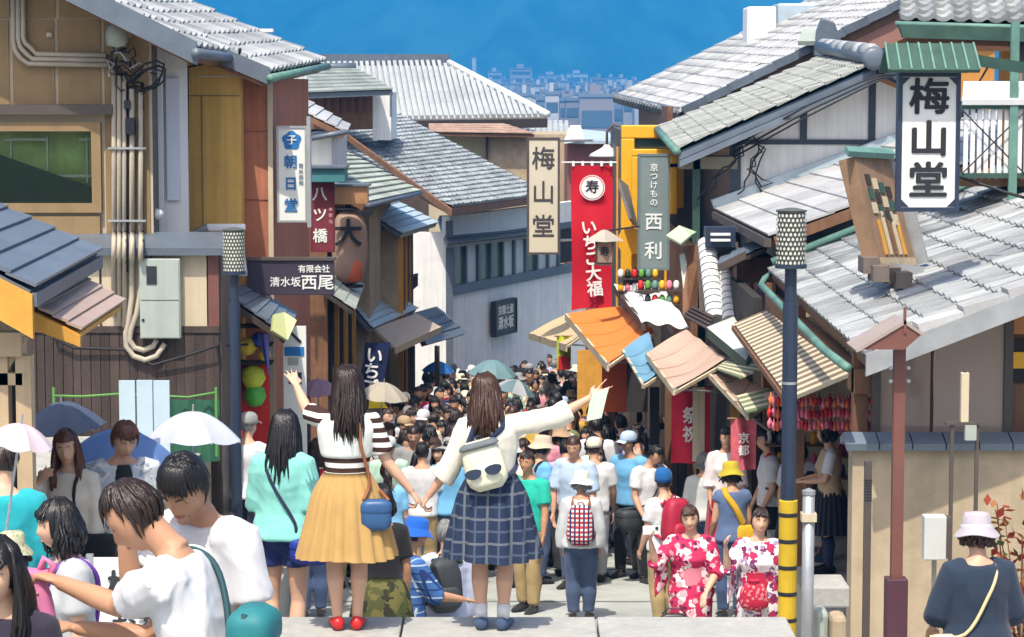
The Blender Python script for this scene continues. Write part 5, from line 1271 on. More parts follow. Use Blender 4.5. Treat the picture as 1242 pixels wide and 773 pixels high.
MB().grid(lambda u, v: at(312 + 14 * u + 14 * v * (1 - u), 405 + 50 * v, 24.9) + Vector((0, .04 * math.sin(8 * u), 0)), 6, 10).build('streamer', mat('violet_streamer', (.16, .16, .55), .6), g, smooth=True)
settle(g, ((x0 + x1) / 2, 25.3, z0 - 1.2))
g = thing('poster_board', 'white poster stand with blue band and drawings beside the red wall', 'sign')
x0, x1, z0, z1 = rect(344, 475, 371, 396, 25.4); w = x1 - x0
box('board', M_paper, g, x0, x1, 25.4, 25.45, z0 - 1.0, z1); pbox('blue_band', M_blue, g, 345, 421, 369, 432, 25.392, .006); pbox('picture', M_greyp, g, 349, 434, 362, 443, 25.392, .006); pbox('picture', M_navy, g, 350, 452, 366, 466, 25.392, .006); MB().slab([at(349, 402, 25.388), at(352, 401, 25.388), at(366, 414, 25.388), at(364, 417, 25.388)], .005, Vector((0, -1, 0))).build('brush_mark', M_ink, g)
settle(g, ((x0 + x1) / 2, 25.4, z0 - 1.0))
g = thing('pale_lime_panel', 'pale lime square panel hanging at the edge of the left canopy', 'sign'); MB().slab([at(330, 383, 24.1), at(343, 380, 24.3), at(358, 390, 24.3), at(347, 414, 24.1), at(328, 402, 24.1)], .03).build('panel', mat('pale_lime', (.55, .60, .28), .7, .06, 5), g); settle(g, at(340, 400, 24.2))
# A-board at the terrace edge
p = at(165, 745, 13.4)
g = thing('standing_noticeboard', 'white standing noticeboard with black lettering among the children', 'sign', (p.x, 13.4, 0))
MB().slab([(-.26, 0, .12), (.24, 0, .12), (.24, .12, .68), (-.26, .12, .68)], .03).build('board', M_paper, g); letters(g, '梅山', 0, -.012 + .085, .52, .17, M_ink, .04, .002, rx=78); letters(g, 'お茶', 0, .02, .30, .15, M_ink, .03, .002, rx=78)
for sx in (-.25, .23): MB().box(sx - .018, sx + .018, -.02, .02, 0, .72).build('leg', M_steel, g)
MB().box(-.3, .28, -.05, .05, .06, .1).build('foot_bar', M_whitepaint, g)

# ---- shrub with red leaves by the beige wall
rp = random.Random(5)
g = thing('red_leaf_shrub', 'shrub with orange red and green leaves at the picture edge by the wall', 'shrub', (at(1245, 700, 16.2).x, 16.2, -1.25))
stem = MB(); lv = {0: MB(), 1: MB(), 2: MB()}
for k in range(26):
    pts = [V0 := Vector((rp.gauss(0, .05), rp.gauss(0, .05), 0))]
    tip = Vector((rp.uniform(-.32, .35), rp.uniform(-.25, .25), rp.uniform(.5, 2.0))); pts += [lerp(V0, tip, .5) + Vector((0, 0, .1)), tip]; stem.tube(pts, [.012, .008, .003], 5)
    for j in range(26):
        q = lerp(pts[1], tip, rp.random()) + Vector((rp.gauss(0, .05), rp.gauss(0, .05), rp.gauss(0, .05))); u = Vector((rp.gauss(0, 1), rp.gauss(0, 1), rp.gauss(-.2, .6))).normalized() * rp.uniform(.06, .11); w = u.cross(Vector((rp.random(), rp.random(), 1))).normalized() * .028
        lv[rp.choice((0, 0, 1, 2))].add([q, q + u * .5 + w, q + u, q + u * .5 - w], [(0, 1, 2, 3)])
stem.build('stems', M_brown, g)
for k, cc in enumerate([(.28, .04, .02), (.32, .13, .03), (.07, .13, .03)]): lv[k].build('foliage', mat('shrub_leaf_%d' % k, cc, .6, .25, 9, trans=.3), g)
# ---- lettering and crests belong to the boards they are painted on
for o in list(COL.objects):
    if o.parent is not None and o.name.split('.')[0] in ('lettering', 'crest', 'emblem', 'emblem_ring', 'corner_piece', 'hood_seam', 'guard_strap', 'gutter_lip', 'cap_gable', 'latch', 'meter_window', 'slot', 'brush_mark', 'blue_band', 'picture'):
        host = next((c for n_ in ('face', 'board', 'cloth', 'hood', 'guard_sleeve', 'gutter', 'cap_slope', 'door', 'shaft', 'paper', 'paper_box') for c in o.parent.children if c.name.split('.')[0] == n_), None)
        if host is not None and host is not o:
            o.location = o.location - host.location; o.parent = host

g = thing('yellow_pennant', 'small yellow tour guide pennant beside the navy flag', 'flag', at(447, 500, 33.0))
MB().tube([(0, 0, -.6), (.02, 0, .42)], .008, 6).build('stick', M_steel, g); MB().slab([(.0, -.01, .05), (.26, -.02, .06), (.03, -.01, .40)], .006).build('cloth', cloth((.70, .50, .02), 'pennant_yellow'), g)

x0 = at(262, 600, 23.9).x; g = box('entrance_step', M_stone, None, x0, x0 + .62, 23.35, 25.5, -2.5, -1.585, .015); tag(g, 'grey stone entrance step under the elderly man by the toy stand', 'step')
# ================================================================== PEOPLE
WORK = bpy.data.scenes.new('workbench')                   # a side scene, so that shaping a figure does not re-evaluate the whole street
def fuse(mb, voxel, smooth=3, fac=.5):
    """melt overlapping closed shells into one continuous skin"""
    me = mb.mesh('shell'); o = bpy.data.objects.new('shell', me); WORK.collection.objects.link(o)
    r = o.modifiers.new('r', 'REMESH'); r.mode = 'VOXEL'; r.voxel_size = voxel; r.adaptivity = 0
    if smooth:
        s = o.modifiers.new('s', 'SMOOTH'); s.factor = fac; s.iterations = smooth
    with bpy.context.temp_override(scene=WORK, view_layer=WORK.view_layers[0]): dg = bpy.context.evaluated_depsgraph_get()
    out = bpy.data.meshes.new_from_object(o.evaluated_get(dg))
    bpy.data.objects.remove(o); bpy.data.meshes.remove(me)
    out.polygons.foreach_set('use_smooth', [True] * len(out.polygons))
    return out
def wrinkle(me, amp, seed=0, f=1.0, z_lo=None):
    n = len(me.vertices)
    if not n: return me
    co = np.empty(n * 3); me.vertices.foreach_get('co', co); co = co.reshape(-1, 3)
    no = np.empty(n * 3); me.vertex_normals.foreach_get('vector', no); no = no.reshape(-1, 3)
    r = np.random.default_rng(seed); d = np.zeros(n)
    for k in range(9):
        w = r.normal(size=3); w[2] *= .55; w = w / np.linalg.norm(w) * r.uniform(18, 62) * f
        ph = r.uniform(0, 6.28); w2 = r.normal(size=3) * 7
        d += (1 - np.abs(np.sin(co @ w * .5 + ph + 1.6 * np.sin(co @ w2 + k))) ** .7 - .18) * (np.sin(co @ w2 * .7 + ph) * .5 + .5)
    co += no * (d * amp / 2.2)[:, None]
    me.vertices.foreach_set('co', co.ravel()); me.update(); return me
def loft(b, rings, n=14):
    """closed shell from rings (centre, x half-axis vector, y half-axis vector)"""
    base = len(b.v)
    for c, ax, ay in rings:
        for k in range(n):
            a = 2 * math.pi * k / n; q = c + ax * math.cos(a) + ay * math.sin(a); b.v.append((q.x, q.y, q.z))
    for i in range(len(rings) - 1):
        for k in range(n):
            p, q = base + i * n + k, base + i * n + (k + 1) % n
            b.f.append((p, q, q + n, p + n))
    b.f.append(tuple(base + k for k in range(n - 1, -1, -1))); b.f.append(tuple(base + (len(rings) - 1) * n + k for k in range(n)))
def head_pt(d):
    """head surface for a unit direction (x right, y to the face, z up), in metres for a head 0.23 m high"""
    x, y, z = d
    a, b, c = .074, .092, .115
    if z < 0: a *= 1 - .26 * (-z) ** 1.6
    X, Y, Z = x * a, y * b, z * c
    if z < -.1 and y < .2: Y += .035 * min(1, (-z - .1) * 1.5) * max(0, .35 - y)          # nape
    if z < -.35 and y > 0: Y += .018 * y * (-z - .35) / .65                                # chin
    if y > .3:
        g = lambda x0, z0, sx, sz: math.exp(-((X - x0) / sx) ** 2 - ((Z - z0) / sz) ** 2)
        Y += .024 * g(0, -.030, .011, .016) + .012 * g(0, -.010, .009, .020)               # nose
        Y -= .011 * (g(.032, .004, .016, .011) + g(-.032, .004, .016, .011))               # eye sockets
        Y += .005 * g(0, -.066, .022, .010) + .006 * (g(.03, .022, .02, .008) + g(-.03, .022, .02, .008)) + .005 * g(0, -.100, .018, .012)
        Y += .004 * (g(.042, -.035, .018, .018) + g(-.042, -.035, .018, .018))
    return Vector((X, Y, Z))
def sphere_dirs(nu, nv):
    for j in range(nv + 1):
        t = math.pi * j / nv
        for i in range(nu):
            a = 2 * math.pi * i / nu; yield Vector((math.sin(t) * math.cos(a), math.sin(t) * math.sin(a), -math.cos(t)))
def perp(d, hint):
    n = hint - d * hint.dot(d)
    if n.length < 1e-4: n = Vector((0, 1, 0)) - d * d.y
    return n.normalized()
class Fig:
    """joint positions of one figure in its own frame: x right, y ahead, z up, feet at 0"""
    def __init__(s, H=1.65, fem=True, girth=1.0, lean=0, tilt=0, twist=0, head=(0, 0, 0), la=None, ra=None, stride=0.0, spread=1.0, hands=('relaxed', 'relaxed'), sit=0, lp=None, rp=None, hs=1.0):
        s.H, s.fem, s.g, s.hands, s.hs = H, fem, girth, hands, hs
        s.T = Matrix.Rotation(R(-lean), 3, 'X') @ Matrix.Rotation(R(tilt), 3, 'Y') @ Matrix.Rotation(R(twist), 3, 'Z')
        s.hip = Vector((0, 0, .52 * H))
        s.sw = (.098 if fem else .113) * H * (1 + (girth - 1) * .5)
        N = Vector
        def torso(x, y, z): return s.hip + s.T @ N((x, y, z * H - .52 * H))
        s.torso = torso
        s.hr = Euler((R(head[1]), R(head[2]), R(head[0]))).to_matrix()
        s.neck = torso(0, .0, .845)
        s.HM = s.T @ s.hr
        s.hk = H * .135 / .23 * hs * (1.03 if fem else 1.0)
        s.head = s.neck + s.T @ N((0, .012 * H, .018 * H)) + s.HM @ N((0, .008 * H, .070 * H))
        s.arm = {}
        for side, a in ((-1, la), (1, ra)):
            up, fo = a if a else (N((side * .16, -.02, -1)), N((side * .03, .22, -1)))
            up, fo = N(up).normalized(), N(fo).normalized()
            sh = torso(side * (s.sw - .012 * H), 0, .80); el = sh + up * .172 * H; wr = el + fo * .148 * H
            s.arm[side] = (sh, el, wr, fo)
        s.leg = {}
        for side in (-1, 1):
            st = stride * side
            hp = s.hip + N((side * .052 * H * (1.05 if fem else 1), 0, -.02 * H))
            an = N((side * .050 * H * spread, st * .5 * H, .045 * H + max(0, -st) * .05 * H))
            kn = lerp(hp, an, .5) + N((side * .004, .018 * H + abs(st) * .06 * H, 0)); s.leg[side] = (hp, kn, an, st)
    RINGS = [(.455, .030, .038, 0), (.485, .082, .062, -.004), (.525, .098, .070, -.008), (.565, .090, .062, -.004), (.61, .074, .052, 0), (.66, .080, .056, .002), (.715, .091, .063, .005), (.765, .097, .058, .0), (.80, .092, .048, -.004), (.825, .062, .040, -.004), (.848, .034, .034, 0)]
    def torso_rings(s, e=0.0, lo=.45, hi=.86, flare=0.0):
        H, out = s.H, []
        for z, rx, ry, oy in s.RINGS:
            if not (lo <= z <= hi): continue
            if s.fem:
                if .59 < z < .64: rx *= .92
                if .70 < z < .74: ry *= 1.13; oy += .006
            else:
                if z < .58: rx *= .92
                if z > .7: rx *= 1.10
            rx, ry = rx * H * s.g + e, ry * H * s.g + e
            if flare: k = max(0, (.66 - z) / .2); rx += flare * k; ry += flare * k
            out.append((s.torso(0, oy * H, z), s.T @ Vector((rx, 0, 0)), s.T @ Vector((0, ry, 0))))
        return out
    def limb(s, b, pts, rs, n=12):
        dense, rr = [], []
        for i in range(len(pts) - 1):
            for k in range(3):
                t = k / 3; dense.append(lerp(pts[i], pts[i + 1], t)); rr.append(lerp(rs[i], rs[i + 1], t))
        dense.append(pts[-1]); rr.append(rs[-1]); b.tube(dense, rr, n)
    def arm_pts(s, side, frac=1.0, e=0.0, loose=0.0):
        """points and radii along the arm to a fraction of its length"""
        H = s.H; sh, el, wr, fo = s.arm[side]; k = (.96 if s.fem else 1.08) * (.6 + .4 * s.g)
        P = [s.torso(side * s.sw * .55, 0, .795), sh, lerp(sh, el, .5), el, lerp(el, wr, .35), lerp(el, wr, .8), wr]
        Rr = [.034, .0315, .027, .0225, .0225, .0165, .0145]; T = [0, 0, .27, .54, .70, .90, 1.0]
        pts, rs = [], []
        for i, p in enumerate(P):
            if T[i] <= frac: pts.append(p); rs.append(Rr[i] * H * k + e + loose * T[i])
            else:
                t = (frac - T[i - 1]) / (T[i] - T[i - 1])
                if t > .02: pts.append(lerp(P[i - 1], p, t)); rs.append(lerp(Rr[i - 1], Rr[i], t) * H * k + e + loose * frac)
                break
        return pts, rs
    def leg_pts(s, side, frac=1.0, e=0.0, loose=0.0):
        H = s.H; hp, kn, an, st = s.leg[side]; k = (1.0 if s.fem else 1.02) * (.5 + .5 * s.g)
        P = [hp + Vector((0, 0, .03 * H)), lerp(hp, kn, .12), lerp(hp, kn, .5), lerp(hp, kn, .93), lerp(kn, an, .08), lerp(kn, an, .35), lerp(kn, an, .75), an]
        Rr = [.040, .052, .045, .033, .031, .033, .022, .0195]; T = [0, .06, .26, .47, .54, .68, .87, 1.0]
        pts, rs = [], []
        for i, p in enumerate(P):
            q = p + Vector((0, -.012 * H if i == 5 else 0, 0))
            if T[i] <= frac: pts.append(q); rs.append(Rr[i] * H * k + e + loose * T[i])
            else:
                t = (frac - T[i - 1]) / (T[i] - T[i - 1])
                if t > .02: pts.append(lerp(P[i - 1], q, t)); rs.append(lerp(Rr[i - 1], Rr[i], t) * H * k + e + loose * frac)
                break
        return pts, rs
    def hand(s, b, side):
        sh, el, wr, d = s.arm[side]; pose = s.hands[0 if side < 0 else 1]; k = s.H / 1.68 * (.95 if s.fem else 1.06)
        hint = Vector((-side * 1.0, .25, 0)) if abs(d.z) > .6 else Vector((0, .3, -1))
        if pose in ('v', 'open_up', 'shade'): hint = Vector((0, 1, .1)) if pose == 'v' else Vector((0, -1, .1))
        n = perp(d, hint); x = d.cross(n) * side                        # x points to the little finger or the thumb side
        w = .020 * k
        loft(b, [(wr - d * .01, x * .018 * k, n * .014 * k), (wr + d * .025 * k, x * .030 * k, n * .015 * k), (wr + d * .06 * k, x * .038 * k, n * .015 * k), (wr + d * .092 * k, x * .037 * k, n * .012 * k)], 10)
        curl = {'relaxed': (22, 28, 20), 'open': (4, 8, 5), 'fist': (70, 85, 50), 'v': (0, 0, 0), 'shade': (6, 8, 6), 'open_up': (5, 8, 6), 'grip': (55, 75, 45)}[pose]
        for i in range(4):
            c = curl
            if pose == 'v': c = (2, 4, 2) if i in (0, 1) else (80, 85, 40)
            off = (1.5 - i); ln = (.046, .050, .047, .037)[i] * k
            p = wr + d * (.088 - .004 * abs(off)) * k + x * off * .0198 * k
            spread = off * (.16 if pose in ('open', 'v', 'open_up', 'shade') else .05)
            if pose == 'v': spread = {0: .28, 1: -.22}.get(i, 0)
            dd = (d + x * spread).normalized(); pts = [p - dd * .015]; ang = 0
            for j, l in enumerate((ln * .95, ln * .62, ln * .5)):
                ang += R(c[j]); pts.append(pts[-1] + (dd * math.cos(ang) + n * math.sin(ang)) * (l + (.015 if j == 0 else 0)))
            b.tube(pts, [.0088 * k, .0082 * k, .0076 * k, .0060 * k], 8)
        tp = wr + d * .028 * k + x * .026 * k; td = (d * .75 + x * .75 + n * .35).normalized()
        b.tube([tp - td * .012, tp + td * .032 * k, tp + (td * .55 + (d * .8 + n * .4) * .45).normalized() * .066 * k], [.0125 * k, .011 * k, .0078 * k], 8)
    def body(s, voxel=.011, fingers=True, feet=True):
        b = MB(); H = s.H
        loft(b, s.torso_rings(), 18)
        s.limb(b, [s.torso(0, -.004 * H, .835), s.neck + s.T @ Vector((0, .006 * H, .01 * H)), s.head - s.HM @ Vector((0, .012, .06))], [.036 * H, .0305 * H, .031 * H])
        base = len(b.v); nu, nv = 36, 30
        for d in sphere_dirs(nu, nv): p = s.head + s.HM @ (head_pt(d) * s.hk); b.v.append((p.x, p.y, p.z))
        for j in range(nv):
            for i in range(nu): b.f.append((base + j * nu + i, base + j * nu + (i + 1) % nu, base + (j + 1) * nu + (i + 1) % nu, base + (j + 1) * nu + i))
        for sd in (-1, 1):                                              # ears
            c = s.head + s.HM @ (Vector((sd * .073, -.008, -.008)) * s.hk)
            loft(b, [(c + s.HM @ Vector((sd * -.01, 0, z * .03)) * s.hk, s.HM @ Vector((.016, 0, 0)) * s.hk * w, s.HM @ Vector((0, .016, 0)) * s.hk * w) for z, w in ((-1.05, .4), (-.6, .8), (0, 1), (.6, 1.1), (1, .7))], 8)
            P_, R_ = s.arm_pts(sd); s.limb(b, P_, R_); s.hand(b, sd)
            P_, R_ = s.leg_pts(sd); s.limb(b, P_, R_, 14)
            an = s.leg[sd][2]; f = Vector((sd * .12, 1, 0)).normalized(); x = Vector((f.y, -f.x, 0))
            loft(b, [(an + f * t * H - Vector((0, 0, dz * H)), x * rx * H, Vector((0, 0, rz * H))) for t, dz, rx, rz in ((-.035, .030, .012, .012), (-.02, .022, .020, .020), (.02, .020, .024, .022), (.06, .030, .026, .014), (.10, .034, .022, .009))], 10)
        return fuse(b, voxel, 2, .45)
    def face(s, parent, skin_dark=False, smile=False):
        """eyes, brows and lips as small pieces lying on the face"""
        k = s.hk
        def on(x, z, o=.0015):
            best = None
            for yy in (1.0,):
                lo = Vector((x / .074, 0, z / .115)); r2 = lo.x ** 2 + lo.z ** 2
                d = Vector((lo.x, math.sqrt(max(.02, 1 - r2)), lo.z)).normalized(); p = head_pt(d)
            return s.head + s.HM @ (Vector((x, p.y + o, z)) * k)
        for sd in (-1, 1):
            c = on(sd * .031, .002, -.001)
            b = MB(); n = 10
            X, Z = s.HM @ Vector((1, 0, 0)), s.HM @ Vector((0, 0, 1)); F_ = s.HM @ Vector((0, 1, 0))
            ring = lambda rx, rz, fo, cx=0.0: [tuple(c + X * (cx + rx * math.cos(a)) * k + Z * rz * math.sin(a) * k + F_ * (fo - .003 * abs(math.cos(a))) * k) for a in [2 * math.pi * i / n for i in range(n)]]
            b.v = ring(.0160, .0072, 0) + ring(.0080, .0068, .0035); b.v.append(tuple(c + F_ * .0045 * k))
            b.f = [(i, (i + 1) % n, n + (i + 1) % n, n + i) for i in range(n)] + [(n + i, n + (i + 1) % n, 2 * n) for i in range(n)]
            eo = b.build('eye', M_sclera, parent); eo.data.materials.append(M_eye)
            for q_ in eo.data.polygons: q_.material_index = 0 if q_.index < n else 1
            MB().tube([c + X * x_ * k + Z * z_ * k + F_ * .002 * k for x_, z_ in ((-.0165, .001), (-.008, .0068), (0, .0082), (.008, .0068), (.0165, .001))], [.0008 * k, .0016 * k, .0018 * k, .0016 * k, .0008 * k], 4).build('eyelid', M_hair['dark'], parent)
            pts = [on(sd * x, z, .002) for x, z in ((.014, .024), (.028, .029), (.044, .024))]
            MB().tube(pts, [.0020 * k, .0026 * k, .0012 * k], 5).build('eyebrow', M_hair['black'], parent)
        if smile:
            MB().tube([on(x, z, .001) for x, z in ((-.024, -.060), (-.012, -.067), (0, -.069), (.012, -.067), (.024, -.060))], [.002 * k, .0055 * k, .0065 * k, .0055 * k, .002 * k], 6).build('lips', M_lip, parent)
        else:
            MB().tube([on(x, z, .001) for x, z in ((-.021, -.066), (-.010, -.065), (0, -.066), (.010, -.065), (.021, -.066))], [.002 * k, .0052 * k, .0062 * k, .0052 * k, .002 * k], 6).build('lips', M_lip, parent)
    # ---------------- hair
    def hair(s, style, length=.0, seed=0, locks=80, part=.0, bangs=.35, vol=1.0):
        """cap over the skull plus strands; style long / bob / short / pony / bun"""
        r = random.Random(seed); b = MB(); k = s.hk; H = s.H
        nu, nv = 30, 20
        pts = list(sphere_dirs(nu, nv)); base = len(b.v)
        def inface(d): return d.y > .18 and d.z < .60 - bangs * .55 and abs(d.x) < .80 + .1 * d.z and d.z > -2
        for d in pts:
            th = (1.10 + .05 * math.sin(9 * d.x + 3 * d.z + seed) * .4) * (1 if d.z > -.2 else .98)
            if style == 'short': th = 1.085 if d.z > 0 else 1.04
            q = head_pt(d); q = Vector((q.x * th * vol, min(q.y, .092 * max(.3, d.y) if d.y > .3 else q.y) * th, q.z * th)) * k
            b.v.append(tuple(s.head + s.HM @ q))
        cut = -.42 if style == 'short' else -.75
        for j in range(nv):
            for i in range(nu):
                ids = (base + j * nu + i, base + j * nu + (i + 1) % nu, base + (j + 1) * nu + (i + 1) % nu, base + (j + 1) * nu + i)
                m = (pts[ids[0] - base] + pts[ids[1] - base] + pts[ids[2] - base] + pts[ids[3] - base]) / 4
                if m.z < cut or inface(m) or (style in ('short', 'pony', 'bun') and m.z < .55 and m.y > -.12 + .62 * max(0, m.z - .02) and m.z < .5): continue
                b.f.append(ids)
        down = Vector((0, 0, -1))
        def strand(d0, L, w, out=1.12, push=None, wave=.012):
            """follows the skull from the crown outwards, then hangs"""
            P = []; n = 8
            d = d0.copy()
            crown = Vector((part, -.15, 1)).normalized()
            path = []
            for t in (0.25, .6, 1.0):
                dd = (crown * (1 - t) + d * t).normalized(); p = head_pt(dd); p = Vector((p.x * out * vol, min(p.y, .10) * out, p.z * out)) * k
                path.append(s.head + s.HM @ p)
            ph = r.uniform(0, 6.28); end = path[-1]
            if L > .01:
                side = (s.HM @ Vector((d.x, d.y, 0)))
                for t in (.2, .4, .6, .8, 1.0):
                    q = end + down * L * t + Vector((side.x, side.y, 0)) * (.012 * math.sin(t * 3.1)) + Vector((math.sin(ph + t * 5), math.cos(ph * 1.7 + t * 4), 0)) * wave * t
                    if push is not None: q += push * t
                    path.append(q)
            m = len(path); ws = [w * (.75 + .5 * min(1, i / 2)) * (1 if i < m - 3 else [1, .75, .25][i - (m - 3)]) for i in range(m)]
            b.tube(path, ws, 4)
        if style in ('long', 'bob'):
            L0 = length
            back = s.T @ Vector((0, -.05 * H, .78 * H))
            rings = []                                                   # body of the hair mass
            c0 = s.head + s.HM @ (Vector((0, -.045, -.02)) * k)
            for t, rx, ry in ((0, .074, .055), (.25, .080, .055), (.55, .078, .045), (.85, .062, .034), (1.0, .03, .02)):
                c = c0 + down * (L0 * t) + Vector((0, 0, 0)) + (s.T @ Vector((0, -.045, 0)) + s.HM @ Vector((0, -.012, 0))) * (min(1, t * 1.6) * (1 if L0 > .2 else .15))
                rings.append((c, s.HM @ Vector((rx * k * vol, 0, 0)), s.HM @ Vector((0, ry * k, 0))))
            loft(b, rings, 14)
            for i in range(locks):
                az = r.uniform(-1, 1) * math.pi * .70; ca = -math.cos(az); d = Vector((math.sin(az), ca, r.uniform(-.35, .15))).normalized()
                if d.y > .35: continue
                pu = (s.T @ Vector((0, -.06, 0))) * (1 if d.y < .1 else .0) * (1 if L0 > .2 else 0)
                strand(d, max(.04, L0 * r.uniform(.82, 1.06) - max(0, d.z) * .08), .0085 * k * r.uniform(.7, 1.3), 1.12 + r.uniform(0, .05), pu + Vector((r.gauss(0, .012), r.gauss(0, .01), 0)))
        else:
            for i in range(locks):
                d = Vector((r.gauss(0, 1), r.gauss(-.05, 1), r.gauss(.15, .65))).normalized()
                if d.z < -.45 or (inface(d) and d.z < .30) or (d.y > .25 and d.z < .1): continue
                crown = Vector((part, -.25, 1)).normalized(); lift = r.uniform(0, .05); jit = Vector((r.gauss(0, .10), r.gauss(0, .10), r.gauss(0, .06)))
                path = []; t0 = r.uniform(.15, .55)
                for q in range(5):
                    t = lerp(t0, 1.12 if d.y < .1 else 1.0, q / 4); dd = (crown * (1 - t) + (d + jit * t) * t).normalized(); p_ = head_pt(dd); o_ = 1.075 + lift * t * t + (.03 if style == 'short' else 0) * (vol - .95) * 4 * t
                    path.append(s.head + s.HM @ (Vector((p_.x * o_ * vol, min(p_.y, .098) * o_, p_.z * o_)) * k))
                w = .0062 * k * r.uniform(.7, 1.3); b.tube(path, [w * .6, w, w, w * .75, w * .15], 4)
        if bangs > .3 and style == 'short':                                # ragged fringe swept from the crown
            for i in range(locks // 4):
                x = r.uniform(-.75, .75); zt = .50 - bangs * .45 + r.uniform(-.06, .22); d = Vector((x + r.gauss(0, .05), .80, zt)).normalized(); crown = Vector((part + x * .3, -.1, 1)).normalized(); path = []
                for q in range(6):
                    t = lerp(.3, 1.0, q / 5); dd = (crown * (1 - t) + d * t).normalized(); p_ = head_pt(dd); o_ = 1.085 + .05 * math.sin(math.pi * t); path.append(s.head + s.HM @ (Vector((p_.x * o_, min(p_.y, .094) * o_, p_.z * o_)) * k))
                w = .0055 * k * r.uniform(.7, 1.3); b.tube(path, [w * .6, w, w, w, w * .7, w * .12], 4)
        elif bangs > .3:
            for i in range(max(14, locks // 5)):
                x = r.uniform(-.62, .62); d = Vector((x, .72, .66 - bangs * .34 + r.uniform(-.06, .08))).normalized(); strand(d, .012 + .012 * r.random(), .0058 * k, 1.08 + r.uniform(0, .03), None, .003)
        if style == 'pony':
            c0 = s.head + s.HM @ (Vector((0, -.105, .02)) * k)
            for i in range(26): q = c0 + Vector((r.gauss(0, .012), r.gauss(0, .01), r.gauss(0, .01))); b.tube([q, q + s.HM @ Vector((r.gauss(0, .01), -.05, .01)), q + s.HM @ Vector((r.gauss(0, .02), -.07, -.09)), q + s.HM @ Vector((r.gauss(0, .03), -.055, -.22))], [.008, .012, .010, .003], 4)
        if style == 'bun':
            c0 = s.head + s.HM @ (Vector((0, -.10, .055)) * k); b.lathe([(.0, -.045), (.035, -.03), (.05, 0), (.035, .03), (0, .045)], 12, tuple(c0))
        me = b.mesh('hair', None, True); return me
    # ---------------- clothes
    def top(s, sleeve=.34, e=.012, lo=.50, loose=.03, flare=.015, amp=.006, seed=1, voxel=.013, hi=.83, hang=True, wf=1.0):
        b = MB(); rings = s.torso_rings(e, lo, hi, flare)
        if hang:                                                        # the cloth falls straight from the chest
            wide = .090 * s.H * s.g * (1 if s.fem else 1.1) + e; deep = .058 * s.H * s.g + e
            rings = [(c_, ax_ * max(1, min(1.25, .97 * wide / ax_.length)), ay_ * max(1, min(1.25, .97 * deep / ay_.length))) if i_ < len(rings) - 3 else (c_, ax_, ay_) for i_, (c_, ax_, ay_) in enumerate(rings)]
        c, ax, ay = rings[0]
        loft(b, [(c - s.T @ Vector((0, 0, .03)), ax * 1.01, ay * 1.01)] + rings, 18)
        if sleeve > .05:
            for sd in (-1, 1):
                P_, R_ = s.arm_pts(sd, sleeve, e, loose); s.limb(b, P_, R_)
        return wrinkle(fuse(b, voxel, 3), amp, seed, wf)
    def collar(s, e=.004):
        b = MB(); rings = []
        for z, w in ((.822, 1.22), (.846, 1.12), (.856, 1.12)): rings.append((s.torso(0, .0, z), s.T @ Vector((.039 * s.H * w, 0, 0)), s.T @ Vector((0, .037 * s.H * w, 0))))
        base = 0; n = 16
        for c, ax, ay in rings:
            for k in range(n): a = 2 * math.pi * k / n; b.v.append(tuple(c + ax * math.cos(a) + ay * math.sin(a) - s.T @ Vector((0, 0, .02 * (math.sin(a) > .8)))))
        for i in range(2):
            for k in range(n): b.f.append((i * n + k, i * n + (k + 1) % n, (i + 1) * n + (k + 1) % n, (i + 1) * n + k))
        return b.mesh('collar', None, True)
    def trousers(s, frac=.97, e=.012, loose=.018, amp=.006, seed=2, voxel=.014):
        b = MB(); loft(b, s.torso_rings(e, .44, .60), 16)
        for sd in (-1, 1):
            P_, R_ = s.leg_pts(sd, frac, e, loose); s.limb(b, P_, R_, 14)
        return wrinkle(fuse(b, voxel, 3), amp, seed)
    def skirt(s, hem=.30, flare=.17, pleats=18, depth=.016, waist=.60, seed=3, e=.014):
        """hangs from the waist; pleats deepen towards the hem"""
        H = s.H; n = max(72, pleats * 8); b = MB(); r = random.Random(seed); m = 16
        ph = [r.uniform(-.5, .5) for _ in range(pleats + 1)]
        for j in range(m + 1):
            t = j / m; z = lerp(waist, hem, t)
            hx = .076 * H * s.g + e; hy = .055 * H * s.g + e
            k = math.sin(min(1, t / .35) * math.pi / 2)
            rx, ry = hx + (.024 * H + e) * k + (flare - .0) * t * t ** .2 * .8, hy + (.022 * H + e) * k + flare * t ** 1.2 * .75
            for i in range(n):
                a = 2 * math.pi * i / n; w = pleats * a + .8 * math.sin(a * 3 + seed) + ph[int(i / n * pleats)] * .3
                f = 1 + (depth / .15) * (abs(math.sin(w / 2)) ** .8 - .5) * min(1, .25 + t)
                p = Vector((rx * f * math.cos(a), ry * f * math.sin(a) - .006 * H, z * H + .008 * math.sin(3 * a + seed) * t)); b.v.append(tuple(p))
        for j in range(m):
            for i in range(n): b.f.append((j * n + i, j * n + (i + 1) % n, (j + 1) * n + (i + 1) % n, (j + 1) * n + i))
        b.f.append(tuple(range(n)))
        return b.mesh('skirt', None, True)
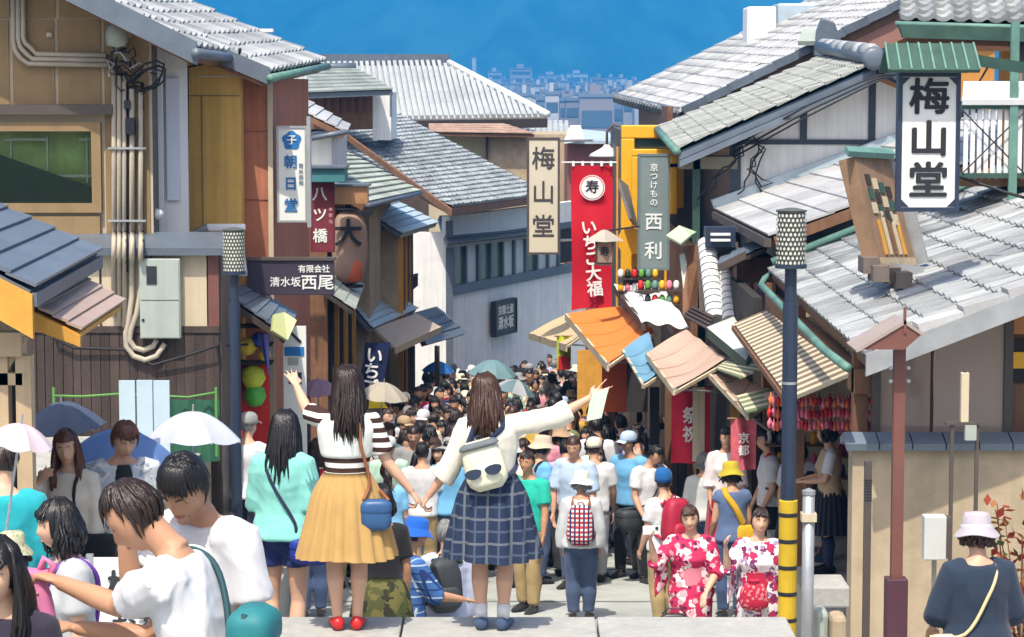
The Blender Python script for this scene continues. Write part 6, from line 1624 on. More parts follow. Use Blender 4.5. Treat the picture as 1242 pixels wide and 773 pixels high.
    def shoes(s, parent, m, sock=None, sock_to=.0, boot=0):
        H = s.H
        for sd in (-1, 1):
            an = s.leg[sd][2]; f = Vector((sd * .12, 1, 0)).normalized(); x = Vector((f.y, -f.x, 0)); b = MB(); z0 = an.z - .045 * H
            R_ = []
            for t, zc, rx, rz in ((-.042, .022, .010, .012), (-.034, .026, .022, .024), (-.012, .028, .026, .027), (.02, .027, .027, .025), (.055, .020, .029, .018), (.085, .016, .028, .014), (.105, .013, .020, .011), (.113, .012, .008, .006)):
                R_.append((Vector((an.x, an.y, z0)) + f * t * H + Vector((0, 0, zc * H)), x * rx * H, Vector((0, 0, rz * H))))
            loft(b, R_, 12); b.build('shoe', m, parent, smooth=True)
            if sock:
                P_, Rr = s.leg_pts(sd, 1.0, .006); i0 = 4 if sock_to > .3 else 6
                MB().tube(P_[i0:], Rr[i0:], 12).build('sock', sock, parent, smooth=True)
    def hat(s, kind, parent, m, band=None):
        k = s.hk; b = MB(); prof = {'bucket': [(.150, -.010), (.146, -.006), (.100, .045), (.094, .060), (.090, .110), (.075, .132), (.0, .138)],
                                    'sun': [(.185, -.005), (.180, .004), (.105, .035), (.098, .050), (.092, .110), (.070, .138), (.0, .145)],
                                    'cap': [(.096, .020), (.098, .05), (.092, .09), (.070, .122), (.035, .135), (.0, .138)], 'beanie': [(.094, .0), (.098, .04), (.094, .09), (.070, .13), (.03, .146), (.0, .148)]}[kind]
        n = 28
        for i, (rr, z) in enumerate(prof):
            for q in range(n):
                a = 2 * math.pi * q / n; wob = (.010 * math.sin(3 * a + 1) if i < 2 and kind in ('bucket', 'sun') else .002 * math.sin(5 * a + i))
                p = Vector((rr * .93 * math.cos(a), rr * 1.10 * math.sin(a) - .004, z + wob)) * k; b.v.append(tuple(s.head + s.HM @ p))
        for i in range(len(prof) - 1):
            for q in range(n): b.f.append((i * n + q, i * n + (q + 1) % n, (i + 1) * n + (q + 1) % n, (i + 1) * n + q))
        o = b.build('hat', m, parent, smooth=True)
        so = o.modifiers.new('t', 'SOLIDIFY'); so.thickness = .004
        if kind == 'cap':
            v = MB().grid(lambda u, w: s.head + s.HM @ (Vector(((u - .5) * .15, .085 + w * .085 * math.sin(math.pi * (.15 + .7 * u)), .028 - .02 * w + .012 * math.sin(math.pi * u))) * k), 8, 4).build('visor', m, o, smooth=True); v.modifiers.new('t', 'SOLIDIFY').thickness = .004
        if band: b = MB().lathe([(.104, .040), (.101, .062)], 24, cap=False, sx=.95, sy=1.1); b.v = [tuple(s.head + s.HM @ (Vector(p) * k)) for p in b.v]; b.build('hat_band', band, o, smooth=True)
        return o

def skin_mat(i):
    c = [(.55, .31, .20), (.62, .38, .26), (.46, .25, .15), (.58, .34, .23)][i % 4]
    return mat('skin_%d' % (i % 4), c, .5, .05, 18, .04, 200, spec=.35, sss=.06)
M_eye = mat('eye_dark', (.015, .010, .008), .2, .1, 9)
M_sclera = mat('eye_white', (.55, .52, .50), .4, .05, 9)
M_lip = mat('lip_rose', (.44, .16, .13), .45, .1, 30)
def hair_mat(name, col):
    m = mat(name, col, .38, .25, 8, 0, spec=.5); N, L, b = nodes_of(m); tc = N.new('ShaderNodeTexCoord'); mp = N.new('ShaderNodeMapping'); mp.inputs['Scale'].default_value = (190, 190, 9); L.new(tc.outputs['Object'], mp.inputs[0])
    no = N.new('ShaderNodeTexNoise'); no.inputs['Scale'].default_value = 1.0; no.inputs['Detail'].default_value = 2; L.new(mp.outputs[0], no.inputs['Vector'])
    bp = N.new('ShaderNodeBump'); bp.inputs['Strength'].default_value = .45; bp.inputs['Distance'].default_value = .006; L.new(no.outputs[0], bp.inputs['Height']); L.new(bp.outputs[0], b.inputs['Normal']); return m
M_hair = {'black': hair_mat('hair_black', (.010, .009, .010)), 'brown': hair_mat('hair_brown', (.050, .022, .013)), 'dark': hair_mat('hair_dark_brown', (.022, .012, .009)), 'red': hair_mat('hair_chestnut', (.10, .038, .020)), 'grey': hair_mat('hair_grey', (.22, .22, .22))}
# patterned cloth -------------------------------------------------
def pattern(name, base, kind, c2, c3=None, scale=10.0):
    if name in _mats: return _mats[name]
    m = mat(name, base, .85, .08, 9, .12, 200, spec=.2); N, L, b = nodes_of(m)
    src = b.inputs['Base Color'].links[0].from_socket
    tc = N.new('ShaderNodeTexCoord')
    def mix(fac, a, col):
        mx = N.new('ShaderNodeMix'); mx.data_type = 'RGBA'; L.new(fac, mx.inputs[0]); L.new(a, mx.inputs[6]); mx.inputs[7].default_value = (*srgb(col), 1); return mx.outputs[2]
    def band(axis, sc, lo, w=None):
        sx = N.new('ShaderNodeSeparateXYZ'); L.new(tc.outputs['Object'], sx.inputs[0])
        if axis == 'A':
            at2 = N.new('ShaderNodeMath'); at2.operation = 'ARCTAN2'; L.new(sx.outputs[0], at2.inputs[0]); L.new(sx.outputs[1], at2.inputs[1]); o = at2.outputs[0]
        else: o = sx.outputs['XYZ'.index(axis)]
        mu = N.new('ShaderNodeMath'); mu.operation = 'MULTIPLY'; mu.inputs[1].default_value = sc; L.new(o, mu.inputs[0])
        fr = N.new('ShaderNodeMath'); fr.operation = 'FRACT'; L.new(mu.outputs[0], fr.inputs[0])
        gt = N.new('ShaderNodeMath'); gt.operation = 'GREATER_THAN'; gt.inputs[1].default_value = lo; L.new(fr.outputs[0], gt.inputs[0]); return gt.outputs[0]
    if kind == 'plaid':
        o = mix(band('Z', scale, .82), src, c2); o = mix(band('X', scale, .82), o, c2)
        if c3: o = mix(band('Z', scale * .5, .90), o, c3); o = mix(band('X', scale * .5, .90), o, c3)
    elif kind == 'check':
        o = mix(band('Z', scale, .5), src, c2); o = mix(band('X', scale, .6), o, c3)
    elif kind == 'stripe': o = mix(band('Z', scale, .5), src, c2)
    elif kind in ('floral', 'camo'):
        o = src
        for i, c in enumerate(([c2] + list(c3)) if isinstance(c3, list) else [c2, c3] if c3 else [c2]):
            mp = N.new('ShaderNodeMapping'); mp.inputs['Location'].default_value = (i * 3.7, i * 1.9, i * 5.1); L.new(tc.outputs['Object'], mp.inputs[0])
            if kind == 'floral':
                vo = N.new('ShaderNodeTexVoronoi'); vo.inputs['Scale'].default_value = scale * (1 + .35 * i); L.new(mp.outputs[0], vo.inputs[0]); f = vo.outputs[0]
                no = N.new('ShaderNodeTexNoise'); no.inputs['Scale'].default_value = scale * 2.2; L.new(mp.outputs[0], no.inputs['Vector']); ad = N.new('ShaderNodeMath'); ad.operation = 'MULTIPLY_ADD'; ad.inputs[1].default_value = .9; L.new(no.outputs[0], ad.inputs[0]); L.new(f, ad.inputs[2])
                gt = N.new('ShaderNodeMath'); gt.operation = 'LESS_THAN'; gt.inputs[1].default_value = .86 - .06 * i; L.new(ad.outputs[0], gt.inputs[0]); o = mix(gt.outputs[0], o, c)
            else:
                no = N.new('ShaderNodeTexNoise'); no.inputs['Scale'].default_value = scale; no.inputs['Detail'].default_value = 3; L.new(mp.outputs[0], no.inputs['Vector']); gt = N.new('ShaderNodeMath'); gt.operation = 'GREATER_THAN'; gt.inputs[1].default_value = .54; L.new(no.outputs[0], gt.inputs[0]); o = mix(gt.outputs[0], o, c)
    L.new(o, b.inputs['Base Color']); return m
C_white = cloth((.60, .61, .63), 'white'); C_navy = cloth((.02, .03, .07), 'navy'); C_black = cloth((.018, .018, .02), 'black')
C_khaki = cloth((.34, .25, .12), 'khaki'); C_denim = cloth((.05, .08, .16), 'denim'); C_grey = cloth((.28, .29, .30), 'grey')
def mesh_obj(me, name, m, parent):
    me.materials.clear(); me.materials.append(m); o = bpy.data.objects.new(name, me); return link(o, parent)
_pid = [0]
def person(label, X, Y, rz=0, z=None, fig=None, top=None, bottom=None, hair=None, hat=None, shoes=None, skin=0, face=True, voxel=.012, group=None, collar=None, smile=False, body_cover=None):
    """one person: body mesh with hair and clothes as children. rz=0 looks away down the street"""
    _pid[0] += 1; seed = _pid[0]
    f = Fig(**(fig or {}))
    root = bpy.data.objects.new('person', f.body(voxel)); root.data.materials.append(skin_mat(skin)); link(root)
    root.location = (X, Y, stand_z(X, Y) if z is None else z); root.rotation_euler = (0, 0, rz); tag(root, label, 'person', group)
    if top:
        k = dict(top); m = k.pop('m'); nm = k.pop('name', 'shirt'); k.setdefault('voxel', max(.012, voxel)); mesh_obj(f.top(seed=seed, **k), nm, m, root)
        if collar: mesh_obj(f.collar(), 'collar', collar, root)
    if bottom:
        k = dict(bottom); m = k.pop('m'); kd = k.pop('kind', 'trousers')
        mesh_obj(f.skirt(seed=seed, **k) if kd == 'skirt' else f.trousers(seed=seed, voxel=max(.013, voxel), **k), 'skirt' if kd == 'skirt' else ('shorts' if k.get('frac', 1) < .6 else 'trousers'), m, root)
    if hair:
        k = dict(hair); c = k.pop('c', 'black'); mesh_obj(f.hair(k.pop('style'), seed=seed, **k), 'hair', M_hair[c], root)
    if hat: f.hat(hat[0], root, hat[1], hat[2] if len(hat) > 2 else None)
    if shoes:
        k = dict(shoes); f.shoes(root, k.pop('m'), **k)
    if face: f.face(root, smile=smile)
    root['_'] = 0; del root['_']
    return root, f
def wpos(root, f, v):
    """a point of the figure's own frame in the place"""
    return Matrix.Translation(root.location) @ Matrix.Rotation(root.rotation_euler.z, 4, 'Z') @ Vector(v)
def xat(px, Y, py=550): return at(px, py, Y).x
def solve_Y(px, py_top, H, lo=17.7, hi=72):
    for _ in range(40):
        m = (lo + hi) / 2; z = street_z(m) + H; y = HORIZON + (CAM_Z - z) / m * F_PX
        if y > py_top: lo = m
        else: hi = m
    return (lo + hi) / 2
# ------------------------------------------------------------------ things people carry
def carried(name, label, cat, root, group=None): 
    t = thing(name, label, cat, root.location, root.rotation_euler.z, group); return t
def soft_box(w, d, h, c, T, sub=3, top=.8, bulge=.12):
    """a stuffed, rounded bag body"""
    b = MB(); n = 20; rings = []
    for k in range(9):
        t = k / 8; z = (t - .5) * h; s_ = (1 - abs(2 * t - 1) ** 5) ** .5 * lerp(1.0, top, t) if 0 < k < 8 else .55
        for i in range(n):
            a = 2 * math.pi * i / n; ca, sa = math.cos(a), math.sin(a); p = 4.0
            r = (abs(ca) ** p + abs(sa) ** p) ** (-1 / p)
            b.v.append(tuple(c + T @ Vector((r * ca * w / 2 * s_, r * sa * d / 2 * s_ * (1 + bulge * math.sin(math.pi * t)), z))))
    for k in range(8):
        for i in range(n): b.f.append((k * n + i, k * n + (i + 1) % n, (k + 1) * n + (i + 1) % n, (k + 1) * n + i))
    b.f.append(tuple(range(n - 1, -1, -1))); b.f.append(tuple(8 * n + i for i in range(n)))
    return b
def strap_tube(pts, w=.018, t=.005):
    b = MB(); pts = [Vector(p) for p in pts]; dense = []
    for i in range(len(pts) - 1):                                        # smooth the polyline
        p0, p1, p2, p3 = pts[max(0, i - 1)], pts[i], pts[i + 1], pts[min(len(pts) - 1, i + 2)]
        for k in range(5):
            u = k / 5; dense.append(.5 * ((2 * p1) + (p2 - p0) * u + (2 * p0 - 5 * p1 + 4 * p2 - p3) * u * u + (3 * p1 - p0 - 3 * p2 + p3) * u ** 3))
    dense.append(pts[-1]); b.tube(dense, w * .5, 6); return b
def backpack(label, root, f, m, ms, w=.28, h=.38, d=.15, zc=.70, pocket=None, group=None, off=0.0, tilt=0):
    H = f.H; t = carried('backpack', label, 'backpack', root, group)
    T = f.T @ Matrix.Rotation(R(tilt), 3, 'Y'); by = -(.062 * H * f.g + d / 2 + .012)
    c = f.torso(off, by, zc)
    bb_ = soft_box(w, d, h, c, T).build('bag_body', m, t, smooth=True)
    soft_box(w * .78, d * .4, h * .42, c + T @ Vector((0, -d * .55, -h * .2)), T).build('front_pocket', pocket or m, bb_, smooth=True)
    MB().tube([c + T @ Vector((-.03, d * .3, h * .48)), c + T @ Vector((-.02, d * .3, h * .56)), c + T @ Vector((.02, d * .3, h * .56)), c + T @ Vector((.03, d * .3, h * .48))], .007, 6).build('grab_loop', ms, bb_)
    for sd in (-1, 1):
        x = sd * .055 * H; yb, yf = -.055 * H * f.g - .012, .060 * H * f.g + .022
        strap_tube([c + T @ Vector((sd * w * .25, d * .4, h * .45)), f.torso(x, yb * .9, .80), f.torso(x, .0, .832 - .012 * (not f.fem)), f.torso(x * 1.1, yf * .85, .79), f.torso(x * 1.3, yf, .72), f.torso(sd * .095 * H, .02, .64), c + T @ Vector((sd * w * .42, d * .3, -h * .36))], .034, .006).build('shoulder_strap', ms, t, smooth=True)
    return t, c, T
def shoulder_bag(label, root, f, m, ms, side=1, w=.24, h=.17, d=.08, z=.47, y=-.02, cross=True, name='shoulder_bag', flap=None, x=None):
    """side: where the bag hangs; the strap runs over the other shoulder when cross"""
    H = f.H; t = carried(name, label, 'bag', root); hx = x if x is not None else side * (.10 * H * f.g + .05)
    c = f.hip + Vector((hx, y, z * H - .52 * H)); I = Matrix.Identity(3)
    bb_ = soft_box(w, d, h, c, I, top=.95).build('bag_body', m, t, smooth=True)
    fl = soft_box(w * 1.01, d * 1.05, h * .5, c + Vector((0, -.004, h * .24)), I, top=.95); fl.build('flap', flap or m, bb_, smooth=True)
    s2 = -side if cross else side; yb, yf = -.066 * H * f.g - .02, .066 * H * f.g + .02
    sx = s2 * .05 * H
    strap_tube([c + Vector((-w * .4, 0, h * .45)), f.torso(side * .07 * H if cross else side * .085 * H, yb, .58), f.torso(sx * .3 if cross else sx, yb * 1.0, .72), f.torso(sx, yb * .75, .80), f.torso(sx * 1.05, 0, .835), f.torso(sx, yf * .8, .79), f.torso(sx * .3 if cross else sx, yf, .70), f.torso(side * .08 * H, yf * .9, .58), c + Vector((w * .4, .01, h * .45))], .022).build('strap', ms, t, smooth=True)
    return t
def umbrella(label, px, py_top, Y, w_px, m, tilt=(0, 0), hgt=.0, panels=8, m2=None, sag=.50):
    p = at(px, py_top, Y); r = w_px * .56 / F_PX * Y
    t = thing('umbrella', label, 'umbrella', p - Vector((0, 0, .75))); t.rotation_euler = (R(tilt[0]), R(tilt[1]), random.uniform(0, .7))
    n = panels
    for k in range(n):
        a0, a1 = 2 * math.pi * k / n, 2 * math.pi * (k + 1) / n; b = MB()
        def fn(u, v):
            a = lerp(a0, a1, u); rr = r * v * (1 - .07 * math.sin(math.pi * u) * v); return (rr * math.cos(a), rr * math.sin(a), .75 - sag * r * 2 * (1 - math.cos(v * 1.12)) - .02 * math.sin(math.pi * u) * v)
        cp_ = b.grid(fn, 5, 8).build('canopy_panel', m if (k % 2 == 0 or m2 is None) else m2, t, smooth=True)
        MB().tube([(r * v * math.cos(a0), r * v * math.sin(a0), .745 - sag * r * 2 * (1 - math.cos(v * 1.12)) - .006) for v in (0, .35, .7, 1.0)], .004, 4).build('rib', M_steel, cp_)
    MB().tube([(0, 0, .80), (0, 0, -.12)], .007, 6).build('shaft', M_steel, t); MB().tube([(0, 0, -.1), (0, 0, -.2), (.02, 0, -.235), (.045, 0, -.22)], .012, 6).build('handle', M_brown, t)
    return t
def um(col): return mat('umbrella_%s' % str(col), col, .6, .06, 5, trans=.35)
V = Vector
# ================================================================== the pair on the ledge
M_stripe = pattern('brown_stripe_knit', (.72, .72, .70), 'stripe', (.05, .025, .02), scale=17)
g1, f1 = person('woman in mustard skirt and striped sleeves pointing, holding hands on the ledge', xat(421, 14.75, 700), 14.75, R(4),
    fig=dict(H=1.60, fem=True, la=(V((-.36, .90, .05)), V((-.30, .75, .58))), ra=(V((.36, .0, -.93)), V((.62, .05, -.78))), hands=('open', 'grip'), head=(-18, 4, 0), spread=.75, tilt=1),
    top=dict(m=M_stripe, sleeve=.42, e=.014, lo=.55, loose=.035, flare=.02, name='striped_top', hang=False, voxel=.010, wf=1.3), bottom=dict(kind='skirt', m=cloth((.43, .27, .095), 'mustard'), hem=.285, flare=.135, pleats=20, depth=.02, waist=.605),
    hair=dict(style='long', length=.30, locks=230, c='dark', bangs=.2), shoes=dict(m=mat('red_leather', (.50, .02, .02), .35, .1, 8)), skin=1, voxel=.0078)
b = MB(); loft(b, [(c_, ax * 1.05, ay * 1.06) for c_, ax, ay in f1.torso_rings(.020, .65, .83)], 20)
mesh_obj(wrinkle(fuse(b, .013, 3), .005, 5), 'white_vest', cloth((.70, .76, .71), 'mint_white'), g1)
shoulder_bag('small blue leather bag on a brown strap at the mustard skirt', g1, f1, mat('blue_leather', (.03, .09, .22), .4, .12, 7), mat('tan_leather', (.25, .09, .035), .45, .1, 7), side=1, w=.19, h=.19, d=.075, z=.455, y=-.17, cross=False, x=.175)
g2, f2 = person('woman in cream blouse and navy plaid skirt making a peace sign on the ledge', xat(597, 14.75, 700), 14.75, R(-6),
    fig=dict(H=1.555, fem=True, la=(V((-.38, .0, -.92)), V((-.58, .08, -.80))), ra=(V((.93, .16, .16)), V((.86, .16, .50))), hands=('grip', 'v'), head=(14, 2, -8), spread=.85, tilt=-2, girth=1.05),
    top=dict(m=cloth((.70, .68, .58), 'cream_blouse'), sleeve=.72, e=.018, lo=.53, loose=.03, flare=.02, amp=.012, name='blouse', hang=False, voxel=.010, wf=1.3),
    bottom=dict(kind='skirt', m=pattern('navy_plaid', (.018, .030, .065), 'plaid', (.06, .08, .12), (.11, .125, .15), 14), hem=.29, flare=.125, pleats=12, depth=.03, waist=.62),
    hair=dict(style='long', length=.235, locks=230, c='brown', bangs=.2), shoes=dict(m=cloth((.05, .08, .15), 'canvas_blue'), sock=C_white), skin=3, voxel=.0078)
bp, bc, bT = backpack('small white backpack with dark sunglasses print on the cream blouse', g2, f2, mat('cream_leather', (.66, .66, .50), .5, .06, 6), C_navy, w=.27, h=.30, d=.12, zc=.665, off=-.02, tilt=-14)
soft_box(.262, .122, .045, bc + bT @ V((0, -.004, .125)), bT).build('dark_trim', mat('grey_canvas', (.12, .14, .15), .7), bp, smooth=True)
for sx in (-.062, .062):
    b = MB(); c0 = bc + bT @ V((sx, -.112, -.02)); X_, Z_ = bT @ V((1, 0, 0)), bT @ V((0, 0, 1))
    b.v = [tuple(c0)] + [tuple(c0 + X_ * .052 * math.cos(a) + Z_ * (.040 * math.sin(a) if math.sin(a) < 0 else .022 * math.sin(a))) for a in [2 * math.pi * k / 20 for k in range(20)]]; b.f = [(0, k + 1, (k + 1) % 20 + 1) for k in range(20)]
    b.build('sunglass_lens', M_navy, bp)
# leaflet in the raised hand
wr = wpos(g2, f2, f2.arm[1][2] + f2.arm[1][3] * .05)
lf = thing('leaflet', 'pale green folded leaflet held under the peace sign', 'leaflet', wr); MB().slab([(-.06, -.03, -.16), (.03, -.04, -.14), (.07, -.02, .03), (-.03, -.01, .02)], .006).build('front_page', mat('pale_green_paper', (.45, .60, .45), .7, .05, 6), lf); MB().slab([(-.055, -.012, -.15), (.035, -.018, -.13), (.075, .0, .035), (-.025, .0, .025)], .005).build('back_page', M_paper, lf)

# ================================================================== boys and girls close by
b1, fb1 = person('boy in white T-shirt bending his head, teal bag strap over his back', xat(268, 7.6, 760), 7.6, R(78), fig=dict(H=1.68, girth=.84, fem=False, lean=17, head=(4, -24, 0), la=(V((.48, .58, -.34)), V((.30, .90, .20))), ra=(V((.0, .5, -.85)), V((-.1, .9, .1))), hands=('fist', 'relaxed')),
    top=dict(m=C_white, sleeve=.40, e=.017, loose=.025, lo=.48, amp=.016, name='white_tee', voxel=.0095, wf=1.15), bottom=dict(m=C_navy), hair=dict(style='short', locks=420, c='dark', bangs=.1), shoes=dict(m=C_white), skin=2, voxel=.0078)
fbag = shoulder_bag('teal shoulder bag with dark strap on the bent boy in white', b1, fb1, mat('teal_nylon', (.02, .17, .19), .6, .1, 8), mat('dark_teal_web', (.015, .06, .075), .7), side=-1, w=.20, h=.26, d=.13, z=.665, y=-.13, x=-.08)
pk = thing('pink_bag', 'crumpled pink cloth bag held out by the bent boy', 'bag', wpos(b1, fb1, fb1.arm[-1][2] + fb1.arm[-1][3] * .09))
wrinkle_me = soft_box(.20, .12, .30, V((0, 0, -.15)), Matrix.Identity(3), top=.45).mesh('cloth'); o = bpy.data.objects.new('tmp', wrinkle_me)
me = fuse(soft_box(.21, .13, .32, V((-.02, 0, -.15)), Matrix.Identity(3), top=.4), .010, 1); wrinkle(me, .018, 9); mesh_obj(me, 'cloth', mat('pink_nylon', (.72, .22, .42), .6, .08, 8, trans=.2), pk); bpy.data.objects.remove(o)
MB().tube([(0, 0, 0), (.02, 0, .05), (.05, 0, .03), (.03, 0, -.02)], .012, 8).build('knot', mat('pink_nylon', ''), pk, smooth=True)
b2, fb2 = person('boy in white T-shirt with tousled black hair looking down, one hand raised', xat(262, 8.3, 760), 8.3, R(152), fig=dict(H=1.68, girth=.86, fem=False, lean=10, head=(8, -30, -6), ra=(V((-.1, .6, -.5)), V((.0, .2, 1))), hands=('relaxed', 'relaxed')),
    top=dict(m=C_white, sleeve=.40, e=.019, loose=.05, lo=.48, amp=.016, name='white_tee', voxel=.0095, wf=1.15), bottom=dict(m=C_navy), hair=dict(style='short', locks=460, c='black', bangs=.38, vol=1.03), shoes=dict(m=C_white), skin=2, voxel=.0095)
g3, fg3 = person('girl with straight black hair and fringe in dark top, nearest in the corner', xat(6, 7.7, 740), 7.7, R(176), fig=dict(H=1.42, fem=True, head=(-6, -6, 3)), top=dict(m=cloth((.03, .025, .045), 'dusky'), sleeve=.4, name='dark_tee'), bottom=dict(m=C_navy), hair=dict(style='long', length=.26, locks=240, c='black', bangs=.62), skin=1, voxel=.0095, shoes=dict(m=C_black))
g4, fg4 = person('girl in profile with tied black hair, grey tee and purple bag strap', xat(88, 9.6, 740), 9.6, R(112), fig=dict(H=1.37, fem=True, head=(4, -4, 0), lean=2), top=dict(m=cloth((.45, .47, .48), 'light_grey'), sleeve=.36, e=.018, loose=.03, name='grey_tee'), bottom=dict(m=C_denim), hair=dict(style='bob', length=.10, locks=220, c='black', bangs=.45), skin=1, voxel=.0105, shoes=dict(m=C_white))
shoulder_bag('dark shoulder bag with purple strap worn by the profile girl', g4, fg4, C_black, mat('purple_web', (.16, .05, .38), .7), side=1, w=.26, h=.22, y=-.12, z=.52)
# ---- behind them, on the flight of steps
w1, fw1 = person('woman with long auburn hair shading her face with her hand', xat(84, 15.7), 15.7, R(168), fig=dict(H=1.55, fem=True, head=(14, -8, 4), ra=(V((.45, .55, -.50)), V((-.75, .25, .75))), hands=('relaxed', 'shade')), top=dict(m=cloth((.60, .56, .48), 'oat_cardigan'), sleeve=.96, e=.018, loose=.008, name='cardigan'), bottom=dict(m=C_grey), hair=dict(style='long', length=.30, locks=150, c='red', bangs=.3), skin=1, shoes=dict(m=C_black))
shoulder_bag('black bag on a strap of the woman shading her face', w1, fw1, C_black, C_black, side=-1, w=.26, h=.24, y=.06, z=.50, cross=False)
m1, fm1 = person('young man with brown fringe in patterned grey shirt over black tee', xat(147, 16.0), 16.0, R(196), fig=dict(H=1.76, fem=False, lean=4, head=(8, -22, 0)), top=dict(m=pattern('mottled_shirt', (.42, .47, .52), 'camo', (.26, .30, .36), (.55, .58, .60), 16), sleeve=.44, e=.022, loose=.04, name='open_shirt'), bottom=dict(m=C_black), hair=dict(style='short', locks=320, c='red', bangs=.42, vol=1.06), skin=3, shoes=dict(m=C_black))
b = MB(); loft(b, [(c_ + V((0, .014, 0)), ax * .45, ay * 1.10) for c_, ax, ay in fm1.torso_rings(.020, .60, .84)], 16); mesh_obj(fuse(b, .013, 2), 'black_tee', C_black, m1)
t1, ft1 = person('woman in turquoise blouse and navy shorts seen from behind', xat(343, 15.75), 15.75, R(-12), fig=dict(H=1.66, fem=True, head=(-8, -6, 0), la=(V((-.14, .1, -1)), V((-.0, .5, -.8)))), top=dict(m=cloth((.22, .58, .53), 'turquoise'), sleeve=.55, e=.028, loose=.03, lo=.50, flare=.035, amp=.011, name='blouse'), bottom=dict(m=cloth((.018, .03, .12), 'royal_navy'), frac=.22, loose=.08), hair=dict(style='long', length=.33, locks=190, c='black', bangs=.2), skin=1, shoes=dict(m=C_white))
shoulder_bag('royal blue pouch bag with navy strap on the turquoise blouse', t1, ft1, mat('royal_blue_nylon', (.02, .04, .28), .5, .1, 8), C_navy, side=1, w=.28, h=.17, y=-.12, z=.47)
w2, fw2 = person('woman in camouflage skirt half hidden behind the mustard skirt', xat(462, 16.5), 16.5, R(10), fig=dict(H=1.52, fem=True), top=dict(m=C_black, sleeve=.4, name='black_tee'), bottom=dict(kind='skirt', m=pattern('camo_cloth', (.075, .085, .03), 'camo', (.14, .13, .045), (.035, .035, .02), 9), hem=.25, flare=.10, pleats=8), hair=dict(style='bob', length=.1, locks=60), skin=2, shoes=dict(m=C_black), voxel=.014)
m2, fm2 = person('person in bright blue bucket hat, blue plaid shirt and khaki trousers', xat(496, 18.6), 18.6, R(-70), fig=dict(H=1.62, fem=False, head=(10, -12, 0), ra=(V((.1, .5, -.8)), V((-.1, .9, -.2)))), top=dict(m=pattern('blue_plaid', (.05, .13, .34), 'plaid', (.40, .50, .60), (.02, .04, .14), 16), sleeve=.6, e=.02, name='plaid_shirt'), bottom=dict(m=C_khaki), hair=dict(style='short', locks=60), hat=('bucket', cloth((.015, .11, .48), 'bright_blue')), skin=2, shoes=dict(m=C_khaki))
m3, fm3 = person('person in pale lavender shirt and stone trousers with dark rucksack', xat(542, 19.2), 19.2, R(20), fig=dict(H=1.55, fem=False), top=dict(m=cloth((.42, .46, .60), 'lavender'), sleeve=.9, e=.022, name='lavender_shirt'), bottom=dict(m=cloth((.42, .37, .31), 'stone')), hair=dict(style='short', locks=90, c='grey'), skin=0, shoes=dict(m=C_grey), face=False)
backpack('dark rucksack worn low on the lavender shirt', m3, fm3, mat('charcoal_nylon', (.035, .04, .045), .6, .1, 8), C_black, w=.30, h=.42, d=.18, off=-.09)
# ---- women in floral robes
def kimono(label, px, py, base, c2, c3, arm_r, arm_l, rz, obi, headp, seed, bag=None, phone=True):
    H = 1.56; Y = solve_Y(px, py, H * .985); x = xat(px, Y, 700)
    pm = pattern('floral_%d' % seed, base, 'floral', c2, c3, 9.5)
    p, f = person(label, x, Y, rz, fig=dict(H=H, fem=True, girth=1.12, head=headp, ra=arm_r, la=arm_l, hands=('relaxed', 'relaxed'), spread=.6), top=dict(m=pm, sleeve=.62, e=.02, loose=.02, lo=.48, name='robe_bodice'), hair=dict(style='bun', locks=150, c='brown' if seed == 1 else 'dark', bangs=.36), skin=1, smile=True, voxel=.0115)
    b = MB(); loft(b, [(V((0, -.004, z * H)), V((rx, 0, 0)), V((0, ry, 0))) for z, rx, ry in ((.06, .15, .12), (.2, .165, .135), (.35, .178, .145), (.48, .185, .15), (.56, .165, .135), (.62, .14, .12))], 22); mesh_obj(wrinkle(fuse(b, .014, 2), .006, seed), 'robe_skirt', pm, p)
    b = MB(); loft(b, [(f.torso(0, .002, z), V((rx, 0, 0)), V((0, ry, 0))) for z, rx, ry in ((.565, .156, .128), (.60, .150, .124), (.65, .150, .124), (.69, .158, .13))], 24); mesh_obj(fuse(b, .011, 1), 'sash', obi, p)
    for sd in (-1, 1):                                                   # hanging sleeves
        sh, el, wr, fo = f.arm[sd]; b = MB(); a0, a1 = lerp(sh, el, .35), lerp(el, wr, .25 if sd > 0 else .6); drop = .34
        b.slab([a0, a1, a1 + V((0, 0, -drop)), a0 + V((-.0, 0, -drop * .8))], .05, V((0, 1, 0))); mesh_obj(wrinkle(fuse(b, .012, 3), .008, seed + sd), 'hanging_sleeve', pm, p)
    b = MB(); b.tube([f.torso(-.05, .062, .80), f.torso(-.015, .088, .74), f.torso(.03, .10, .69)], .016, 6); b.tube([f.torso(.05, .064, .80), f.torso(.015, .088, .745)], .016, 6); b.build('collar_band', C_white, p, smooth=True)
    for sd in (-1, 1):
        an = f.leg[sd][2]; b = MB(); loft(b, [(V((an.x, t * H, .02)), V((.03, 0, 0)), V((0, 0, .02))) for t in (-.04, .03, .1)], 10); b.build('sandal', M_brown, p, smooth=True)
    return p, f
k1, fk1 = kimono('woman in crimson and white floral robe holding a white phone to her eye', 838, 620, (.50, .03, .10), (.74, .68, .66), [(.70, .36, .42), (.14, .015, .06)], (V((.55, .50, -.62)), V((.18, .46, .92))), (V((-.25, .2, -.95)), V((.35, .75, -.55))), R(176), mat('pink_sash', (.62, .20, .26), .7), (-4, -6, 5), 1)
k2, fk2 = kimono('woman in white robe with plum flowers gesturing with one raised hand', 920, 624, (.74, .70, .71), (.40, .03, .10), [(.16, .03, .10), (.30, .22, .36)], (V((.35, .55, -.70)), V((.05, .45, .95))), (V((-.3, .1, -.95)), V((-.05, .5, -.8))), R(170), mat('crimson_sash', (.48, .02, .06), .7), (10, 2, -6), 2)
wr = wpos(k1, fk1, fk1.arm[1][2] + fk1.arm[1][3] * .10)
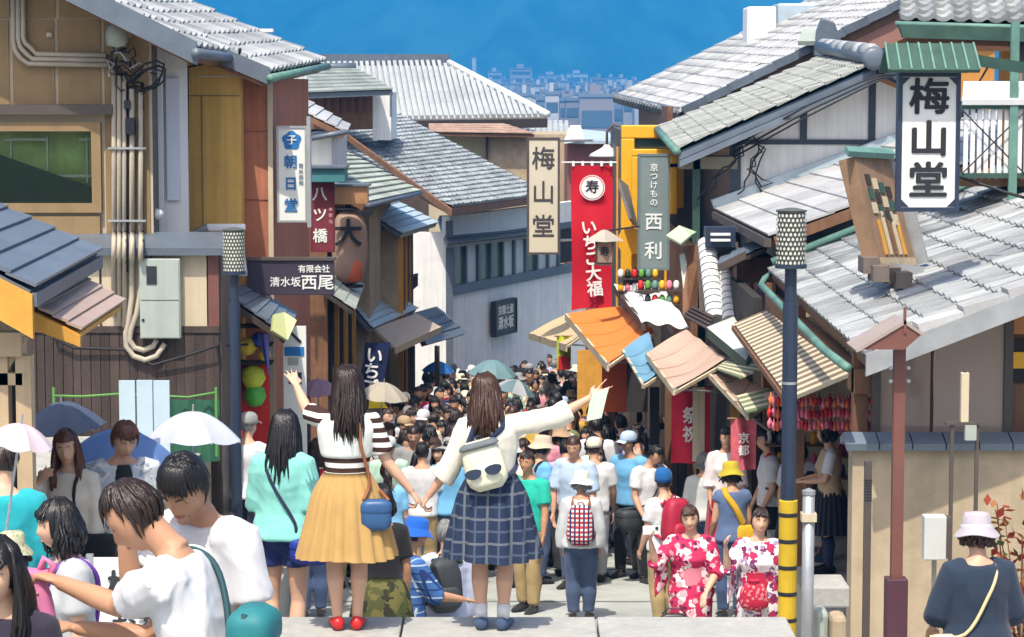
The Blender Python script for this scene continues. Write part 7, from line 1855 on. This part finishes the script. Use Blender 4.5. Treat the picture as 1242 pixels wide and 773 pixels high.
ph = thing('phone', 'white phone in the hand of the woman in crimson robe', 'phone', wr + V((.02, -.02, .03)), R(15)); MB().box(-.075, .075, -.005, .005, -.038, .038).build('body', M_whitepaint, ph, bevel=.008); MB().lathe([(.0, 0), (.014, 0), (.014, .006), (0, .006)], 10).build('lens', M_black, ph, loc=(.045, -.005, .015)).rotation_euler = (R(90), 0, 0)
cl = thing('clutch_bag', 'black clutch bag with red crest before the crimson robe', 'bag', wpos(k1, fk1, V((.14, .20, .60)))); soft_box(.24, .06, .15, V((0, 0, 0)), Matrix.Identity(3), top=1.0).build('bag_body', mat('black_leather', (.02, .018, .022), .4), cl, smooth=True); MB().lathe([(0, 0), (.03, 0), (.03, .004), (0, .004)], 12).build('crest', M_red, cl, loc=(0, -.045, 0)).rotation_euler = (R(90), 0, 0); MB().tube([(-.1, 0, .07), (-.05, 0, .12), (.05, 0, .12), (.1, 0, .07)], .007, 6).build('handle', M_black, cl)
cl = thing('drawstring_pouch', 'crimson cloth pouch held before the white flowered robe', 'bag', wpos(k2, fk2, V((.02, .22, .86)))); soft_box(.26, .12, .22, V((0, 0, 0)), Matrix.Identity(3), top=.8).build('bag_body', pattern('crimson_print', (.42, .02, .05), 'floral', (.55, .20, .22), None, 30), cl, smooth=True); MB().lathe([(.03, 0), (.05, .05)], 12, (0, 0, .09)).build('gathered_neck', mat('crimson_sash', ''), cl)

# ================================================================== named figures in the street
rz_of = {'b': 0, 'f': 180, 'l': 90, 'r': -90, 'bl': 35, 'br': -35, 'fl': 145, 'fr': 215}
def mid(label, px, py, H, face_dir, top_m, sleeve=.36, bottom=None, hair=('short', 'black', 0), hat=None, fem=None, fig=None, vox=.0155, e=.02, collar=None, skin=None, Y=None, z=None, locks=70, bangs=.4, shoes_m=None):
    Y = Y or solve_Y(px, py, H + (.03 if hat else .0)); x = xat(px, Y, 600)
    fem = hair[0] in ('long', 'bob', 'pony') if fem is None else fem
    i = _pid[0]; r_ = random.Random(i * 7 + 3)
    fg = dict(H=H, fem=fem, head=(r_.uniform(-15, 15), r_.uniform(-10, 2), 0), girth=r_.uniform(.95, 1.08), stride=r_.choice((0, .05, -.05)),
              la=(V((-.18, r_.uniform(-.1, .2), -1)), V((.0, r_.uniform(.1, .9), -.8))), ra=(V((.18, r_.uniform(-.1, .2), -1)), V((.0, r_.uniform(.1, .9), -.8)))); fg.update(fig or {})
    return person(label, x, Y, R(rz_of[face_dir] + r_.uniform(-8, 8)), z=z, fig=fg, top=dict(m=top_m, sleeve=sleeve, e=e, loose=.028, amp=.012, wf=.9), bottom=bottom or dict(m=C_denim), hair=dict(style=hair[0], c=hair[1], length=hair[2], locks=locks, bangs=bangs), hat=hat, shoes=dict(m=shoes_m or C_black), skin=i if skin is None else skin, voxel=vox, collar=collar, face=face_dir not in ('b', 'bl', 'br'))
h1, fh1 = mid('elderly person in white bucket hat and grey shirt carrying a plaid rucksack', 705, 573, 1.52, 'b', cloth((.50, .53, .55), 'pearl_grey'), .95, dict(m=cloth((.05, .075, .14), 'slate_jeans')), ('bob', 'grey', .05), ('bucket', cloth((.66, .70, .62), 'ivory')), fig=dict(head=(0, -4, 0), girth=1.12, la=None, ra=None))
backpack('red, white and navy plaid rucksack on the person in the white hat', h1, fh1, pattern('red_plaid', (.42, .03, .04), 'check', (.60, .58, .58), (.03, .03, .09), 22), mat('tan_leather', ''), w=.30, h=.40, d=.16, zc=.67)
h2, fh2 = mid('person in deep blue beanie hat and white tee with crimson rucksack', 806, 571, 1.58, 'bl', C_white, .36, dict(m=C_khaki), ('short', 'black', 0), ('beanie', cloth((.01, .10, .30), 'deep_blue')), fem=True)
backpack('large crimson rucksack under the deep blue hat', h2, fh2, mat('crimson_nylon', (.36, .015, .045), .6, .1, 8), mat('crimson_nylon', ''), w=.32, h=.46, d=.2)
h3, fh3 = mid('person in mustard yellow hat and slate blue vest, yellow straps behind', 888, 562, 1.60, 'b', cloth((.10, .15, .28), 'slate_blue'), .12, dict(m=C_denim), ('bob', 'dark', .06), ('bucket', cloth((.45, .36, .03), 'mustard_hat')))
strap = carried('yellow_sling', 'broad yellow sling strap across the slate blue vest', 'bag', h3); H_ = 1.60
strap_tube([fh3.torso(.10, -.09, .62), fh3.torso(.02, -.115, .72), fh3.torso(-.07, -.08, .80), fh3.torso(-.08, 0, .835), fh3.torso(-.06, .09, .76)], .07).build('strap', cloth((.62, .36, .02), 'amber_web'), strap, smooth=True)
soft_box(.24, .10, .18, fh3.torso(.13, -.10, .56), Matrix.Identity(3)).build('bag_body', cloth((.62, .36, .02), 'amber_web'), strap, smooth=True)
mid('girl in pink tank top and white shorts walking towards the ledge', 664, 523, 1.58, 'fr', cloth((.72, .25, .42), 'pink_top'), .10, dict(m=C_white, frac=.24, loose=.05), ('long', 'dark', .26), shoes_m=mat('pink_shoe', (.60, .08, .15), .5), skin=2)
mid('woman with long brown hair in blush blouse beside the girl in pink', 694, 503, 1.62, 'f', cloth((.58, .42, .36), 'blush'), .38, dict(kind='skirt', m=C_navy, hem=.3, flare=.05, pleats=8), ('long', 'dark', .30), skin=1)
mid('schoolgirl in white collared shirt and pleated skirt facing uphill', 724, 544, 1.54, 'f', C_white, .38, dict(kind='skirt', m=C_navy, hem=.28, flare=.08, pleats=16), ('bob', 'black', .09), bangs=.6, collar=C_white, skin=1)
a_, fa = mid('student in white shirt and blue rucksack walking away', 742, 494, 1.66, 'b', C_white, .38, None, ('short', 'black', 0)); backpack('royal blue school rucksack on the white shirted student', a_, fa, mat('royal_nylon', (.03, .10, .32), .6, .1, 8), mat('royal_nylon', ''), w=.30, h=.42, d=.16)
mid('tall man in pale grey long sleeved shirt walking away', 772, 499, 1.72, 'b', cloth((.52, .57, .58), 'mist_shirt'), .95, dict(m=C_black), ('short', 'black', 0), e=.026)
a_, fa = mid('man in white tee with dark sling rucksack near the crimson curtain', 816, 487, 1.68, 'b', C_white, .36, dict(m=C_black), ('short', 'dark', 0)); backpack('dark grey rucksack hanging from the man by the crimson curtain', a_, fa, mat('charcoal_nylon', ''), C_black, w=.28, h=.44, d=.15, off=-.03, tilt=15)
mid('woman in mustard headscarf half hidden by the man in white tee', 797, 505, 1.55, 'b', cloth((.55, .50, .42), 'sand'), .5, None, ('bob', 'dark', .05), ('beanie', cloth((.55, .36, .04), 'mustard_scarf')))
a_, fa = mid('schoolboy in white shirt with dark shoulder bag looking down', 788, 540, 1.62, 'fr', C_white, .36, dict(m=C_black), ('short', 'black', 0), fig=dict(head=(20, -25, 0)), locks=140); shoulder_bag('dark grey sports bag on the schoolboy looking down', a_, fa, mat('charcoal_nylon', ''), C_black, side=1, w=.40, h=.26, d=.2)
mid('grey haired woman in pale shirt seen from behind', 853, 553, 1.52, 'b', cloth((.55, .57, .56), 'chalk'), .5, None, ('bob', 'grey', .04))
mid('schoolgirl with black bob in white shirt near the pink banner', 913, 541, 1.56, 'bl', C_white, .4, dict(kind='skirt', m=C_navy, hem=.28, flare=.08, pleats=16), ('bob', 'black', .13), locks=160)
mid('man with black crew cut in white shirt beside the schoolgirl with black bob', 933, 520, 1.66, 'l', C_white, .4, dict(m=C_black), ('short', 'black', 0), Y=26.5, z=-2.1)
mid('shop assistant in white blouse and crimson skirt under the tan awning', 880, 478, 1.58, 'f', cloth((.66, .60, .60), 'shell_blouse'), .7, dict(kind='skirt', m=cloth((.35, .01, .04), 'crimson_apron'), hem=.2, flare=.06, pleats=6), ('short', 'black', 0), fem=True, Y=26.9, z=-2.05)
s1, fs1 = mid('schoolgirl in beige knit vest and navy pleated skirt on the shop step', 1006, 513, 1.48, 'l', cloth((.45, .33, .20), 'beige_knit'), .02, dict(kind='skirt', m=cloth((.016, .018, .03), 'school_navy'), hem=.27, flare=.09, pleats=22, depth=.02), ('bob', 'black', .06), Y=24.0, z=-1.5, skin=3, locks=160, fig=dict(la=(V((-.1, .25, -1)), V((.3, .8, -.1))), ra=(V((.1, .25, -1)), V((-.3, .8, -.1)))))
mesh_obj(fs1.top(sleeve=.40, e=.013, lo=.52, voxel=.013, flare=0), 'white_shirt', C_white, s1); fs1.shoes(s1, C_black, sock=C_navy, sock_to=.5)
mid('woman in pale sage tunic with brown bob behind the steel tube', 985, 535, 1.5, 'fl', cloth((.50, .55, .50), 'sage_tunic'), .5, None, ('bob', 'brown', .08), Y=24.6, z=-2.1)
mid('schoolgirl with black hair turned to the hanging charms', 968, 520, 1.55, 'b', C_white, .4, dict(kind='skirt', m=C_navy, hem=.28, flare=.08, pleats=16), ('bob', 'black', .1), Y=25.6, z=-1.95)
n1, fn1 = person('woman in lilac grey sun hat and navy top by the beige wall', xat(1186, 14.3, 700), 14.3, R(6), fig=dict(H=1.585, fem=True, girth=1.14, head=(-6, -8, 0), la=(V((-.30, .1, -.95)), V((.1, .8, -.5))), ra=(V((.3, .1, -.95)), V((-.1, .8, -.5)))), top=dict(m=cloth((.022, .035, .06), 'ink_navy'), sleeve=.62, e=.028, loose=.03, lo=.48, flare=.03, amp=.009, name='navy_top'), bottom=dict(m=C_denim), hair=dict(style='bob', length=.03, locks=120, c='brown', bangs=.2), hat=('bucket', cloth((.42, .38, .42), 'lilac_grey'), C_white), skin=3, shoes=dict(m=C_black), face=False, voxel=.0105)
shoulder_bag('cream shoulder bag with cream strap on the navy top', n1, fn1, mat('cream_bag', (.58, .48, .36), .6, .08, 7), mat('cream_strap', (.62, .48, .26), .6), side=-1, w=.20, h=.24, z=.50, y=-.10)
mid('elderly man in white shirt and grey flat cap by the toy stand', 300, 503, 1.66, 'br', cloth((.66, .68, .72), 'cool_white'), .42, dict(m=C_navy), ('short', 'grey', 0), ('cap', cloth((.30, .31, .30), 'cap_grey')), fig=dict(la=(V((-.45, .2, -.85)), V((.0, .75, .5)))), Y=23.9, z=-1.58)
mid('man in jade green polo just behind the raised arm', 641, 496, 1.70, 'fl', cloth((.02, .42, .32), 'jade'), .38, dict(m=C_khaki), ('short', 'dark', 0), Y=25.5)
mid('man in khaki shirt facing uphill behind the cream blouse', 545, 496, 1.66, 'f', cloth((.24, .22, .17), 'khaki_shirt'), .5, None, ('short', 'black', 0), skin=2)
mid('woman with brown hair parted in the middle behind the lavender shirt', 528, 533, 1.52, 'f', cloth((.40, .34, .28), 'taupe'), .4, None, ('long', 'brown', .16), skin=1)
mid('person in bright teal jacket cut by the picture edge', 4, 545, 1.62, 'b', cloth((.02, .35, .40), 'teal_jacket'), .9, None, ('short', 'dark', 0), Y=13.2, z=-.25)
c1, fc1 = mid('child in green floral bucket hat at the picture edge', 14, 618, 1.18, 'f', cloth((.30, .30, .34), 'pewter'), .5, None, ('bob', 'dark', .04), ('bucket', pattern('hat_floral', (.45, .47, .30), 'floral', (.25, .33, .12), (.60, .45, .40), 40)), Y=11.5)
mid('person in maroon top and black cap among the umbrellas', 118, 560, 1.50, 'b', cloth((.25, .02, .03), 'maroon'), .4, None, ('short', 'black', 0), ('cap', C_black), Y=17.0)
mid('man in cobalt jacket turned aside by the white umbrella', 270, 560, 1.5, 'r', cloth((.03, .12, .40), 'cobalt'), .8, None, ('short', 'black', 0), Y=20.5)
mid('woman with long dark hair facing uphill under the cream umbrella', 466, 488, 1.60, 'f', cloth((.06, .05, .06), 'ink'), .5, None, ('long', 'dark', .2), Y=30)
mid('man in navy polo with black cap passing the lantern shop', 486, 450, 1.70, 'l', cloth((.02, .04, .12), 'deep_navy'), .38, None, ('short', 'black', 0), ('cap', C_black), Y=38)
mid('man in dark grey tee walking behind the turquoise blouse', 378, 495, 1.62, 'b', cloth((.07, .07, .08), 'dark_grey'), .38, None, ('short', 'black', 0), Y=25.0)
mid('schoolboy facing up the street behind the turquoise blouse', 352, 488, 1.6, 'f', C_white, .38, dict(m=C_black), ('short', 'black', 0), Y=27.0)

mid('woman in cream blouse with brown bob under the navy umbrella', 60, 520, 1.55, 'f', cloth((.60, .54, .44), 'cream_top'), .4, None, ('bob', 'brown', .06), Y=17.3)
mid('man in pale blue shirt standing behind the white and lilac umbrella', 205, 540, 1.66, 'f', cloth((.38, .50, .66), 'pale_blue'), .4, None, ('short', 'black', 0), Y=18.6)
mid('woman in rose blouse next to the man in pale blue shirt', 240, 552, 1.56, 'fl', cloth((.58, .26, .30), 'rose'), .4, None, ('long', 'dark', .2), Y=18.9)
mid('man in white polo walking away between the two women on the ledge', 512, 505, 1.66, 'b', C_white, .38, dict(m=C_khaki), ('short', 'black', 0), Y=27.5)
mid('woman in sky blue tee with ponytail between the pair', 470, 520, 1.58, 'b', cloth((.18, .42, .66), 'sky'), .38, None, ('pony', 'dark', 0), Y=25.6)
# ================================================================== umbrellas
umbrella('dusky navy umbrella beside the dark boarding', 84, 485, 17.5, 90, um((.10, .13, .20)), (6, -4))
umbrella('vivid blue umbrella behind the young man in patterned shirt', 138, 517, 16.6, 132, um((.15, .27, .58)), (10, 4))
umbrella('white and lilac umbrella over the terrace steps', 231, 500, 16.9, 112, um((.62, .66, .80)), (-4, 3))
umbrella('pale pink umbrella cut by the picture edge', -2, 512, 12.6, 78, um((.70, .58, .64)), (4, 8))
umbrella('bright blue umbrella deep in the crowd before the bend', 530, 438, 50, 36, um((.03, .18, .55)), (4, 2))
umbrella('grey teal umbrella deep in the crowd before the white wall', 594, 436, 44, 54, um((.20, .36, .40)), (5, 4))
umbrella('steel blue striped umbrella just above the cream blouse', 613, 459, 38, 46, um((.16, .26, .30)), (8, 12), m2=um((.45, .50, .52)))
umbrella('dusty mauve umbrella beside the pointing hand', 388, 459, 30, 48, um((.36, .24, .34)), (4, -4))
umbrella('cream umbrella between the pair on the ledge', 458, 463, 31, 56, um((.55, .50, .40)), (4, 6))

# ================================================================== the crowd further down
def proto(seed, fem, style, length, sleeve, bottom, hat=None, bangs=.4, armsup=False, pack=False):
    r_ = random.Random(seed)
    la = (V((-.2, r_.uniform(-.1, .3), -1)), V((.05, r_.uniform(.1, 1.0), r_.uniform(-.9, -.2)))); ra = (V((.2, r_.uniform(-.1, .3), -1)), V((-.05, r_.uniform(.1, 1.0), r_.uniform(-.9, -.2))))
    if armsup: ra = (V((.3, .6, -.5)), V((-.1, .35, .9)))
    f = Fig(H=1.62 if fem else 1.70, fem=fem, head=(r_.uniform(-20, 20), r_.uniform(-14, 2), r_.uniform(-5, 5)), la=la, ra=ra, stride=r_.choice((.06, -.06, 0)), girth=r_.uniform(.95, 1.1))
    parts = {'body': f.body(.0165), 'shirt': f.top(sleeve=sleeve, e=.024, loose=.03, voxel=.017, seed=seed, amp=.013, wf=.85), 'hair': f.hair(style, length, seed, 46, bangs=bangs)}
    parts['skirt' if bottom == 'skirt' else 'trousers'] = f.skirt(pleats=10, flare=.08, hem=.3) if bottom == 'skirt' else f.trousers(voxel=.018)
    tmp = bpy.data.objects.new('tmp', None); COL.objects.link(tmp)
    if hat: f.hat(hat, tmp, C_white)
    f.face(tmp); f.shoes(tmp, C_black)
    extra = [(c.name.split('.')[0], c.data, c.data.materials[0]) for c in tmp.children_recursive]
    for c in list(tmp.children_recursive): bpy.data.objects.remove(c)
    bpy.data.objects.remove(tmp)
    for m_ in parts.values():
        m_.materials.clear(); m_.materials.append(None)
    return f, parts, extra, hat
PR = [proto(1, False, 'short', 0, .36, 't'), proto(2, False, 'short', 0, .9, 't', armsup=True), proto(3, False, 'short', 0, .38, 't', hat='cap'), proto(4, True, 'long', .24, .36, 'skirt'), proto(5, True, 'long', .3, .6, 't', armsup=True), proto(6, True, 'bob', .08, .38, 'skirt', bangs=.6), proto(7, True, 'bob', .05, .5, 't', hat='bucket'), proto(8, True, 'pony', 0, .3, 't'), proto(9, False, 'short', 0, .5, 't', bangs=.2), proto(10, True, 'bun', 0, .9, 't', hat='sun')]
hair_word = ['short hair', 'short hair, hand raised', 'a cap', 'long hair and skirt', 'long hair, hand raised', 'fringed bob', 'a bucket hat', 'a ponytail', 'cropped hair', 'a wide sun hat']
COLS = [('white', (.60, .61, .63)), ('ivory', (.66, .62, .50)), ('pale blue', (.38, .50, .66)), ('navy', (.02, .03, .08)), ('black', (.02, .02, .022)), ('grey', (.26, .27, .28)), ('crimson', (.42, .015, .04)), ('rose pink', (.60, .24, .30)), ('mustard', (.50, .33, .05)), ('olive', (.16, .17, .07)), ('teal', (.03, .27, .28)), ('sky blue', (.14, .38, .62)), ('lilac', (.42, .36, .56)), ('tan', (.40, .28, .17)), ('charcoal', (.06, .06, .07)), ('mint', (.42, .62, .50)), ('burgundy', (.16, .015, .03)), ('beige', (.52, .44, .34))]
used_lab = set(); spots = []
for o in list(COL.objects):
    if o.name.startswith('person') and o.parent is None: spots.append((o.location.x, o.location.y))
def edge(Y): return (lerp(-2.5, -1.55, min(1, max(0, (Y - 26) / 28))), lerp(2.05, .95, min(1, max(0, (Y - 26) / 14))) if Y < 40 else lerp(.95, 1.7, (Y - 40) / 22))
HB = ['black'] * 6 + ['dark'] * 3 + ['brown'] * 2 + ['grey']
rowname = lambda Y: 'beside the nearest stalls' if Y < 31 else 'below the orange awning' if Y < 36 else 'level with the red banner' if Y < 42 else 'past the cream sign' if Y < 49 else 'by the white house' if Y < 56 else 'at the far end'
def strap_mesh():
    return strap_tube([(0, -.12, 1.31), (0, -.07, 1.385), (0, .0, 1.405), (0, .085, 1.35), (.02, .115, 1.22), (.04, .06, 1.05)], .034).mesh('shoulder_strap', None, True)
PACK = [soft_box(.27, .15, .40, V((0, 0, 0)), Matrix.Identity(3)).mesh('bag_body', None, True), soft_box(.21, .06, .17, V((0, 0, 0)), Matrix.Identity(3)).mesh('front_pocket', None, True), strap_mesh()]
for m_ in PACK: m_.materials.append(None)
made = 0; tries = 0
rr = random.Random(42)
while made < 262 and tries < 60000:
    tries += 1
    Y = rr.uniform(27.5, 37) if rr.random() < .36 else rr.uniform(33, 62); lo, hi = edge(Y); X = rr.uniform(lo, hi)
    if min(((X - a) ** 2 * 1.5 + ((Y - b_) * .55) ** 2) for a, b_ in spots) < .125: continue
    k = rr.choice((0, 0, 1, 2, 3, 3, 4, 5, 5, 6, 7, 8, 8, 9)); f, parts, extra, hat = PR[k]
    cw, cc = COLS[rr.choice([0, 0, 0, 0, 0, 0, 0, 0, 1, 1, 2, 2, 7, 7, 12, 15] + list(range(18)))] if Y > 30 else COLS[rr.choice([0, 0, 0, 1, 2, 12, 15, 5, 7, 11])]; away = rr.random() < .52
    lab = 'person in %s with %s %s %s' % (cw, hair_word[k], 'heading down' if away else 'facing uphill', rowname(Y))
    if lab in used_lab: continue
    used_lab.add(lab); spots.append((X, Y)); made += 1
    sc = rr.uniform(.93, 1.06)
    root = bpy.data.objects.new('person', parts['body']); link(root); root.location = (X, Y, street_z(Y)); root.scale = (sc,) * 3; root.rotation_euler = (0, 0, R((0 if away else 180) + rr.gauss(0, 28)))
    root.material_slots[0].link = 'OBJECT'; root.material_slots[0].material = skin_mat(rr.randrange(4)); tag(root, lab, 'person', 'crowd filling the street')
    hc = rr.choice(HB)
    for nm, me in parts.items():
        if nm == 'body': continue
        m_ = {'shirt': cloth(cc, 'crowd_' + cw), 'hair': M_hair[hc]}.get(nm) or rr.choice([C_navy, C_black, C_denim, C_khaki, C_grey])
        obj_of(me, nm, root, m=m_)
    hm_ = rr.choice([C_white, C_white, C_white, cloth((.66, .62, .50), 'crowd_ivory'), cloth((.66, .62, .50), 'crowd_ivory'), cloth((.40, .28, .17), 'crowd_tan'), cloth((.52, .44, .34), 'crowd_beige'), C_navy, C_black, C_grey, cloth((.38, .50, .66), 'crowd_pale blue'), cloth((.50, .33, .05), 'crowd_mustard')])
    for nm, me, m_ in extra:
        if Y > 38 and nm not in ('hat', 'visor'): continue                 # too small there to show
        o = obj_of(me, nm, hat_o if nm == 'visor' else root, m=hm_ if nm in ('hat', 'visor') else None)
        if nm == 'hat': hat_o = o; o.modifiers.new('t', 'SOLIDIFY').thickness = .004
    if away and Y < 47 and rr.random() < .55:                               # rucksacks of those walking down
        pc, pm = rr.choice([('navy', C_navy), ('black', C_black), ('crimson', cloth((.42, .015, .04), 'crowd_crimson')), ('olive', cloth((.16, .17, .07), 'crowd_olive')), ('teal', cloth((.03, .27, .28), 'crowd_teal')), ('tan', cloth((.40, .28, .17), 'crowd_tan')), ('grey', C_grey)])
        lb = '%s rucksack of person in %s with %s %s' % (pc, cw, hair_word[k], rowname(Y))
        if lb not in used_lab:
            used_lab.add(lb); t = thing('backpack', lb, 'backpack', root.location, root.rotation_euler.z, 'rucksacks in the crowd'); t.scale = root.scale
            bo = obj_of(PACK[0], 'bag_body', t, f.torso(0, -.155, .69), m=pm); obj_of(PACK[1], 'front_pocket', bo, (0, -.09, -.08), m=pm)
            for sd in (-1, 1): obj_of(PACK[2], 'shoulder_strap', t, (sd * .085, 0, (.832 * f.H - 1.395)), m=C_black)
bpy.data.scenes.remove(WORK)
